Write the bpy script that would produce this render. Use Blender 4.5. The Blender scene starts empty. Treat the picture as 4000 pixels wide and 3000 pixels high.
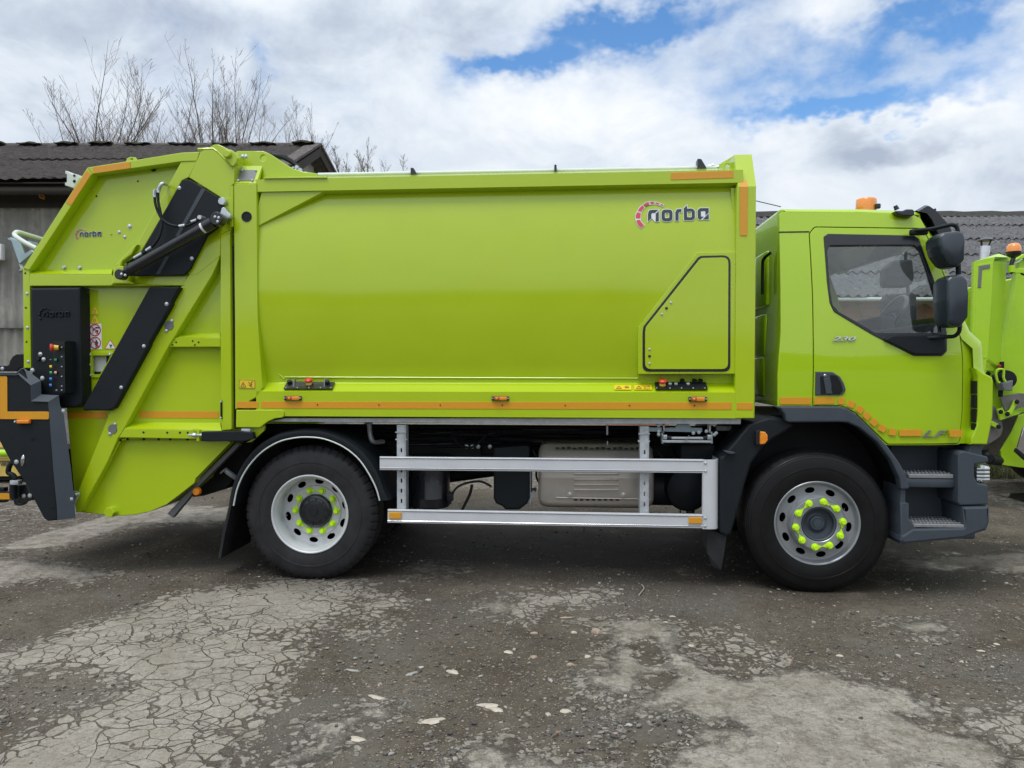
import bpy, bmesh, math, random
import numpy as np
from mathutils import Vector, Matrix, Euler

SC = bpy.context.scene
R = math.radians
# ------------------------------------------------------------------ camera
FPX = 2950.0                                   # focal length in photo pixels (4000 wide)
CAM = Vector((0.0, -5.63, 1.64))
ROT = Euler((R(90 - 1.09), 0, R(4.5)), 'XYZ')
cam_data = bpy.data.cameras.new('camera')
cam_data.sensor_width = 36.0
cam_data.lens = 36.0 * FPX / 4000.0
cam_data.clip_start = 0.05
cam_data.clip_end = 3000
cam = bpy.data.objects.new('camera', cam_data)
cam.location = CAM
cam.rotation_euler = ROT
SC.collection.objects.link(cam)
SC.camera = cam
SC.render.resolution_x = 1024
SC.render.resolution_y = 768
ROTM = ROT.to_matrix()

# ------------------------------------------------------------------ light
SUN_EL, SUN_AZ = 66.0, 205.0                   # azimuth clockwise from +y
sun_data = bpy.data.lights.new('sun', 'SUN')
sun_data.energy = 1.65
sun_data.angle = R(26)
sun_data.color = (1.0, 0.965, 0.91)
sun = bpy.data.objects.new('sun', sun_data)
_d = Vector((math.sin(R(SUN_AZ)) * math.cos(R(SUN_EL)), math.cos(R(SUN_AZ)) * math.cos(R(SUN_EL)), math.sin(R(SUN_EL))))
sun.rotation_euler = _d.to_track_quat('Z', 'Y').to_euler()
SC.collection.objects.link(sun)
SC.view_settings.view_transform = 'Standard'
SC.view_settings.look = 'None'
SC.view_settings.exposure = 0.0
SC.view_settings.gamma = 1.0
SC.cycles.use_denoising = True
SC.cycles.max_bounces = 8
SC.cycles.glossy_bounces = 4
SC.cycles.transmission_bounces = 6
SC.cycles.transparent_max_bounces = 8
SC.cycles.caustics_reflective = False
SC.cycles.caustics_refractive = False


def ray(u, v):
    return ROTM @ Vector(((u - 2000.0) / FPX, (1500.0 - v) / FPX, -1.0))


def W(u, v, y):
    """the point at depth plane y that the photo shows at pixel (u, v)"""
    r = ray(u, v)
    return CAM + r * ((y - CAM.y) / r.y)


# ------------------------------------------------------------------ world: sky + clouds
def build_world():
    w = bpy.data.worlds.new('World')
    SC.world = w
    w.use_nodes = True
    nt = w.node_tree
    N, L = nt.nodes, nt.links
    N.clear()

    def node(t, **k):
        n = N.new(t)
        for a, b in k.items():
            setattr(n, a, b)
        return n

    def math_(op, a, b=None, c=None, clamp=False):
        n = node('ShaderNodeMath', operation=op, use_clamp=clamp)
        for i, s in enumerate((a, b, c)):
            if s is None:
                continue
            if isinstance(s, (int, float)):
                n.inputs[i].default_value = s
            else:
                L.new(s, n.inputs[i])
        return n.outputs[0]

    tc = node('ShaderNodeTexCoord').outputs['Generated']
    sep = node('ShaderNodeSeparateXYZ')
    L.new(tc, sep.inputs[0])
    X, Y, Zc = sep.outputs
    az = math_('ARCTAN2', X, Y)
    el = math_('ARCSINE', math_('MINIMUM', math_('MAXIMUM', Zc, -1.0), 1.0))
    ae = node('ShaderNodeCombineXYZ')
    L.new(az, ae.inputs[0])
    L.new(math_('MULTIPLY', el, 1.5), ae.inputs[1])

    def noise(scale, detail=6, rough=0.55, off=0.0, dist=0.0):
        m = node('ShaderNodeMapping')
        m.inputs['Location'].default_value = (off, off * 1.7, off * .3)
        L.new(ae.outputs[0], m.inputs[0])
        n = node('ShaderNodeTexNoise')
        n.inputs['Scale'].default_value = scale
        n.inputs['Detail'].default_value = detail
        n.inputs['Roughness'].default_value = rough
        n.inputs['Distortion'].default_value = dist
        L.new(m.outputs[0], n.inputs['Vector'])
        return n.outputs['Fac']

    wx = math_('MULTIPLY', math_('SUBTRACT', noise(5, 5, .6, 3.1), .5), .30)
    wy = math_('MULTIPLY', math_('SUBTRACT', noise(6, 5, .6, 7.7), .5), .20)
    azw = math_('ADD', az, wx)
    elw = math_('ADD', el, wy)

    def blob(mx, my, sx, sy, wgt, tilt=0.0, soft=1.0, power=2.0):
        r = ray(mx / .553, my / .553).normalized()
        a0, e0 = math.atan2(r.x, r.y), math.asin(r.z)
        da = math_('SUBTRACT', azw if soft == 1.0 else math_('ADD', az, math_('MULTIPLY', wx, soft)), a0)
        de = math_('SUBTRACT', elw if soft == 1.0 else math_('ADD', el, math_('MULTIPLY', wy, soft)), e0)
        if tilt:
            c, s = math.cos(tilt), math.sin(tilt)
            da2 = math_('ADD', math_('MULTIPLY', da, c), math_('MULTIPLY', de, s))
            de2 = math_('ADD', math_('MULTIPLY', da, -s), math_('MULTIPLY', de, c))
            da, de = da2, de2
        q = math_('ADD', math_('POWER', math_('ABSOLUTE', math_('DIVIDE', da, sx)), power),
                  math_('POWER', math_('ABSOLUTE', math_('DIVIDE', de, sy)), power))
        return math_('MULTIPLY', math_('EXPONENT', math_('MULTIPLY', q, -1.0)), wgt)

    def total(bl):
        s = bl[0]
        for b in bl[1:]:
            s = math_('ADD', s, b)
        return s

    # holes of blue between the clouds (photo pixels of a 2212 wide view), wider thin-cloud veil at right
    holes = total([blob(1300, 60, .12, .034, 1.1, .25), blob(1110, 125, .06, .017, .9), blob(1520, 20, .12, .025, .65),
                   blob(1790, 228, .10, .021, 1.1), blob(1680, 130, .14, .04, .55), blob(2090, 10, .09, .025, .9), blob(1950, 90, .10, .04, .4),
                   blob(2040, 210, .06, .03, .35), blob(530, 140, .02, .03, .45), blob(1030, 190, .03, .03, .3), blob(2190, 150, .05, .08, .4),
                   blob(1350, 560, .001, .001, 0.0)])
    puff = total([blob(1800, 325, .070, .032, .8, 0.0, .8, 3.0), blob(1925, 300, .075, .024, .75, .0, .8, 3.0), blob(2010, 330, .06, .012, .5, .0, .8, 2.0)])
    n1 = noise(4.2, 10, .58, 1.3, .3)
    n2 = noise(11, 8, .6, 4.4, .2)
    n2b = noise(24, 8, .62, 2.2, .3)
    brk = math_('ADD', .42, math_('MULTIPLY', n2b, 1.05))
    cover = math_('SUBTRACT', math_('ADD', math_('MULTIPLY', n1, .85), math_('MULTIPLY', n2, .50)), math_('MULTIPLY', math_('MULTIPLY', holes, brk), .90))
    cover = math_('ADD', cover, math_('MULTIPLY', puff, .9))
    mr = node('ShaderNodeMapRange', interpolation_type='SMOOTHSTEP')
    mr.inputs['From Min'].default_value = -.30
    mr.inputs['From Max'].default_value = .66
    L.new(cover, mr.inputs['Value'])
    cover_f = mr.outputs[0]

    grey = total([math_('MULTIPLY', puff, .80), blob(330, 45, .34, .045, .75), blob(950, 20, .10, .03, .55),
                  blob(1150, 340, .25, .03, .20), blob(260, 250, .3, .05, .45), blob(600, 250, .12, .04, .35), blob(2080, 400, .2, .02, .25),
                  blob(1980, 110, .1, .05, .35)])
    bright = total([blob(120, 170, .14, .035, .7), blob(1080, 270, .10, .05, .65), blob(720, 190, .1, .04, .55), blob(1300, 200, .14, .03, .55),
                    blob(2080, 240, .08, .05, .6), blob(1500, 270, .2, .03, .35)])
    n3 = noise(7.0, 9, .6, 9.2, .4)
    sh = math_('SUBTRACT', math_('ADD', math_('ADD', math_('MULTIPLY', math_('SUBTRACT', n3, .5), 1.5), .62), math_('MULTIPLY', bright, .45)),
               math_('MULTIPLY', grey, .62), clamp=True)
    ramp = node('ShaderNodeValToRGB')
    cr = ramp.color_ramp
    cr.elements[0].position = 0.0
    cr.elements[0].color = (.46, .53, .66, 1)
    cr.elements[1].position = 1.0
    cr.elements[1].color = (1.02, 1.05, 1.08, 1)
    e = cr.elements.new(.5)
    e.color = (.76, .84, .94, 1)
    L.new(sh, ramp.inputs[0])
    # clouds overhead are brighter around the hidden sun
    sd = node('ShaderNodeVectorMath', operation='DOT_PRODUCT')
    L.new(tc, sd.inputs[0])
    sd.inputs[1].default_value = _d
    glow = math_('POWER', math_('MAXIMUM', sd.outputs['Value'], 0.0), 3.0)
    up = math_('MULTIPLY', math_('POWER', math_('MAXIMUM', Zc, 0.0), 1.5), .25)
    gain = math_('ADD', math_('ADD', math_('MULTIPLY', glow, .55), up), .93)
    cl = node('ShaderNodeVectorMath', operation='SCALE')
    L.new(ramp.outputs[0], cl.inputs[0])
    L.new(math_('MULTIPLY', gain, 10.0), cl.inputs['Scale'])

    sky = node('ShaderNodeTexSky', sky_type='NISHITA')
    sky.sun_disc = False
    sky.sun_elevation = R(SUN_EL)
    sky.sun_rotation = R(SUN_AZ)
    sky.air_density = 1.0
    sky.dust_density = 0.3
    sky.ozone_density = 3.0
    hs = node('ShaderNodeHueSaturation')
    hs.inputs['Saturation'].default_value = 1.2
    hs.inputs['Value'].default_value = 1.85
    L.new(sky.outputs[0], hs.inputs['Color'])
    mix = node('ShaderNodeMix', data_type='RGBA')
    L.new(cover_f, mix.inputs[0])
    L.new(hs.outputs[0], mix.inputs[6])
    L.new(cl.outputs[0], mix.inputs[7])
    bg = node('ShaderNodeBackground')
    bg.inputs['Strength'].default_value = 0.1
    L.new(mix.outputs[2], bg.inputs['Color'])
    out = node('ShaderNodeOutputWorld')
    L.new(bg.outputs[0], out.inputs['Surface'])


build_world()

# ------------------------------------------------------------------ zoom frames the outlines were measured in
ZF = {'M': (0, 0, .553), 'A': (0, 500, 2.212), 'B': (0, 1050, 2.212), 'C': (0, 1600, 2.212), 'D': (900, 500, 2.212),
      'E': (800, 1400, 2.212), 'F': (1700, 1500, 2.0109), 'G': (2300, 550, 2.212), 'H': (2900, 700, 2.0109),
      'I': (2700, 1400, 1.7015), 'J': (2300, 1350, 3.16), 'K': (0, 850, 4.1475), 'L': (3700, 800, 1.508),
      'N': (0, 0, 1.3825), 'P': (0, 1600, 3.456), 'Q': (3750, 900, 3.32), 'R': (3750, 1350, 2.765),
      'S': (150, 1200, 4.1475), 'T': (2900, 750, 1.747), 'U': (0, 1350, 4.74), 'V': (0, 2000, 1.106), 'X': (2000, 2000, 1.106),
      'O': (0, 0, 1.0)}


def P3(z, x, y, Y):
    o = ZF[z]
    return W(o[0] + x / o[2], o[1] + y / o[2], Y)


def P2(z, pts, Y):
    """outline measured in frame z, as (x, z) metres on the plane y = Y; a point may name its own frame"""
    out = []
    for p in pts:
        zz = p[2] if len(p) > 2 else z
        q = P3(zz, p[0], p[1], Y)
        out.append((q.x, q.z))
    return out


# ------------------------------------------------------------------ materials
MATS = {}


def pm(name, col, rough=.5, metal=0.0, coat=0.0, var=.08, scale=6.0, bump=0.0, bscale=120.0, spec=.5, rvar=.08, coatrough=.05):
    m = bpy.data.materials.new(name)
    m.use_nodes = True
    nt = m.node_tree
    N, L = nt.nodes, nt.links
    b = N['Principled BSDF']
    b.inputs['Metallic'].default_value = metal
    b.inputs['Coat Weight'].default_value = coat
    b.inputs['Coat Roughness'].default_value = coatrough
    if coat > .85:
        b.inputs['Coat IOR'].default_value = 1.58
    b.inputs['Specular IOR Level'].default_value = spec
    tc = N.new('ShaderNodeTexCoord')
    n = N.new('ShaderNodeTexNoise')
    n.inputs['Scale'].default_value = scale
    n.inputs['Detail'].default_value = 8
    n.inputs['Roughness'].default_value = .65
    L.new(tc.outputs['Object'], n.inputs['Vector'])
    r = N.new('ShaderNodeValToRGB')
    r.color_ramp.elements[0].position = .3
    r.color_ramp.elements[1].position = .7
    r.color_ramp.elements[0].color = tuple(c * (1 - var) for c in col) + (1,)
    r.color_ramp.elements[1].color = tuple(min(1, c * (1 + var)) for c in col) + (1,)
    L.new(n.outputs['Fac'], r.inputs[0])
    L.new(r.outputs[0], b.inputs['Base Color'])
    mr = N.new('ShaderNodeMapRange')
    mr.inputs['From Min'].default_value = .3
    mr.inputs['From Max'].default_value = .7
    mr.inputs['To Min'].default_value = max(0, rough - rvar)
    mr.inputs['To Max'].default_value = min(1, rough + rvar)
    L.new(n.outputs['Fac'], mr.inputs['Value'])
    L.new(mr.outputs[0], b.inputs['Roughness'])
    if bump:
        n2 = N.new('ShaderNodeTexNoise')
        n2.inputs['Scale'].default_value = bscale
        n2.inputs['Detail'].default_value = 3
        L.new(tc.outputs['Object'], n2.inputs['Vector'])
        bp = N.new('ShaderNodeBump')
        bp.inputs['Strength'].default_value = bump
        bp.inputs['Distance'].default_value = .01
        L.new(n2.outputs['Fac'], bp.inputs['Height'])
        L.new(bp.outputs[0], b.inputs['Normal'])
        if coat:
            L.new(bp.outputs[0], b.inputs['Coat Normal'])
    MATS[name] = m
    return m


lime = pm('lime_paint', (.402, .545, .004), .42, coat=.9, var=.03, scale=2.0, bump=.10, bscale=2.6, coatrough=.10, spec=.25)
lime_cab = pm('lime_cab_paint', (.375, .575, .0045), .35, coat=1.0, var=.02, scale=1.5, bump=.06, bscale=2.0, coatrough=.03, spec=.25)
lime_far = pm('lime_dusty_paint', (.40, .66, .012), .45, coat=.3, var=.06, scale=3.0)
lime_deep = pm('lime_cap_plastic', (.55, .88, .015), .4, var=.03)
black = pm('black_plastic', (.0075, .011, .0145), .55, spec=.28, var=.15, scale=12, bump=.12, bscale=400)
blackgl = pm('black_gloss', (.010, .012, .016), .30, coat=.25, var=.1)
blackmt = pm('black_chassis', (.009, .010, .012), .55, spec=.25, var=.25, scale=7, bump=.1, bscale=60)
treadm = pm('worn_tread_plate', (.24, .25, .26), .5, metal=.3, var=.2, scale=30)
slate = pm('slate_plastic', (.042, .055, .071), .55, var=.08, scale=9, bump=.15, bscale=500)
rubber = pm('tyre_rubber', (.021, .021, .023), .62, spec=.3, var=.45, scale=5, bump=.08, bscale=150)
rubber_new = pm('tyre_rubber_shiny', (.006, .006, .0065), .42, spec=.3, var=.2, scale=9, bump=.05, bscale=150)
galv = pm('galvanised_steel', (.46, .49, .52), .5, metal=.35, var=.22, scale=14, bump=.1, bscale=60)
zinc = pm('zinc_steel', (.55, .60, .63), .35, metal=.7, var=.12, scale=20)
alu = pm('anodised_aluminium', (.66, .68, .72), .38, metal=.3, var=.03, scale=4)
steelex = pm('silencer_steel', (.50, .465, .42), .33, metal=.45, var=.08, scale=5, bump=.05, bscale=30)
rimm = pm('wheel_silver', (.60, .62, .64), .36, metal=.3, var=.04, scale=6)
rimf = pm('wheel_silver_front', (.36, .38, .40), .36, metal=.55, var=.05, scale=6)
orange = pm('orange_reflective', (.66, .30, .010), .42, coat=.3, var=.05, scale=60)
amber = pm('amber_lens', (.85, .26, .010), .18, coat=1.0, var=.12, scale=40)
amber_dk = pm('amber_dark_lens', (.42, .075, .006), .2, coat=1.0, var=.1)
redm = pm('red_plastic', (.62, .045, .03), .35, var=.06)
redsign = pm('red_sign_print', (.50, .03, .03), .5, var=.04)
redlogo = pm('red_logo_print', (.62, .075, .09), .5, var=.04)
whitem = pm('white_print', (.74, .76, .78), .5, var=.03)
whitep = pm('white_tube_paint', (.60, .66, .62), .4, var=.08)
navy = pm('dark_logo_print', (.030, .045, .065), .5, var=.05)
yellow = pm('yellow_sign', (.78, .55, .015), .45, var=.05)
yellowp = pm('yellow_plastic', (.75, .50, .05), .4, var=.06)
green = pm('green_button', (.02, .38, .13), .35, var=.05)
blue = pm('blue_button', (.03, .20, .60), .35, var=.05)
peach = pm('peach_button', (.75, .38, .25), .35, var=.05)
chrome = pm('bright_chrome', (.62, .63, .64), .18, metal=1.0, var=.05)
greyp = pm('grey_plate', (.16, .17, .18), .5, var=.08)
bluegrey = pm('bluegrey_bracket', (.36, .47, .52), .4, metal=.35, var=.1, scale=15)
dirtysteel = pm('dull_steel_plate', (.17, .16, .155), .5, metal=.3, var=.2, scale=6)
seatm = pm('seat_fabric', (.045, .047, .052), .85, var=.15)
mirror = pm('mirror_glass', (.75, .78, .80), .03, metal=1.0, var=.0, rvar=0)


def glass_mat(name, tint, rough=0.0):
    m = bpy.data.materials.new(name)
    m.use_nodes = True
    nt = m.node_tree
    N, L = nt.nodes, nt.links
    N.clear()
    fr = N.new('ShaderNodeFresnel')
    ge = N.new('ShaderNodeNewGeometry')
    mi = N.new('ShaderNodeMapRange')
    mi.inputs['To Min'].default_value = 1.5
    mi.inputs['To Max'].default_value = 1 / 1.5
    L.new(ge.outputs['Backfacing'], mi.inputs['Value'])
    L.new(mi.outputs[0], fr.inputs['IOR'])
    tr = N.new('ShaderNodeBsdfTransparent')
    tr.inputs[0].default_value = tint + (1,)
    gl = N.new('ShaderNodeBsdfGlossy')
    gl.inputs['Roughness'].default_value = rough
    mx = N.new('ShaderNodeMixShader')
    n = N.new('ShaderNodeTexNoise')
    n.inputs['Scale'].default_value = 3.0
    ad = N.new('ShaderNodeMath')
    ad.operation = 'MULTIPLY_ADD'
    ad.inputs[1].default_value = .07
    L.new(n.outputs['Fac'], ad.inputs[0])
    L.new(fr.outputs[0], ad.inputs[2])
    L.new(ad.outputs[0], mx.inputs[0])
    L.new(tr.outputs[0], mx.inputs[1])
    L.new(gl.outputs[0], mx.inputs[2])
    o = N.new('ShaderNodeOutputMaterial')
    L.new(mx.outputs[0], o.inputs[0])
    return m


glass = glass_mat('window_glass', (.93, .96, .96))
mirpl = pm('mirror_plastic', (.018, .028, .040), .34, coat=.25, var=.08, bump=.05, bscale=300)
clearlens = glass_mat('clear_lens', (.85, .88, .88))

# ------------------------------------------------------------------ object helpers
COL = SC.collection


def finish_mesh(me, smooth=30):
    if smooth:
        me.polygons.foreach_set('use_smooth', [True] * len(me.polygons))
        me.set_sharp_from_angle(angle=R(smooth))
    else:
        me.polygons.foreach_set('use_smooth', [False] * len(me.polygons))


def link(name, me, m, parent=None, smooth=30, label=None):
    if m is not None:
        me.materials.clear()
        me.materials.append(m)
    finish_mesh(me, smooth)
    o = bpy.data.objects.new(name, me)
    COL.objects.link(o)
    if parent is not None:
        o.parent = parent
        if parent.parent is None:
            o.location = -parent.location
    if label:
        o['label'] = label
    return o


def fin(name, bm, m, parent=None, smooth=30, label=None):
    me = bpy.data.meshes.new(name)
    bmesh.ops.recalc_face_normals(bm, faces=bm.faces)
    bm.to_mesh(me)
    bm.free()
    return link(name, me, m, parent, smooth, label)


def thing(name, loc, label, cat, group=None):
    o = bpy.data.objects.new(name, None)
    o.location = loc
    o.empty_display_size = .2
    COL.objects.link(o)
    o['label'] = label
    o['category'] = cat
    if group:
        o['group'] = group
    return o


def tag(o, label, cat, group=None):
    o['label'] = label
    o['category'] = cat
    if group:
        o['group'] = group
    return o


def rnd(pts, r, seg=4):
    """round the corners of an outline; r may be a list"""
    n = len(pts)
    out = []
    for i in range(n):
        p = Vector(pts[i])
        a = Vector(pts[i - 1])
        b = Vector(pts[(i + 1) % n])
        rr = r[i] if isinstance(r, (list, tuple)) else r
        if rr <= 0:
            out.append(tuple(p))
            continue
        da, db = (a - p), (b - p)
        la, lb = da.length, db.length
        if la < 1e-6 or lb < 1e-6:
            continue
        da /= la
        db /= lb
        ang = da.angle(db)
        if ang > 3.05:
            out.append(tuple(p))
            continue
        t = min(rr / math.tan(ang / 2), la * .48, lb * .48)
        p0, p1 = p + da * t, p + db * t
        for k in range(seg + 1):
            s = k / seg
            out.append(tuple(p0 * (1 - s) ** 2 + p * 2 * s * (1 - s) + p1 * s * s))
    return out


def plate_mesh(loops, y0, depth, bev=.003, bres=1, offset=0.0):
    """flat plate with holes: first outline outer, the others holes; front face at y0, back at y0+depth"""
    cu = bpy.data.curves.new('c', 'CURVE')
    cu.dimensions = '2D'
    cu.fill_mode = 'BOTH'
    for lp in loops:
        sp = cu.splines.new('POLY')
        sp.points.add(len(lp) - 1)
        for i, p in enumerate(lp):
            sp.points[i].co = (p[0], p[1], 0, 1)
        sp.use_cyclic_u = True
    cu.extrude = max(depth / 2 - bev, 1e-5)
    cu.bevel_depth = bev
    cu.bevel_resolution = bres
    cu.offset = offset - bev
    ob = bpy.data.objects.new('c', cu)
    me = bpy.data.meshes.new_from_object(ob)
    bpy.data.objects.remove(ob)
    bpy.data.curves.remove(cu)
    n = len(me.vertices)
    co = np.empty(n * 3)
    me.vertices.foreach_get('co', co)
    co = co.reshape(-1, 3)
    new = np.stack([co[:, 0], y0 + depth / 2 - co[:, 2], co[:, 1]], 1)
    me.vertices.foreach_set('co', new.ravel())
    me.update()
    return me


def plate(name, loops, y0, depth, m, parent=None, bev=.003, smooth=30, label=None, offset=0.0):
    me = plate_mesh(loops, y0, depth, bev, 1, offset)
    me.name = name
    return link(name, me, m, parent, smooth, label)


def pp(name, z, pts, y0, depth, m, parent=None, bev=.003, r=0.0, label=None, holes=()):
    lo = P2(z, pts, y0)
    if r:
        lo = rnd(lo, r)
    return plate(name, [lo] + list(holes), y0, depth, m, parent, bev, label=label)


def bx(bm, x0, x1, y0, y1, z0, z1, bev=0.0, seg=1):
    r = bmesh.ops.create_cube(bm, size=1.0)
    vs = r['verts']
    for v in vs:
        v.co = Vector(((x0 + x1) / 2 + v.co.x * (x1 - x0), (y0 + y1) / 2 + v.co.y * (y1 - y0), (z0 + z1) / 2 + v.co.z * (z1 - z0)))
    if bev:
        es = list({e for v in vs for e in v.link_edges})
        bmesh.ops.bevel(bm, geom=es, offset=bev, segments=seg, affect='EDGES', profile=.5)


def boxp(name, z, x0, y0, x1, y1, Y, depth, m, parent=None, bev=.004, seg=2, label=None):
    a, b = P3(z, x0, y0, Y), P3(z, x1, y1, Y)
    bm = bmesh.new()
    bx(bm, min(a.x, b.x), max(a.x, b.x), Y, Y + depth, min(a.z, b.z), max(a.z, b.z), bev, seg)
    return fin(name, bm, m, parent, label=label)


def frame_of(d):
    d = d.normalized()
    up = Vector((0, 0, 1)) if abs(d.z) < .95 else Vector((1, 0, 0))
    a = d.cross(up).normalized()
    return a, d.cross(a).normalized()


def cyl(bm, p0, p1, r0, r1=None, seg=16, cap=True):
    p0, p1 = Vector(p0), Vector(p1)
    if r1 is None:
        r1 = r0
    a, b = frame_of(p1 - p0)
    rings = []
    for p, r in ((p0, r0), (p1, r1)):
        rings.append([bm.verts.new(p + (a * math.cos(2 * math.pi * k / seg) + b * math.sin(2 * math.pi * k / seg)) * r) for k in range(seg)])
    for k in range(seg):
        bm.faces.new((rings[0][k], rings[0][(k + 1) % seg], rings[1][(k + 1) % seg], rings[1][k]))
    if cap:
        bm.faces.new(rings[0][::-1])
        bm.faces.new(rings[1])


def smooth_path(pts, n=6):
    pts = [Vector(p) for p in pts]
    if len(pts) < 3:
        return pts
    out = []
    q = [pts[0] * 2 - pts[1]] + pts + [pts[-1] * 2 - pts[-2]]
    for i in range(1, len(q) - 2):
        a, b, c, d = q[i - 1], q[i], q[i + 1], q[i + 2]
        for k in range(n):
            t = k / n
            out.append(.5 * ((2 * b) + (c - a) * t + (2 * a - 5 * b + 4 * c - d) * t * t + (-a + 3 * b - 3 * c + d) * t ** 3))
    out.append(pts[-1])
    return out


def tube(bm, pts, r, seg=8, n=6, cap=True):
    pts = smooth_path(pts, n) if n else [Vector(p) for p in pts]
    rings = []
    a = None
    for i, p in enumerate(pts):
        d = (pts[min(i + 1, len(pts) - 1)] - pts[max(i - 1, 0)])
        if d.length < 1e-9:
            d = Vector((0, 0, 1))
        d.normalize()
        if a is None:
            a, b = frame_of(d)
        else:
            a = (a - d * a.dot(d)).normalized()
            b = d.cross(a)
        rr = r[min(i * len(r) // len(pts), len(r) - 1)] if isinstance(r, list) else r
        rings.append([bm.verts.new(p + (a * math.cos(2 * math.pi * k / seg) + b * math.sin(2 * math.pi * k / seg)) * rr) for k in range(seg)])
    for i in range(len(rings) - 1):
        for k in range(seg):
            bm.faces.new((rings[i][k], rings[i][(k + 1) % seg], rings[i + 1][(k + 1) % seg], rings[i + 1][k]))
    if cap:
        bm.faces.new(rings[0][::-1])
        bm.faces.new(rings[-1])


def lathe(bm, prof, c, seg=64, axis='y', close=False):
    """revolve (r, t) about an axis through c"""
    c = Vector(c)
    rings = []
    for r, t in prof:
        ring = []
        for k in range(seg):
            a = 2 * math.pi * k / seg
            if axis == 'y':
                p = c + Vector((r * math.cos(a), t, r * math.sin(a)))
            elif axis == 'z':
                p = c + Vector((r * math.cos(a), r * math.sin(a), t))
            else:
                p = c + Vector((t, r * math.cos(a), r * math.sin(a)))
            ring.append(bm.verts.new(p))
        rings.append(ring)
    m = len(rings)
    for i in range(m if close else m - 1):
        A, B = rings[i], rings[(i + 1) % m]
        for k in range(seg):
            bm.faces.new((A[k], A[(k + 1) % seg], B[(k + 1) % seg], B[k]))
    if not close:
        for rg in (rings[0], rings[-1]):
            try:
                bm.faces.new(rg)
            except ValueError:
                pass


def profx(bm, prof, x0, x1, cap=True, x0f=None, x1f=None):
    """extrude a closed (y, z) section along x"""
    A = [bm.verts.new((x0 if x0f is None else x0f(y, z), y, z)) for y, z in prof]
    B = [bm.verts.new((x1 if x1f is None else x1f(y, z), y, z)) for y, z in prof]
    n = len(prof)
    for i in range(n):
        bm.faces.new((A[i], A[(i + 1) % n], B[(i + 1) % n], B[i]))
    if cap:
        bm.faces.new(A[::-1])
        bm.faces.new(B)


def facet(bm, pts):
    """one face through points (frame, x, y, Y)"""
    bm.faces.new([bm.verts.new(P3(*p)) for p in pts])


BOLTS = {}


def bolt(z, x, y, Y, parent, r=.009, m=None, name='bolt', h=.008):
    m = m or zinc
    key = (name, round(r, 4), m.name, round(h, 4))
    if key not in BOLTS:
        bm = bmesh.new()
        lathe(bm, [(r * 1.35, 0), (r * 1.35, -h * .25), (r, -h * .3), (r, -h * .8), (r * .75, -h)], (0, 0, 0), 10)
        me = bpy.data.meshes.new(name)
        bmesh.ops.recalc_face_normals(bm, faces=bm.faces)
        bm.to_mesh(me)
        bm.free()
        me.materials.append(m)
        finish_mesh(me, 35)
        BOLTS[key] = me
    o = bpy.data.objects.new(name, BOLTS[key])
    COL.objects.link(o)
    o.parent = parent
    o.location = P3(z, x, y, Y)
    if parent.parent is None:
        o.location -= parent.location
    return o

# ================================================================== THE REFUSE TRUCK
TR = thing('refuse_truck', (0.0, 1.2, 0.0), 'complete lime green refuse truck parked side on in the foreground', 'refuse truck')


def XX(u, Y, v=1444):
    return W(u, v, Y).x


def ZZ(v, Y, u=2000):
    return W(u, v, Y).z


# ------------------------------------------------------------------ container body
def panel_y(s):
    s = min(max(s, 0.0), 1.0)
    return .10 - .01 * s - .078 * math.sin(math.pi * s) ** .8


def panel_at(z):
    za, zb_ = ZZ(1478, .10), ZZ(747.5, .09)
    return panel_y((z - za) / (zb_ - za))


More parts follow.
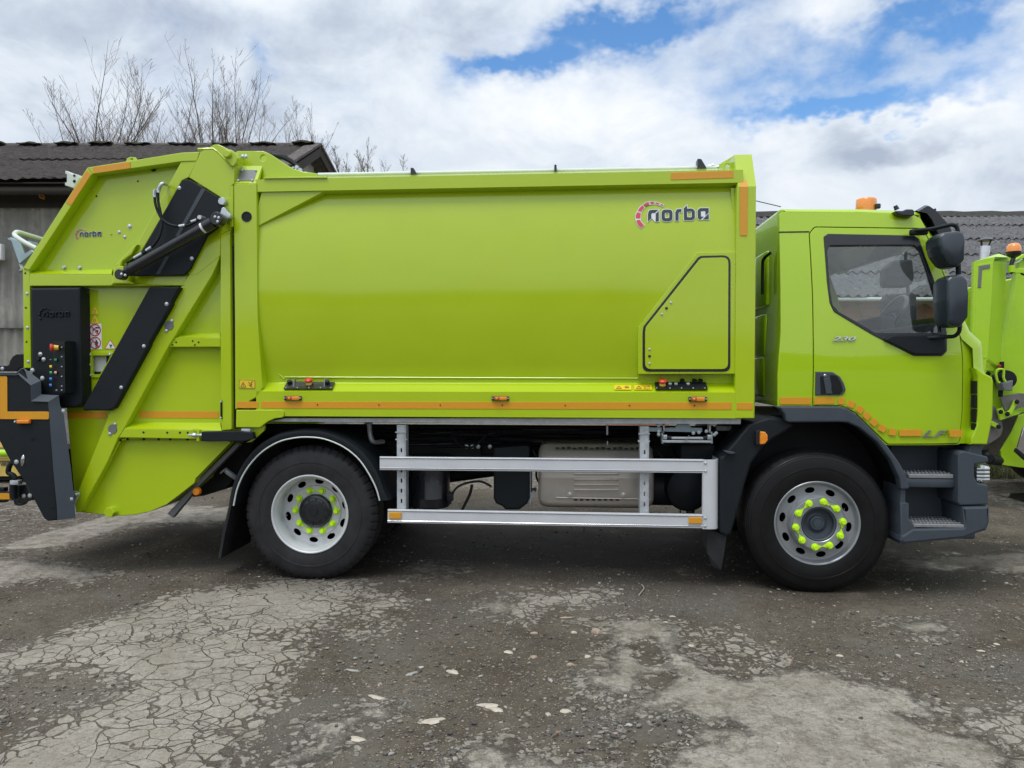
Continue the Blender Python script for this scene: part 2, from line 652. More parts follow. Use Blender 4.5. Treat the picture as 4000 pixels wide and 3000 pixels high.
def build_container():
    z0 = ZZ(1630, 0)
    z1 = ZZ(1531, 0)
    z2 = ZZ(1495, .10)
    z3 = ZZ(1478, .10)
    zt = ZZ(747.5, .09)
    zb = ZZ(730, .012)
    zr = ZZ(681, .012)
    xa, xb = XX(1000, .0), XX(2900, .0)
    panel = []
    for k in range(15):
        s = k / 14
        panel.append((panel_y(s), z3 + (zt - z3) * s))
    near = [(.30, z0), (.0, z0), (.0, z1), (.10, z2), (.10, z3)] + panel[1:] + [(.012, zb), (.012, zr), (.05, zr + .004), (.14, zr + .045)]
    far = [(2.5 - y, z) for y, z in near][::-1]
    bm = bmesh.new()
    profx(bm, near + far, xa, xb)
    body = fin('container_body', bm, lime, TR, 28)
    # weld seams of the lower left corner panel
    bm = bmesh.new()
    tube(bm, [P3('E', 505, 8, .095), P3('E', 688, 180, .098)], .006, 6, 0)
    tube(bm, [P3('E', 690, 162, .096), P3('F', 1600, -44, .096)], .006, 6, 0)
    fin('weld_seam', bm, lime, body)
    # rear corner post
    pp('corner_post', 'D', [(25, 480), (225, 480), (235, 1659), (1026, 1508, 'O'), (1012, 1545, 'O'), (918, 1600, 'O'), (38, 1659)], .0, .35, lime, TR, bev=.006)
    bm = bmesh.new()
    facet(bm, [('D', 25, 480, 0.0), ('D', 222, 480, 0.0), ('D', 280, 315, .14), ('D', 90, 315, .14)])
    facet(bm, [('D', 222, 480, 0.0), ('D', 235, 520, .02), ('D', 282, 340, .14), ('D', 280, 315, .14)])
    facet(bm, [('D', 90, 315, .14), ('D', 280, 315, .14), ('D', 285, 320, .5), ('D', 95, 320, .5)])
    facet(bm, [('D', 25, 480, 0.0), ('D', 90, 315, .14), ('D', 95, 320, .5), ('D', 30, 480, .5)])
    fin('post_cap', bm, lime, TR, 0)
    # sloping grey name plate on the cap
    bm = bmesh.new()
    facet(bm, [('D', 58, 455, .015), ('D', 200, 455, .015), ('D', 232, 362, .095), ('D', 88, 362, .095)])
    fin('cover_plate', bm, greyp, TR, 0)
    for x, y, Y in ((68, 452, .012), (188, 450, .012), (98, 368, .085), (218, 366, .085)):
        bolt('D', x, y, Y, TR, .007)
    bm = bmesh.new()
    lathe(bm, [(.0, 0.002), (.022 * 1.8, .002), (.022 * 1.8, -.004), (0.03, -.004), (.028, -.001), (0, -.001)], P3('D', 140, 766, -.001), 32)
    fin('access_plug', bm, black, TR)
    # lower post panel
    pp('skirt_panel', 'E', [(270, 445), (670, 445), (683, 460), (683, 498), (665, 512), (600, 520), (545, 545), (475, 597), (268, 597)], -.014, .06, lime, TR, bev=.005)
    # front post
    pp('corner_post', 'G', [(1278, 395), (1446, 395), (1441, 1400), (2945, 1634, 'O'), (2872, 1634, 'O'), (2872, 1300, 'O')], -.004, .5, lime, TR, bev=.005)
    bm = bmesh.new()
    a, b = P3('G', 1290, 396, -.004), P3('G', 1446, 396, -.004)
    c, d = P3('G', 1408, 118, .14), P3('G', 1257, 121, .14)
    f, g = P3('G', 1272, 396, .03), P3('G', 1257, 250, .10)
    for q in ([a, b, c, d], [a, d, g, f]):
        bm.faces.new([bm.verts.new(p) for p in q])
    e = [Vector((p.x, 2.36, p.z)) for p in (c, d)]
    e2 = [Vector((p.x, 2.50, p.z)) for p in (b, a)]
    bm.faces.new([bm.verts.new(p) for p in (c, e[0], e[1], d)])
    bm.faces.new([bm.verts.new(p) for p in (b, e2[0], e[0], c)])
    bm.faces.new([bm.verts.new(p) for p in (a, d, e[1], e2[1])])
    bm.faces.new([bm.verts.new(p) for p in (e[0], e2[0], e2[1], e[1])])
    fin('bulkhead_top', bm, lime, TR, 0)
    a, b = P3('G', 1300, 395, .03), P3('G', 1446, 395, .03)
    bm = bmesh.new()
    bx(bm, a.x, b.x, .03, 2.48, z0, a.z, .004)
    fin('bulkhead', bm, lime, TR)
    # inner step beside the front post
    pp('post_lip', 'G', [(1228, 405), (1262, 405), (1276, 950), (1256, 950)], .055, .05, lime, TR, bev=.004)
    # lifting eye and sloping brace in front of the bulkhead
    eye = P3('G', 1196, 215, .18)
    hole = [(eye.x + .018 * math.cos(k * math.pi / 8), eye.z + .014 * math.sin(k * math.pi / 8)) for k in range(16)]
    pp('lifting_eye', 'G', [(1158, 262), (1160, 210), (1180, 185), (1262, 182), (1262, 262)], .175, .02, lime, TR, r=.008, holes=[hole])
    pp('bulkhead_brace', 'G', [(1090, 225), (1250, 128), (1262, 128), (1262, 262), (1080, 262)], .9, .03, lime, TR)
    # gusset at the upper rear corner
    pp('gusset_panel', 'D', [(270, 552), (812, 547), (228, 852), (232, 700)], .03, .03, lime, TR, bev=.002)
    bm = bmesh.new()
    facet(bm, [('D', 812, 546, .031), ('D', 838, 576, .095), ('D', 266, 890, .095), ('D', 228, 852, .031)])
    fin('gusset_flange', bm, lime, TR, 0)
    # roof gutter strip and rails
    pp('roof_joint', 'D', [(285, 425), (832, 418), (832, 432), (285, 437)], -.002, .03, lime, TR, bev=.002)
    # rear roof cheek that carries the tailgate hinge
    ck = P3('D', 287, 262, .14)
    chole = [(ck.x + .026 * math.cos(k * math.pi / 8), ck.z + .026 * math.sin(k * math.pi / 8)) for k in range(16)]
    pp('hinge_cheek', 'D', [(35, 215), (60, 198), (280, 198), (345, 225), (545, 355), (650, 382), (750, 395), (750, 430), (285, 440), (285, 520), (90, 520), (40, 420)],
       .13, .03, lime, TR, holes=[chole], bev=.004)
    pp('hinge_cheek', 'D', [(60, 205), (270, 205), (330, 228), (545, 352), (650, 378), (750, 393), (750, 430), (90, 430)], 2.35, .03, lime, TR, bev=.004)
    bolt('D', 106, 245, .13, TR, .012)
    bolt('D', 133, 245, .13, TR, .012)
    # hose bundle over the roof
    bm = bmesh.new()
    for k in range(5):
        tube(bm, [P3('D', 345 + 3 * k, 232 - k, .35 + .06 * k), P3('D', 430, 252 - k * 4, .45 + .06 * k), P3('D', 520, 292 - k * 4, .5 + .06 * k), P3('D', 600, 350, .5 + .06 * k),
                  P3('D', 640, 405, .5 + .06 * k)], .014, 8, 5)
    fin('roof_hose', bm, black, TR, 60)
    bm = bmesh.new()
    for x, y in ((545, 350), (575, 338), (605, 362), (560, 360)):
        lathe(bm, [(0, -.012), (.014, -.012), (.014, .012), (0, .012)], P3('D', x, y, .40), 10)
    fin('hose_fitting', bm, zinc, TR, 40)
    # roof cylinder tube with clamps
    bm = bmesh.new()
    p0, p1 = P3('D', 760, 408, .22), P3('G', 1100, 236, .22)
    cyl(bm, p0, p1, .019, seg=12)
    rail = fin('roof_rail', bm, whitep, TR, 60)
    for zf, x, y, s in (('D', 1590, 395, 1), ('M', 1200, 368, 1), ('G', 965, 218, 1.2)):
        c = P3(zf, x, y, .20)
        bm = bmesh.new()
        w = .022 * s
        vs = [(c.x - w, c.z - .035), (c.x + w * 1.6, c.z - .035), (c.x + w * 1.2, c.z - .012), (c.x, c.z + .035 * s), (c.x - w, c.z + .038 * s)]
        if zf == 'M':
            vs = [(c.x - .009, c.z - .03), (c.x + .009, c.z - .03), (c.x + .009, c.z + .03), (c.x, c.z + .036), (c.x - .009, c.z + .03)]
        plate('rail_clamp', [vs], .16, .1, blackgl, rail, .002)
    bm = bmesh.new()
    for x, y in ((1030, 225), (1055, 215), (1075, 232), (1100, 228)):
        c = P3('G', x, y, .22)
        cyl(bm, c - Vector((.02, 0, .004)), c + Vector((.02, 0, .004)), .012, seg=8)
    fin('rail_fitting', bm, zinc, rail, 40)
    # side hatch: raised surround, black gasket, door
    Y = .012
    pp('hatch_surround', 'G', [(435, 1600), (935, 965), (1278, 958), (2873, 1460, 'O'), (2493, 1461, 'O'), (2493, 1300, 'O')], Y, .07, lime, TR, bev=.003)
    gp = P2('G', [(472, 1604), (953, 994), (1226, 987), (2853, 1452, 'O'), (2510, 1452, 'O'), (2510, 1300, 'O')], Y - .004)
    outer = rnd(gp, [.03, .05, .06, .05, .05, .0], 6)
    inner = plate('hatch_gasket', [outer], Y - .004, .006, blackgl, TR, .002)
    pp('side_hatch', 'G', [(493, 1609), (966, 1013), (1207, 1006), (2844, 1442, 'O'), (2520, 1442, 'O'), (2520, 1300, 'O')], Y - .010, .008, lime, TR, r=.045, bev=.002)
    for x, y, zf in ((710, 1398, 'G'), (632, 1498, 'G'), (749, 45, 'J'), (749, 220, 'J')):
        bolt(zf, x, y, Y - .010, TR, .007)
    for x, y, zf in ((671, 1446, 'G'), (749, 130, 'J')):
        bolt(zf, x, y, Y - .010, TR, .008, blackgl, 'hatch_lock')


build_container()

# reflective strips: (frame, outline, Y)
TAPE = [('E', [(275, 371), (460, 373), (460, 430), (275, 429)], -.003), ('O', [(1020, 1568), (2858, 1571.5), (2858, 1600.5), (1020, 1595)], -.003),
        ('J', [(1828, 704), (2026, 704), (2024, 793), (1828, 791)], -.007),
        ('G', [(708, 275), (1250, 258), (1250, 320), (708, 338)], .009),
        ('A', [(797, 338), (1122, 290), (1127, 347), (808, 393)], -.006), ('A', [(748, 368), (788, 400), (612, 672), (568, 640)], -.006),
        ('B', [(582, 1236), (920, 1234), (920, 1293), (590, 1294)], .087), ('B', [(1203, 1229), (1890, 1231), (1890, 1291), (1203, 1289)], .087),
        ('I', [(590, 258), (797, 258), (797, 308), (590, 306)], .0), ('I', [(820, 256), (953, 256), (953, 302), (820, 306)], .0),
        ('I', [(1382, 473), (1533, 472), (1533, 517), (1384, 517)], .0), ('I', [(1717, 475), (1804, 475), (1802, 522), (1719, 522)], .0)]
for zf, pts, Y in TAPE:
    pp('reflective_strip', zf, pts, Y, .004, orange, TR, bev=.001, r=.006)
bm = bmesh.new()
facet(bm, [('G', 1292, 256, .073), ('G', 1353, 256, .073), ('G', 1374, 398, -.009), ('G', 1306, 398, -.009)])
facet(bm, [('G', 1306, 398, -.009), ('G', 1374, 398, -.009), ('G', 1368, 818, -.009), ('G', 1307, 818, -.009)])
fin('reflective_strip', bm, orange, TR, 0)
for k, u in enumerate((1240, 1480, 1720, 1962, 2208, 2459, 2713)):
    bolt('O', u, 1581 + k * .6, -.007, TR, .004, blackmt, 'rivet', .002)
# curved row of short strips over the wheel arch
for (x, y, a) in ((998, 284, -5), (1064, 305, -22), (1122, 340, -35), (1169, 383, -42), (1217, 426, -42), (1271, 466, -30), (1338, 490, -8)):
    c = P3('I', x, y, .0)
    ca, sa = math.cos(R(a)), math.sin(R(a))
    w, h = .026, .024
    pts = [(c.x + p * w * ca - q * h * sa, c.z + p * w * sa + q * h * ca) for p, q in ((-1, -1), (1, -1), (1, 1), (-1, 1))]
    plate('reflective_strip', [rnd(pts, .008)], .0, .004, orange, TR, .001)

# side marker lamps on the body
for zf, x0, y0, x1, y1 in (('E', 683, 325, 832, 363), ('F', 443, 97, 579, 131), ('J', 1233, 632, 1461, 689)):
    base = boxp('marker_lamp', zf, x0, y0, x1, y1, -.018, .018, blackgl, TR, .004)
    w = x1 - x0
    boxp('lens', zf, x0 + w * .13, y0 + 3, x0 + w * .45, y1 - 3, -.030, .014, amber_dk, base, .004)
    boxp('lens', zf, x0 + w * .44, y0 + 3, x0 + w * .88, y1 - 3, -.027, .011, amber, base, .003)
    c = P3(zf, x0 + w * .3, (y0 + y1) / 2, -.030)
    bm = bmesh.new()
    lathe(bm, [(0, -.004), (.006, -.004), (.010, 0), (.010, .004)], c, 14)
    fin('reflector', bm, amber, base)
    for q in (.06, .94):
        bolt(zf, x0 + w * q, (y0 + y1) / 2, -.018, base, .004)


# ------------------------------------------------------------------ writing and emblems
def arc_segments(cx, cz, spans, r0f, r1f):
    out = []
    for a0, a1 in spans:
        lo = []
        for k in range(5):
            a = R(a0 + (a1 - a0) * k / 4)
            f = 1.0
            lo.append((cx + r1f(a) * math.cos(a), cz + r1f(a) * math.sin(a)))
        for k in range(5):
            a = R(a1 + (a0 - a1) * k / 4)
            lo.append((cx + r0f(a) * math.cos(a), cz + r0f(a) * math.sin(a)))
        out.append(lo)
    return out


def emblem_shapes():
    """letters n o r b a and the broken ring, units of the 2.212 px frame G, as (x, -y)"""
    def q(pts):
        return [(x, -y) for x, y in pts]
    red = [q(p) for p in ([(407, 688), (437, 680), (452, 706), (474, 730), (448, 754), (422, 724)], [(404, 668), (404, 640), (416, 613), (449, 622), (444, 644), (445, 668)],
                          [(422, 603), (437, 574), (461, 552), (480, 572), (463, 590), (452, 608)], [(471, 546), (492, 530), (516, 523), (522, 546), (502, 553), (487, 562)],
                          [(530, 520), (564, 522), (560, 541), (536, 543)], [(580, 525), (609, 536), (604, 550), (581, 541)], [(622, 541), (644, 552), (638, 562), (618, 551)])]

    def rr(x0, y0, x1, y1, r):
        return rnd(q([(x0, y0), (x1, y0), (x1, y1), (x0, y1)]), r, 4)
    dark = []
    dark.append([rnd(q([(509, 698), (509, 632), (520, 598), (550, 594), (600, 594), (570, 622), (548, 622), (538, 632), (538, 668)]), [0, 0, 12, 0, 0, 0, 4, 4, 0])])
    dark.append([q([(577, 630), (603, 606), (603, 698), (576, 698)])])
    dark.append([rr(627, 594, 722, 698, 34), rr(655, 622, 694, 670, 10)])
    dark.append([rnd(q([(746, 694), (746, 620), (760, 592), (799, 590), (799, 616), (780, 618), (774, 630), (774, 694)]), [0, 0, 16, 0, 0, 6, 0, 0])])
    dark.append([rnd(q([(820, 690), (820, 584), (847, 560), (847, 588), (895, 588), (914, 610), (914, 670), (895, 692)]), [6, 0, 0, 0, 22, 8, 8, 22]), rr(847, 614, 887, 666, 8)])
    dark.append([rnd(q([(938, 670), (938, 606), (958, 586), (1033, 586), (1033, 624), (1005, 650), (1005, 613), (966, 613), (966, 662), (990, 662), (962, 688), (950, 688)]),
                     [10, 14, 14, 0, 0, 0, 4, 4, 4, 0, 0, 8])])
    dark.append([q([(1033, 636), (1033, 686), (982, 686)])])
    return red, dark


def emblem(z, ax, ay, s, Y, colour=True, parent=TR, relief=None, curved=False):
    """place the emblem with frame-G point (720, 640) at frame z point (ax, ay); s = size factor"""
    red, dark = emblem_shapes()
    c = P3(z, ax, ay, Y)
    k = s / 2.212 / FPX * (Y - CAM.y) / math.cos(R(4.5)) * 1.0
    # metres per frame unit at that place
    dx = (P3('G', 721, 640, Y) - P3('G', 720, 640, Y)).x * s
    def tr(lp):
        return [(c.x + (p[0] - 720) * dx, c.z + (p[1] + 640) * dx) for p in lp]
    if colour:
        allp = [tr(r) for r in red] + [tr(l) for L_ in dark for l in L_]
        me = plate_mesh(allp, Y - .001, .002, .0002, 0, offset=6 * dx)
        base = link('company_emblem', me, whitem, parent, 0)
        me = plate_mesh([tr(r) for r in red], Y - .003, .003, .0002, 0)
        r_ = link('ring_emblem', me, redlogo, base, 0)
        me = plate_mesh([tr(l) for L_ in dark for l in L_], Y - .003, .003, .0002, 0)
        l_ = link('lettering', me, navy, base, 0)
        if curved:
            for o in (base, r_, l_):
                for v in o.data.vertices:
                    v.co.y += panel_at(v.co.z) - .004 - Y
                o.data.update()
    else:
        me = plate_mesh([tr(r) for r in red] + [tr(l) for L_ in dark for l in L_], Y - relief, relief, relief * .45, 2)
        link('raised_lettering', me, black, parent, 40)


emblem('G', 720, 640, 1.0, .055, curved=True)
emblem('A', 765, 918, .405, .087)

# ------------------------------------------------------------------ tailgate
YP = .09                                           # recessed panel plane
hull = [(200, 1212), (755, 342), (1570, 212), (1735, 205), (1990, 240), (2035, 345), (2000, 560), (1985, 900), (1998, 1300),
        (1998, 1390, 'B'), (1990, 1495, 'B'), (1690, 595, 'C'), (1680, 632, 'C'), (1540, 745, 'C'), (1440, 820, 'C'), (1300, 880, 'C'), (1180, 908, 'C'), (1060, 918, 'C'), (900, 910, 'C'), (660, 885, 'C'),
        (640, 700, 'C'), (575, 1205, 'B'), (300, 1205, 'B'), (268, 858, 'B'), (205, 858, 'B')]


def build_tailgate():
    # the side panel with the small window
    win = P2('S', [(870, 785), (1150, 785), (1150, 830), (1000, 1080), (985, 1090), (890, 1090), (872, 1070)], YP)
    near = pp('tailgate_side', 'A', hull, YP, .03, lime, TR, bev=.003, holes=[win])
    Yf = 2.38
    lo = P2('A', hull, YP)
    plate('tailgate_side', [lo], Yf, .03, lime, TR, .003)
    # skins between the two side walls: top, sloped back, curved belly
    bm = bmesh.new()
    def skin(i0, i1, close=False):
        A = [bm.verts.new((p[0], YP + .02, p[1])) for p in lo[i0:i1 + 1]]
        B = [bm.verts.new((p[0], Yf + .01, p[1])) for p in lo[i0:i1 + 1]]
        for k in range(len(A) - 1):
            bm.faces.new((A[k], A[k + 1], B[k + 1], B[k]))
    skin(1, 4)
    fin('tailgate_skin', bm, lime, TR, 30)
    bm = bmesh.new()
    skin(10, 19)
    fin('tailgate_skin', bm, lime, TR, 30)
    bm = bmesh.new()
    A = [bm.verts.new((p[0] + .03, YP + .02, p[1] - .02)) for p in lo[0:2]]
    B = [bm.verts.new((p[0] + .03, Yf + .01, p[1] - .02)) for p in lo[0:2]]
    bm.faces.new((A[0], A[1], B[1], B[0]))
    fin('tailgate_back', bm, lime, TR, 30)
    # inside of the hopper
    bm = bmesh.new()
    a, b = P3('B', 1150, 300, .5), P3('B', 700, 1200, .5)
    bx(bm, b.x, a.x + .5, .16, 2.3, b.z + .05, a.z + .3)
    fin('packer_blade', bm, dirtysteel, TR)
    # raised frame pieces
    F_ = [
        ([(195, 1210), (252, 1225), (258, 1330), (258, 160, 'B'), (268, 858, 'B'), (205, 858, 'B')], .01),
        ([(197, 1212), (755, 340), (797, 397), (252, 1228)], -.001),
        ([(755, 340), (1570, 212), (1728, 206), (1700, 285), (1565, 290), (797, 397)], -.001),
        ([(255, 1262), (965, 1265), (1000, 1350), (1590, 1350), (1590, 1362), (960, 1362), (700, 1365), (255, 1365)], .0),
        ([(1565, 290), (1705, 283), (1632, 425), (1600, 440), (1570, 455), (1420, 740), (1385, 790), (1220, 1070), (1180, 1130), (1090, 1190), (1000, 1190), (1155, 1020), (1180, 1008)], .005),
        ([(1735, 205), (1850, 142), (1885, 140), (2010, 200), (2052, 235), (2052, 290), (2030, 340), (2025, 480), (1995, 500), (1990, 640), (1935, 618), (1632, 425)], -.008),
        ([(1935, 620), (2000, 500), (2010, 560), (2005, 850), (1985, 900), (1985, 880), (1905, 925), (1905, 1100), (1860, 1140), (1700, 1270), (1640, 1270), (1600, 1240)], .004),
        ([(1640, 1255), (1905, 1090), (1870, 1190), (1830, 60, 'B'), (1450, 680, 'B'), (1075, 1375, 'B'), (1020, 245, 'C'), (925, 460, 'C'), (690, 885, 'C'), (655, 885, 'C'), (642, 780, 'C'),
          (925, 85, 'C'), (955, 1200, 'B'), (1560, 160, 'B')], .006),
        ([(1905, 925), (1985, 885), (1988, 1200), (2003, 1388, 'B'), (1915, 1398, 'B'), (1905, 650, 'B')], .0),
        ([(1500, 592, 'B'), (1905, 598, 'B'), (1905, 675, 'B'), (1452, 676, 'B')], .02),
        ([(1075, 1382, 'B'), (1915, 1398, 'B'), (1915, 1470, 'B'), (1690, 1470, 'B'), (1025, 1458, 'B')], .0),
    ]
    for k, (pts, Y) in enumerate(F_):
        pp('tailgate_frame', 'A', pts, Y, YP - Y + .01, lime, TR, bev=.005)
    # sloping top lips of the horizontal members
    bm = bmesh.new()
    facet(bm, [('A', 256, 1262, .0), ('A', 963, 1264, .0), ('A', 972, 1222, YP), ('A', 285, 1228, YP)])
    fin('frame_ledge', bm, lime, TR, 0)
    bm = bmesh.new()
    facet(bm, [('B', 1498, 592, .02), ('B', 1905, 598, .02), ('B', 1898, 556, YP), ('B', 1565, 562, YP)])
    fin('frame_ledge', bm, lime, TR, 0)
    bm = bmesh.new()
    facet(bm, [('B', 1075, 1382, .0), ('B', 1915, 1398, .0), ('B', 1900, 1330, YP), ('B', 1140, 1326, YP)])
    fin('frame_ledge', bm, lime, TR, 0)
    # cylinder bracket
    pp('cylinder_bracket', 'A', [(985, 1195), (1060, 1190), (1125, 1260), (1110, 1320), (1140, 1345), (985, 1345), (960, 1360)], -.05, .06, lime, TR, bev=.008)
    pp('cylinder_bracket', 'A', [(985, 1195), (1150, 1020), (1185, 1005), (1140, 1090), (1060, 1150), (1040, 1200)], -.03, .05, lime, TR, bev=.008)
    pp('link_plate', 'A', [(1160, 1275), (1600, 1275), (1630, 1240), (1625, 1262), (1590, 1360), (1130, 1345)], .02, .06, lime, TR, bev=.004)
    # hinge flange and pin
    bm = bmesh.new()
    tube(bm, [P3('A', 1712, 186, .0), P3('A', 1845, 180, .0), P3('A', 1885, 210, .0), P3('A', 2018, 352, .0)], .012, 6, 0)
    hf = fin('hinge_flange', bm, lime, TR, 40)
    pp('hinge_plate', 'A', [(1925, 235), (1985, 180), (2040, 215), (2055, 260), (2040, 300), (2010, 340)], -.03, .05, lime, TR, r=.02, bev=.006)
    bm = bmesh.new()
    lathe(bm, [(.0, -.06), (.024, -.06), (.030, -.05), (.030, .0)], P3('A', 1985, 238, .0), 24)
    fin('hinge_pin', bm, lime, TR, 40)
    eye = P3('A', 1137, 270, .02)
    hole = [(eye.x + .011 * math.cos(k * math.pi / 6), eye.z + .008 * math.sin(k * math.pi / 6)) for k in range(12)]
    pp('lifting_eye', 'A', [(1085, 300), (1095, 262), (1120, 250), (1165, 250), (1185, 285)], .02, .02, lime, TR, r=.01, holes=[hole])
    # black cover plates
    up = [(1590, 443), (1640, 447), (1925, 618), (1928, 690), (1900, 760), (1870, 870), (1790, 925), (1640, 1215), (1590, 1270), (1120, 1280), (1225, 1060), (1560, 470)]
    c1 = pp('black_cover', 'A', up, -.032, .03, black, TR, bev=.006, r=.02)
    bm = bmesh.new()
    facet(bm, [('A', 1742, 520, -.034), ('A', 1775, 532, -.034), ('A', 1545, 935, -.034), ('A', 1515, 935, -.034)])
    facet(bm, [('A', 1432, 1110, -.034), ('A', 1462, 1112, -.034), ('A', 1378, 1262, -.034), ('A', 1348, 1262, -.034)])
    fin('wear_stripe', bm, slate, c1, 0)
    lowc = [(1290, 155), (1555, 157), (1480, 288), (1480, 310), (1290, 640), (1285, 665), (1100, 1000), (1085, 1030), (990, 1200), (940, 1226), (712, 1226), (712, 1200)]
    c2 = pp('black_cover', 'B', lowc, -.045, .06, black, TR, bev=.01, r=.008)
    for x, y, zf, Y in ((1550, 517, 'A', -.032), (1657, 1127, 'A', -.032), (1440, 1520, 'A', -.045), (1440, 305, 'B', -.045), (1243, 668, 'B', -.045), (1048, 1025, 'B', -.045)):
        bolt(zf, x, y, Y, TR, .011)
    # hydraulic cylinder
    a, b = P3('A', 1060, 1262, -.12), P3('A', 1885, 790, -.12)
    d = (b - a).normalized()
    bm = bmesh.new()
    cyl(bm, a + d * .06, b - d * .06, .040, seg=28)
    cy = fin('hydraulic_cylinder', bm, blackgl, TR, 50)
    bm = bmesh.new()
    cyl(bm, b - d * .12, b - d * .045, .046, seg=24)
    lathe(bm, [(0, -.038), (.045, -.038), (.052, -.030), (.052, .030), (0, .030)], b, 28)
    fin('cylinder_eye', bm, blackgl, cy, 40)
    bm = bmesh.new()
    cyl(bm, a + d * .045, a + d * .075, .046, seg=24)
    lathe(bm, [(0, -.034), (.034, -.034), (.040, -.028), (.040, .03), (0, .03)], a - d * .01, 28)
    fin('cylinder_eye', bm, blackgl, cy, 40)
    for x, y in ((1858, 768), (1890, 775), (1880, 808), (1082, 1272), (1050, 1262)):
        bolt('A', x, y, -.160, cy, .008)
    m = a + d * (b - a).length * .87
    bm = bmesh.new()
    cyl(bm, m - d * .028, m + d * .028, .0415, seg=28)
    fin('type_plate', bm, whitem, cy, 50)
    pp('rod_bracket', 'A', [(1895, 760), (1915, 690), (1935, 680), (1960, 720), (1995, 750), (1985, 775), (1945, 790), (1925, 820)], -.06, .06, zinc, TR, bev=.004, r=.01)
    bm = bmesh.new()
    lathe(bm, [(0, -.05), (.026, -.05), (.030, -.045), (.030, 0)], P3('A', 1940, 643, .0), 24)
    fin('pivot_cap', bm, zinc, TR, 40)
    pp('pivot_plate', 'A', [(1905, 610), (1990, 598), (1990, 500), (2012, 495), (2012, 855), (1985, 855), (1985, 740), (1925, 680)], -.012, .02, lime, TR, bev=.003, r=.006)
    # hoses
    Yh = -.10
    for pth in ([(1337, 545), (1340, 640), (1365, 725), (1405, 790), (1470, 835), (1560, 850), (1640, 835), (1725, 785)],
                [(1365, 545), (1368, 640), (1385, 720), (1400, 810), (1395, 870), (1370, 950), (1310, 1030), (1235, 1085), (1170, 1125), (1095, 1165)]):
        bm = bmesh.new()
        tube(bm, [P3('A', x, y, Yh) for x, y in pth], .0105, 8, 5)
        fin('hydraulic_hose', bm, black, TR, 60)
    bm = bmesh.new()
    tube(bm, [P3('A', 1368, 560, Yh), P3('A', 1372, 530, Yh), P3('A', 1392, 490, Yh), P3('A', 1415, 478, -.08), P3('A', 1437, 490, .0)], .014, 8, 4)
    tube(bm, [P3('A', 1337, 600, Yh), P3('A', 1337, 545, Yh), P3('A', 1345, 535, Yh)], .0145, 8, 0)
    fin('hose_coupling', bm, zinc, TR, 50)
    for s in ([(1265, 1060), (1310, 1030)], [(1160, 1125), (1230, 1085)], [(1655, 812), (1700, 795)], [(1550, 850), (1600, 842)]):
        bm = bmesh.new()
        cyl(bm, P3('A', *s[0], Yh), P3('A', *s[1], Yh), .0135, seg=10)
        fin('hose_coupling', bm, zinc, TR, 50)
    bm = bmesh.new()
    lathe(bm, [(0, -.02), (.016, -.02), (.02, 0), (.02, .05), (0, .05)], P3('A', 1733, 775, -.09), 14)
    fin('hose_coupling', bm, zinc, TR, 50)
    # round cover caps on the diagonal beam
    for zf, x, y, b1, b2 in (('B', 1462, 490, (1484, 449), (1437, 535)), ('B', 974, 1384, (994, 1342), (949, 1426))):
        bm = bmesh.new()
        lathe(bm, [(0, -.005), (.036, -.005), (.037, 0)], P3(zf, x, y, .006), 32)
        c = fin('cover_cap', bm, greyp, TR, 40)
        bolt(zf, b1[0], b1[1], .002, c, .010)
        bolt(zf, b2[0], b2[1], .002, c, .010)
    # bolts and holes
    for x, y in ((558, 1205), (692, 1207)):
        bolt('A', x, y, YP, TR, .012, h=.02)
    bolt('A', 1120, 850, YP, TR, .014, h=.01)
    bolt('A', 1030, 900, YP, TR, .011)
    bolt('A', 1079, 940, YP, TR, .010)
    for x, y in ((848, 415), (770, 527), (814, 545), (384, 1060), (347, 1112), (962, 915)):
        bolt('A', x, y, YP, TR, .006, lime)
    for x, y in ((834, 590), (1192, 460)):
        bolt('A', x, y, YP, TR, .006, blackmt, 'drain_hole', .003)
    for x, y, r in ((1327, 352, .018), (1230, 352, .009)):
        bolt('A', x, y, YP, TR, r, blackmt, 'drain_hole', .003)
    for zf, x, y in (('B', 235, 214), ('B', 238, 508), ('B', 245, 801)):
        bolt(zf, x, y, .01, TR, .010)
    for zf, x, y in (('A', 218, 1255), ('B', 224, 337), ('B', 230, 631)):
        bolt(zf, x, y, .01, TR, .006, blackmt, 'drain_hole', .003)
    for x, y in ((1522, 635), (1665, 624), (1716, 635), (1490, 658), (1684, 658)):
        bolt('B', x, y, .02, TR, .0055, blackmt, 'drain_hole', .003)
    for x, y in ((1240, 1414), (1445, 1416), (1555, 1416), (1622, 1416)):
        bolt('B', x, y, .0, TR, .0065, blackmt, 'drain_hole', .003)
    # thin pipe under the lower ledge, running down the diagonal
    bm = bmesh.new()
    tube(bm, [P3('C', 945, 450, .03), P3('C', 1045, 265, .03), P3('C', 1105, 252, .03), P3('C', 1690, 252, .04)], .005, 6, 0)
    fin('thin_pipe', bm, lime, TR)
    for x, y in ((1045, 265), (1105, 254), (1243, 256), (1372, 256), (1472, 256), (1622, 256), (930, 455)):
        bolt('C', x, y, .03, TR, .008, blackmt, 'pipe_clip', .012)
    pp('drain_sheet', 'C', [(1060, 262), (1960, 262), (1990, 285), (1690, 594), (1680, 632), (1540, 742), (1440, 818), (1300, 878), (1180, 905), (1060, 915), (900, 907), (700, 882), (930, 470)], YP - .012, .01, lime, TR, bev=.002)
    # belly bolt
    bm = bmesh.new()
    c = P3('C', 985, 876, YP)
    cyl(bm, (c.x, YP + .01, c.z), (c.x, YP - .07, c.z), .043, seg=6)
    bmesh.ops.bevel(bm, geom=list(bm.edges), offset=.003, segments=1, affect='EDGES')
    fin('drain_bolt', bm, lime, TR, 20)
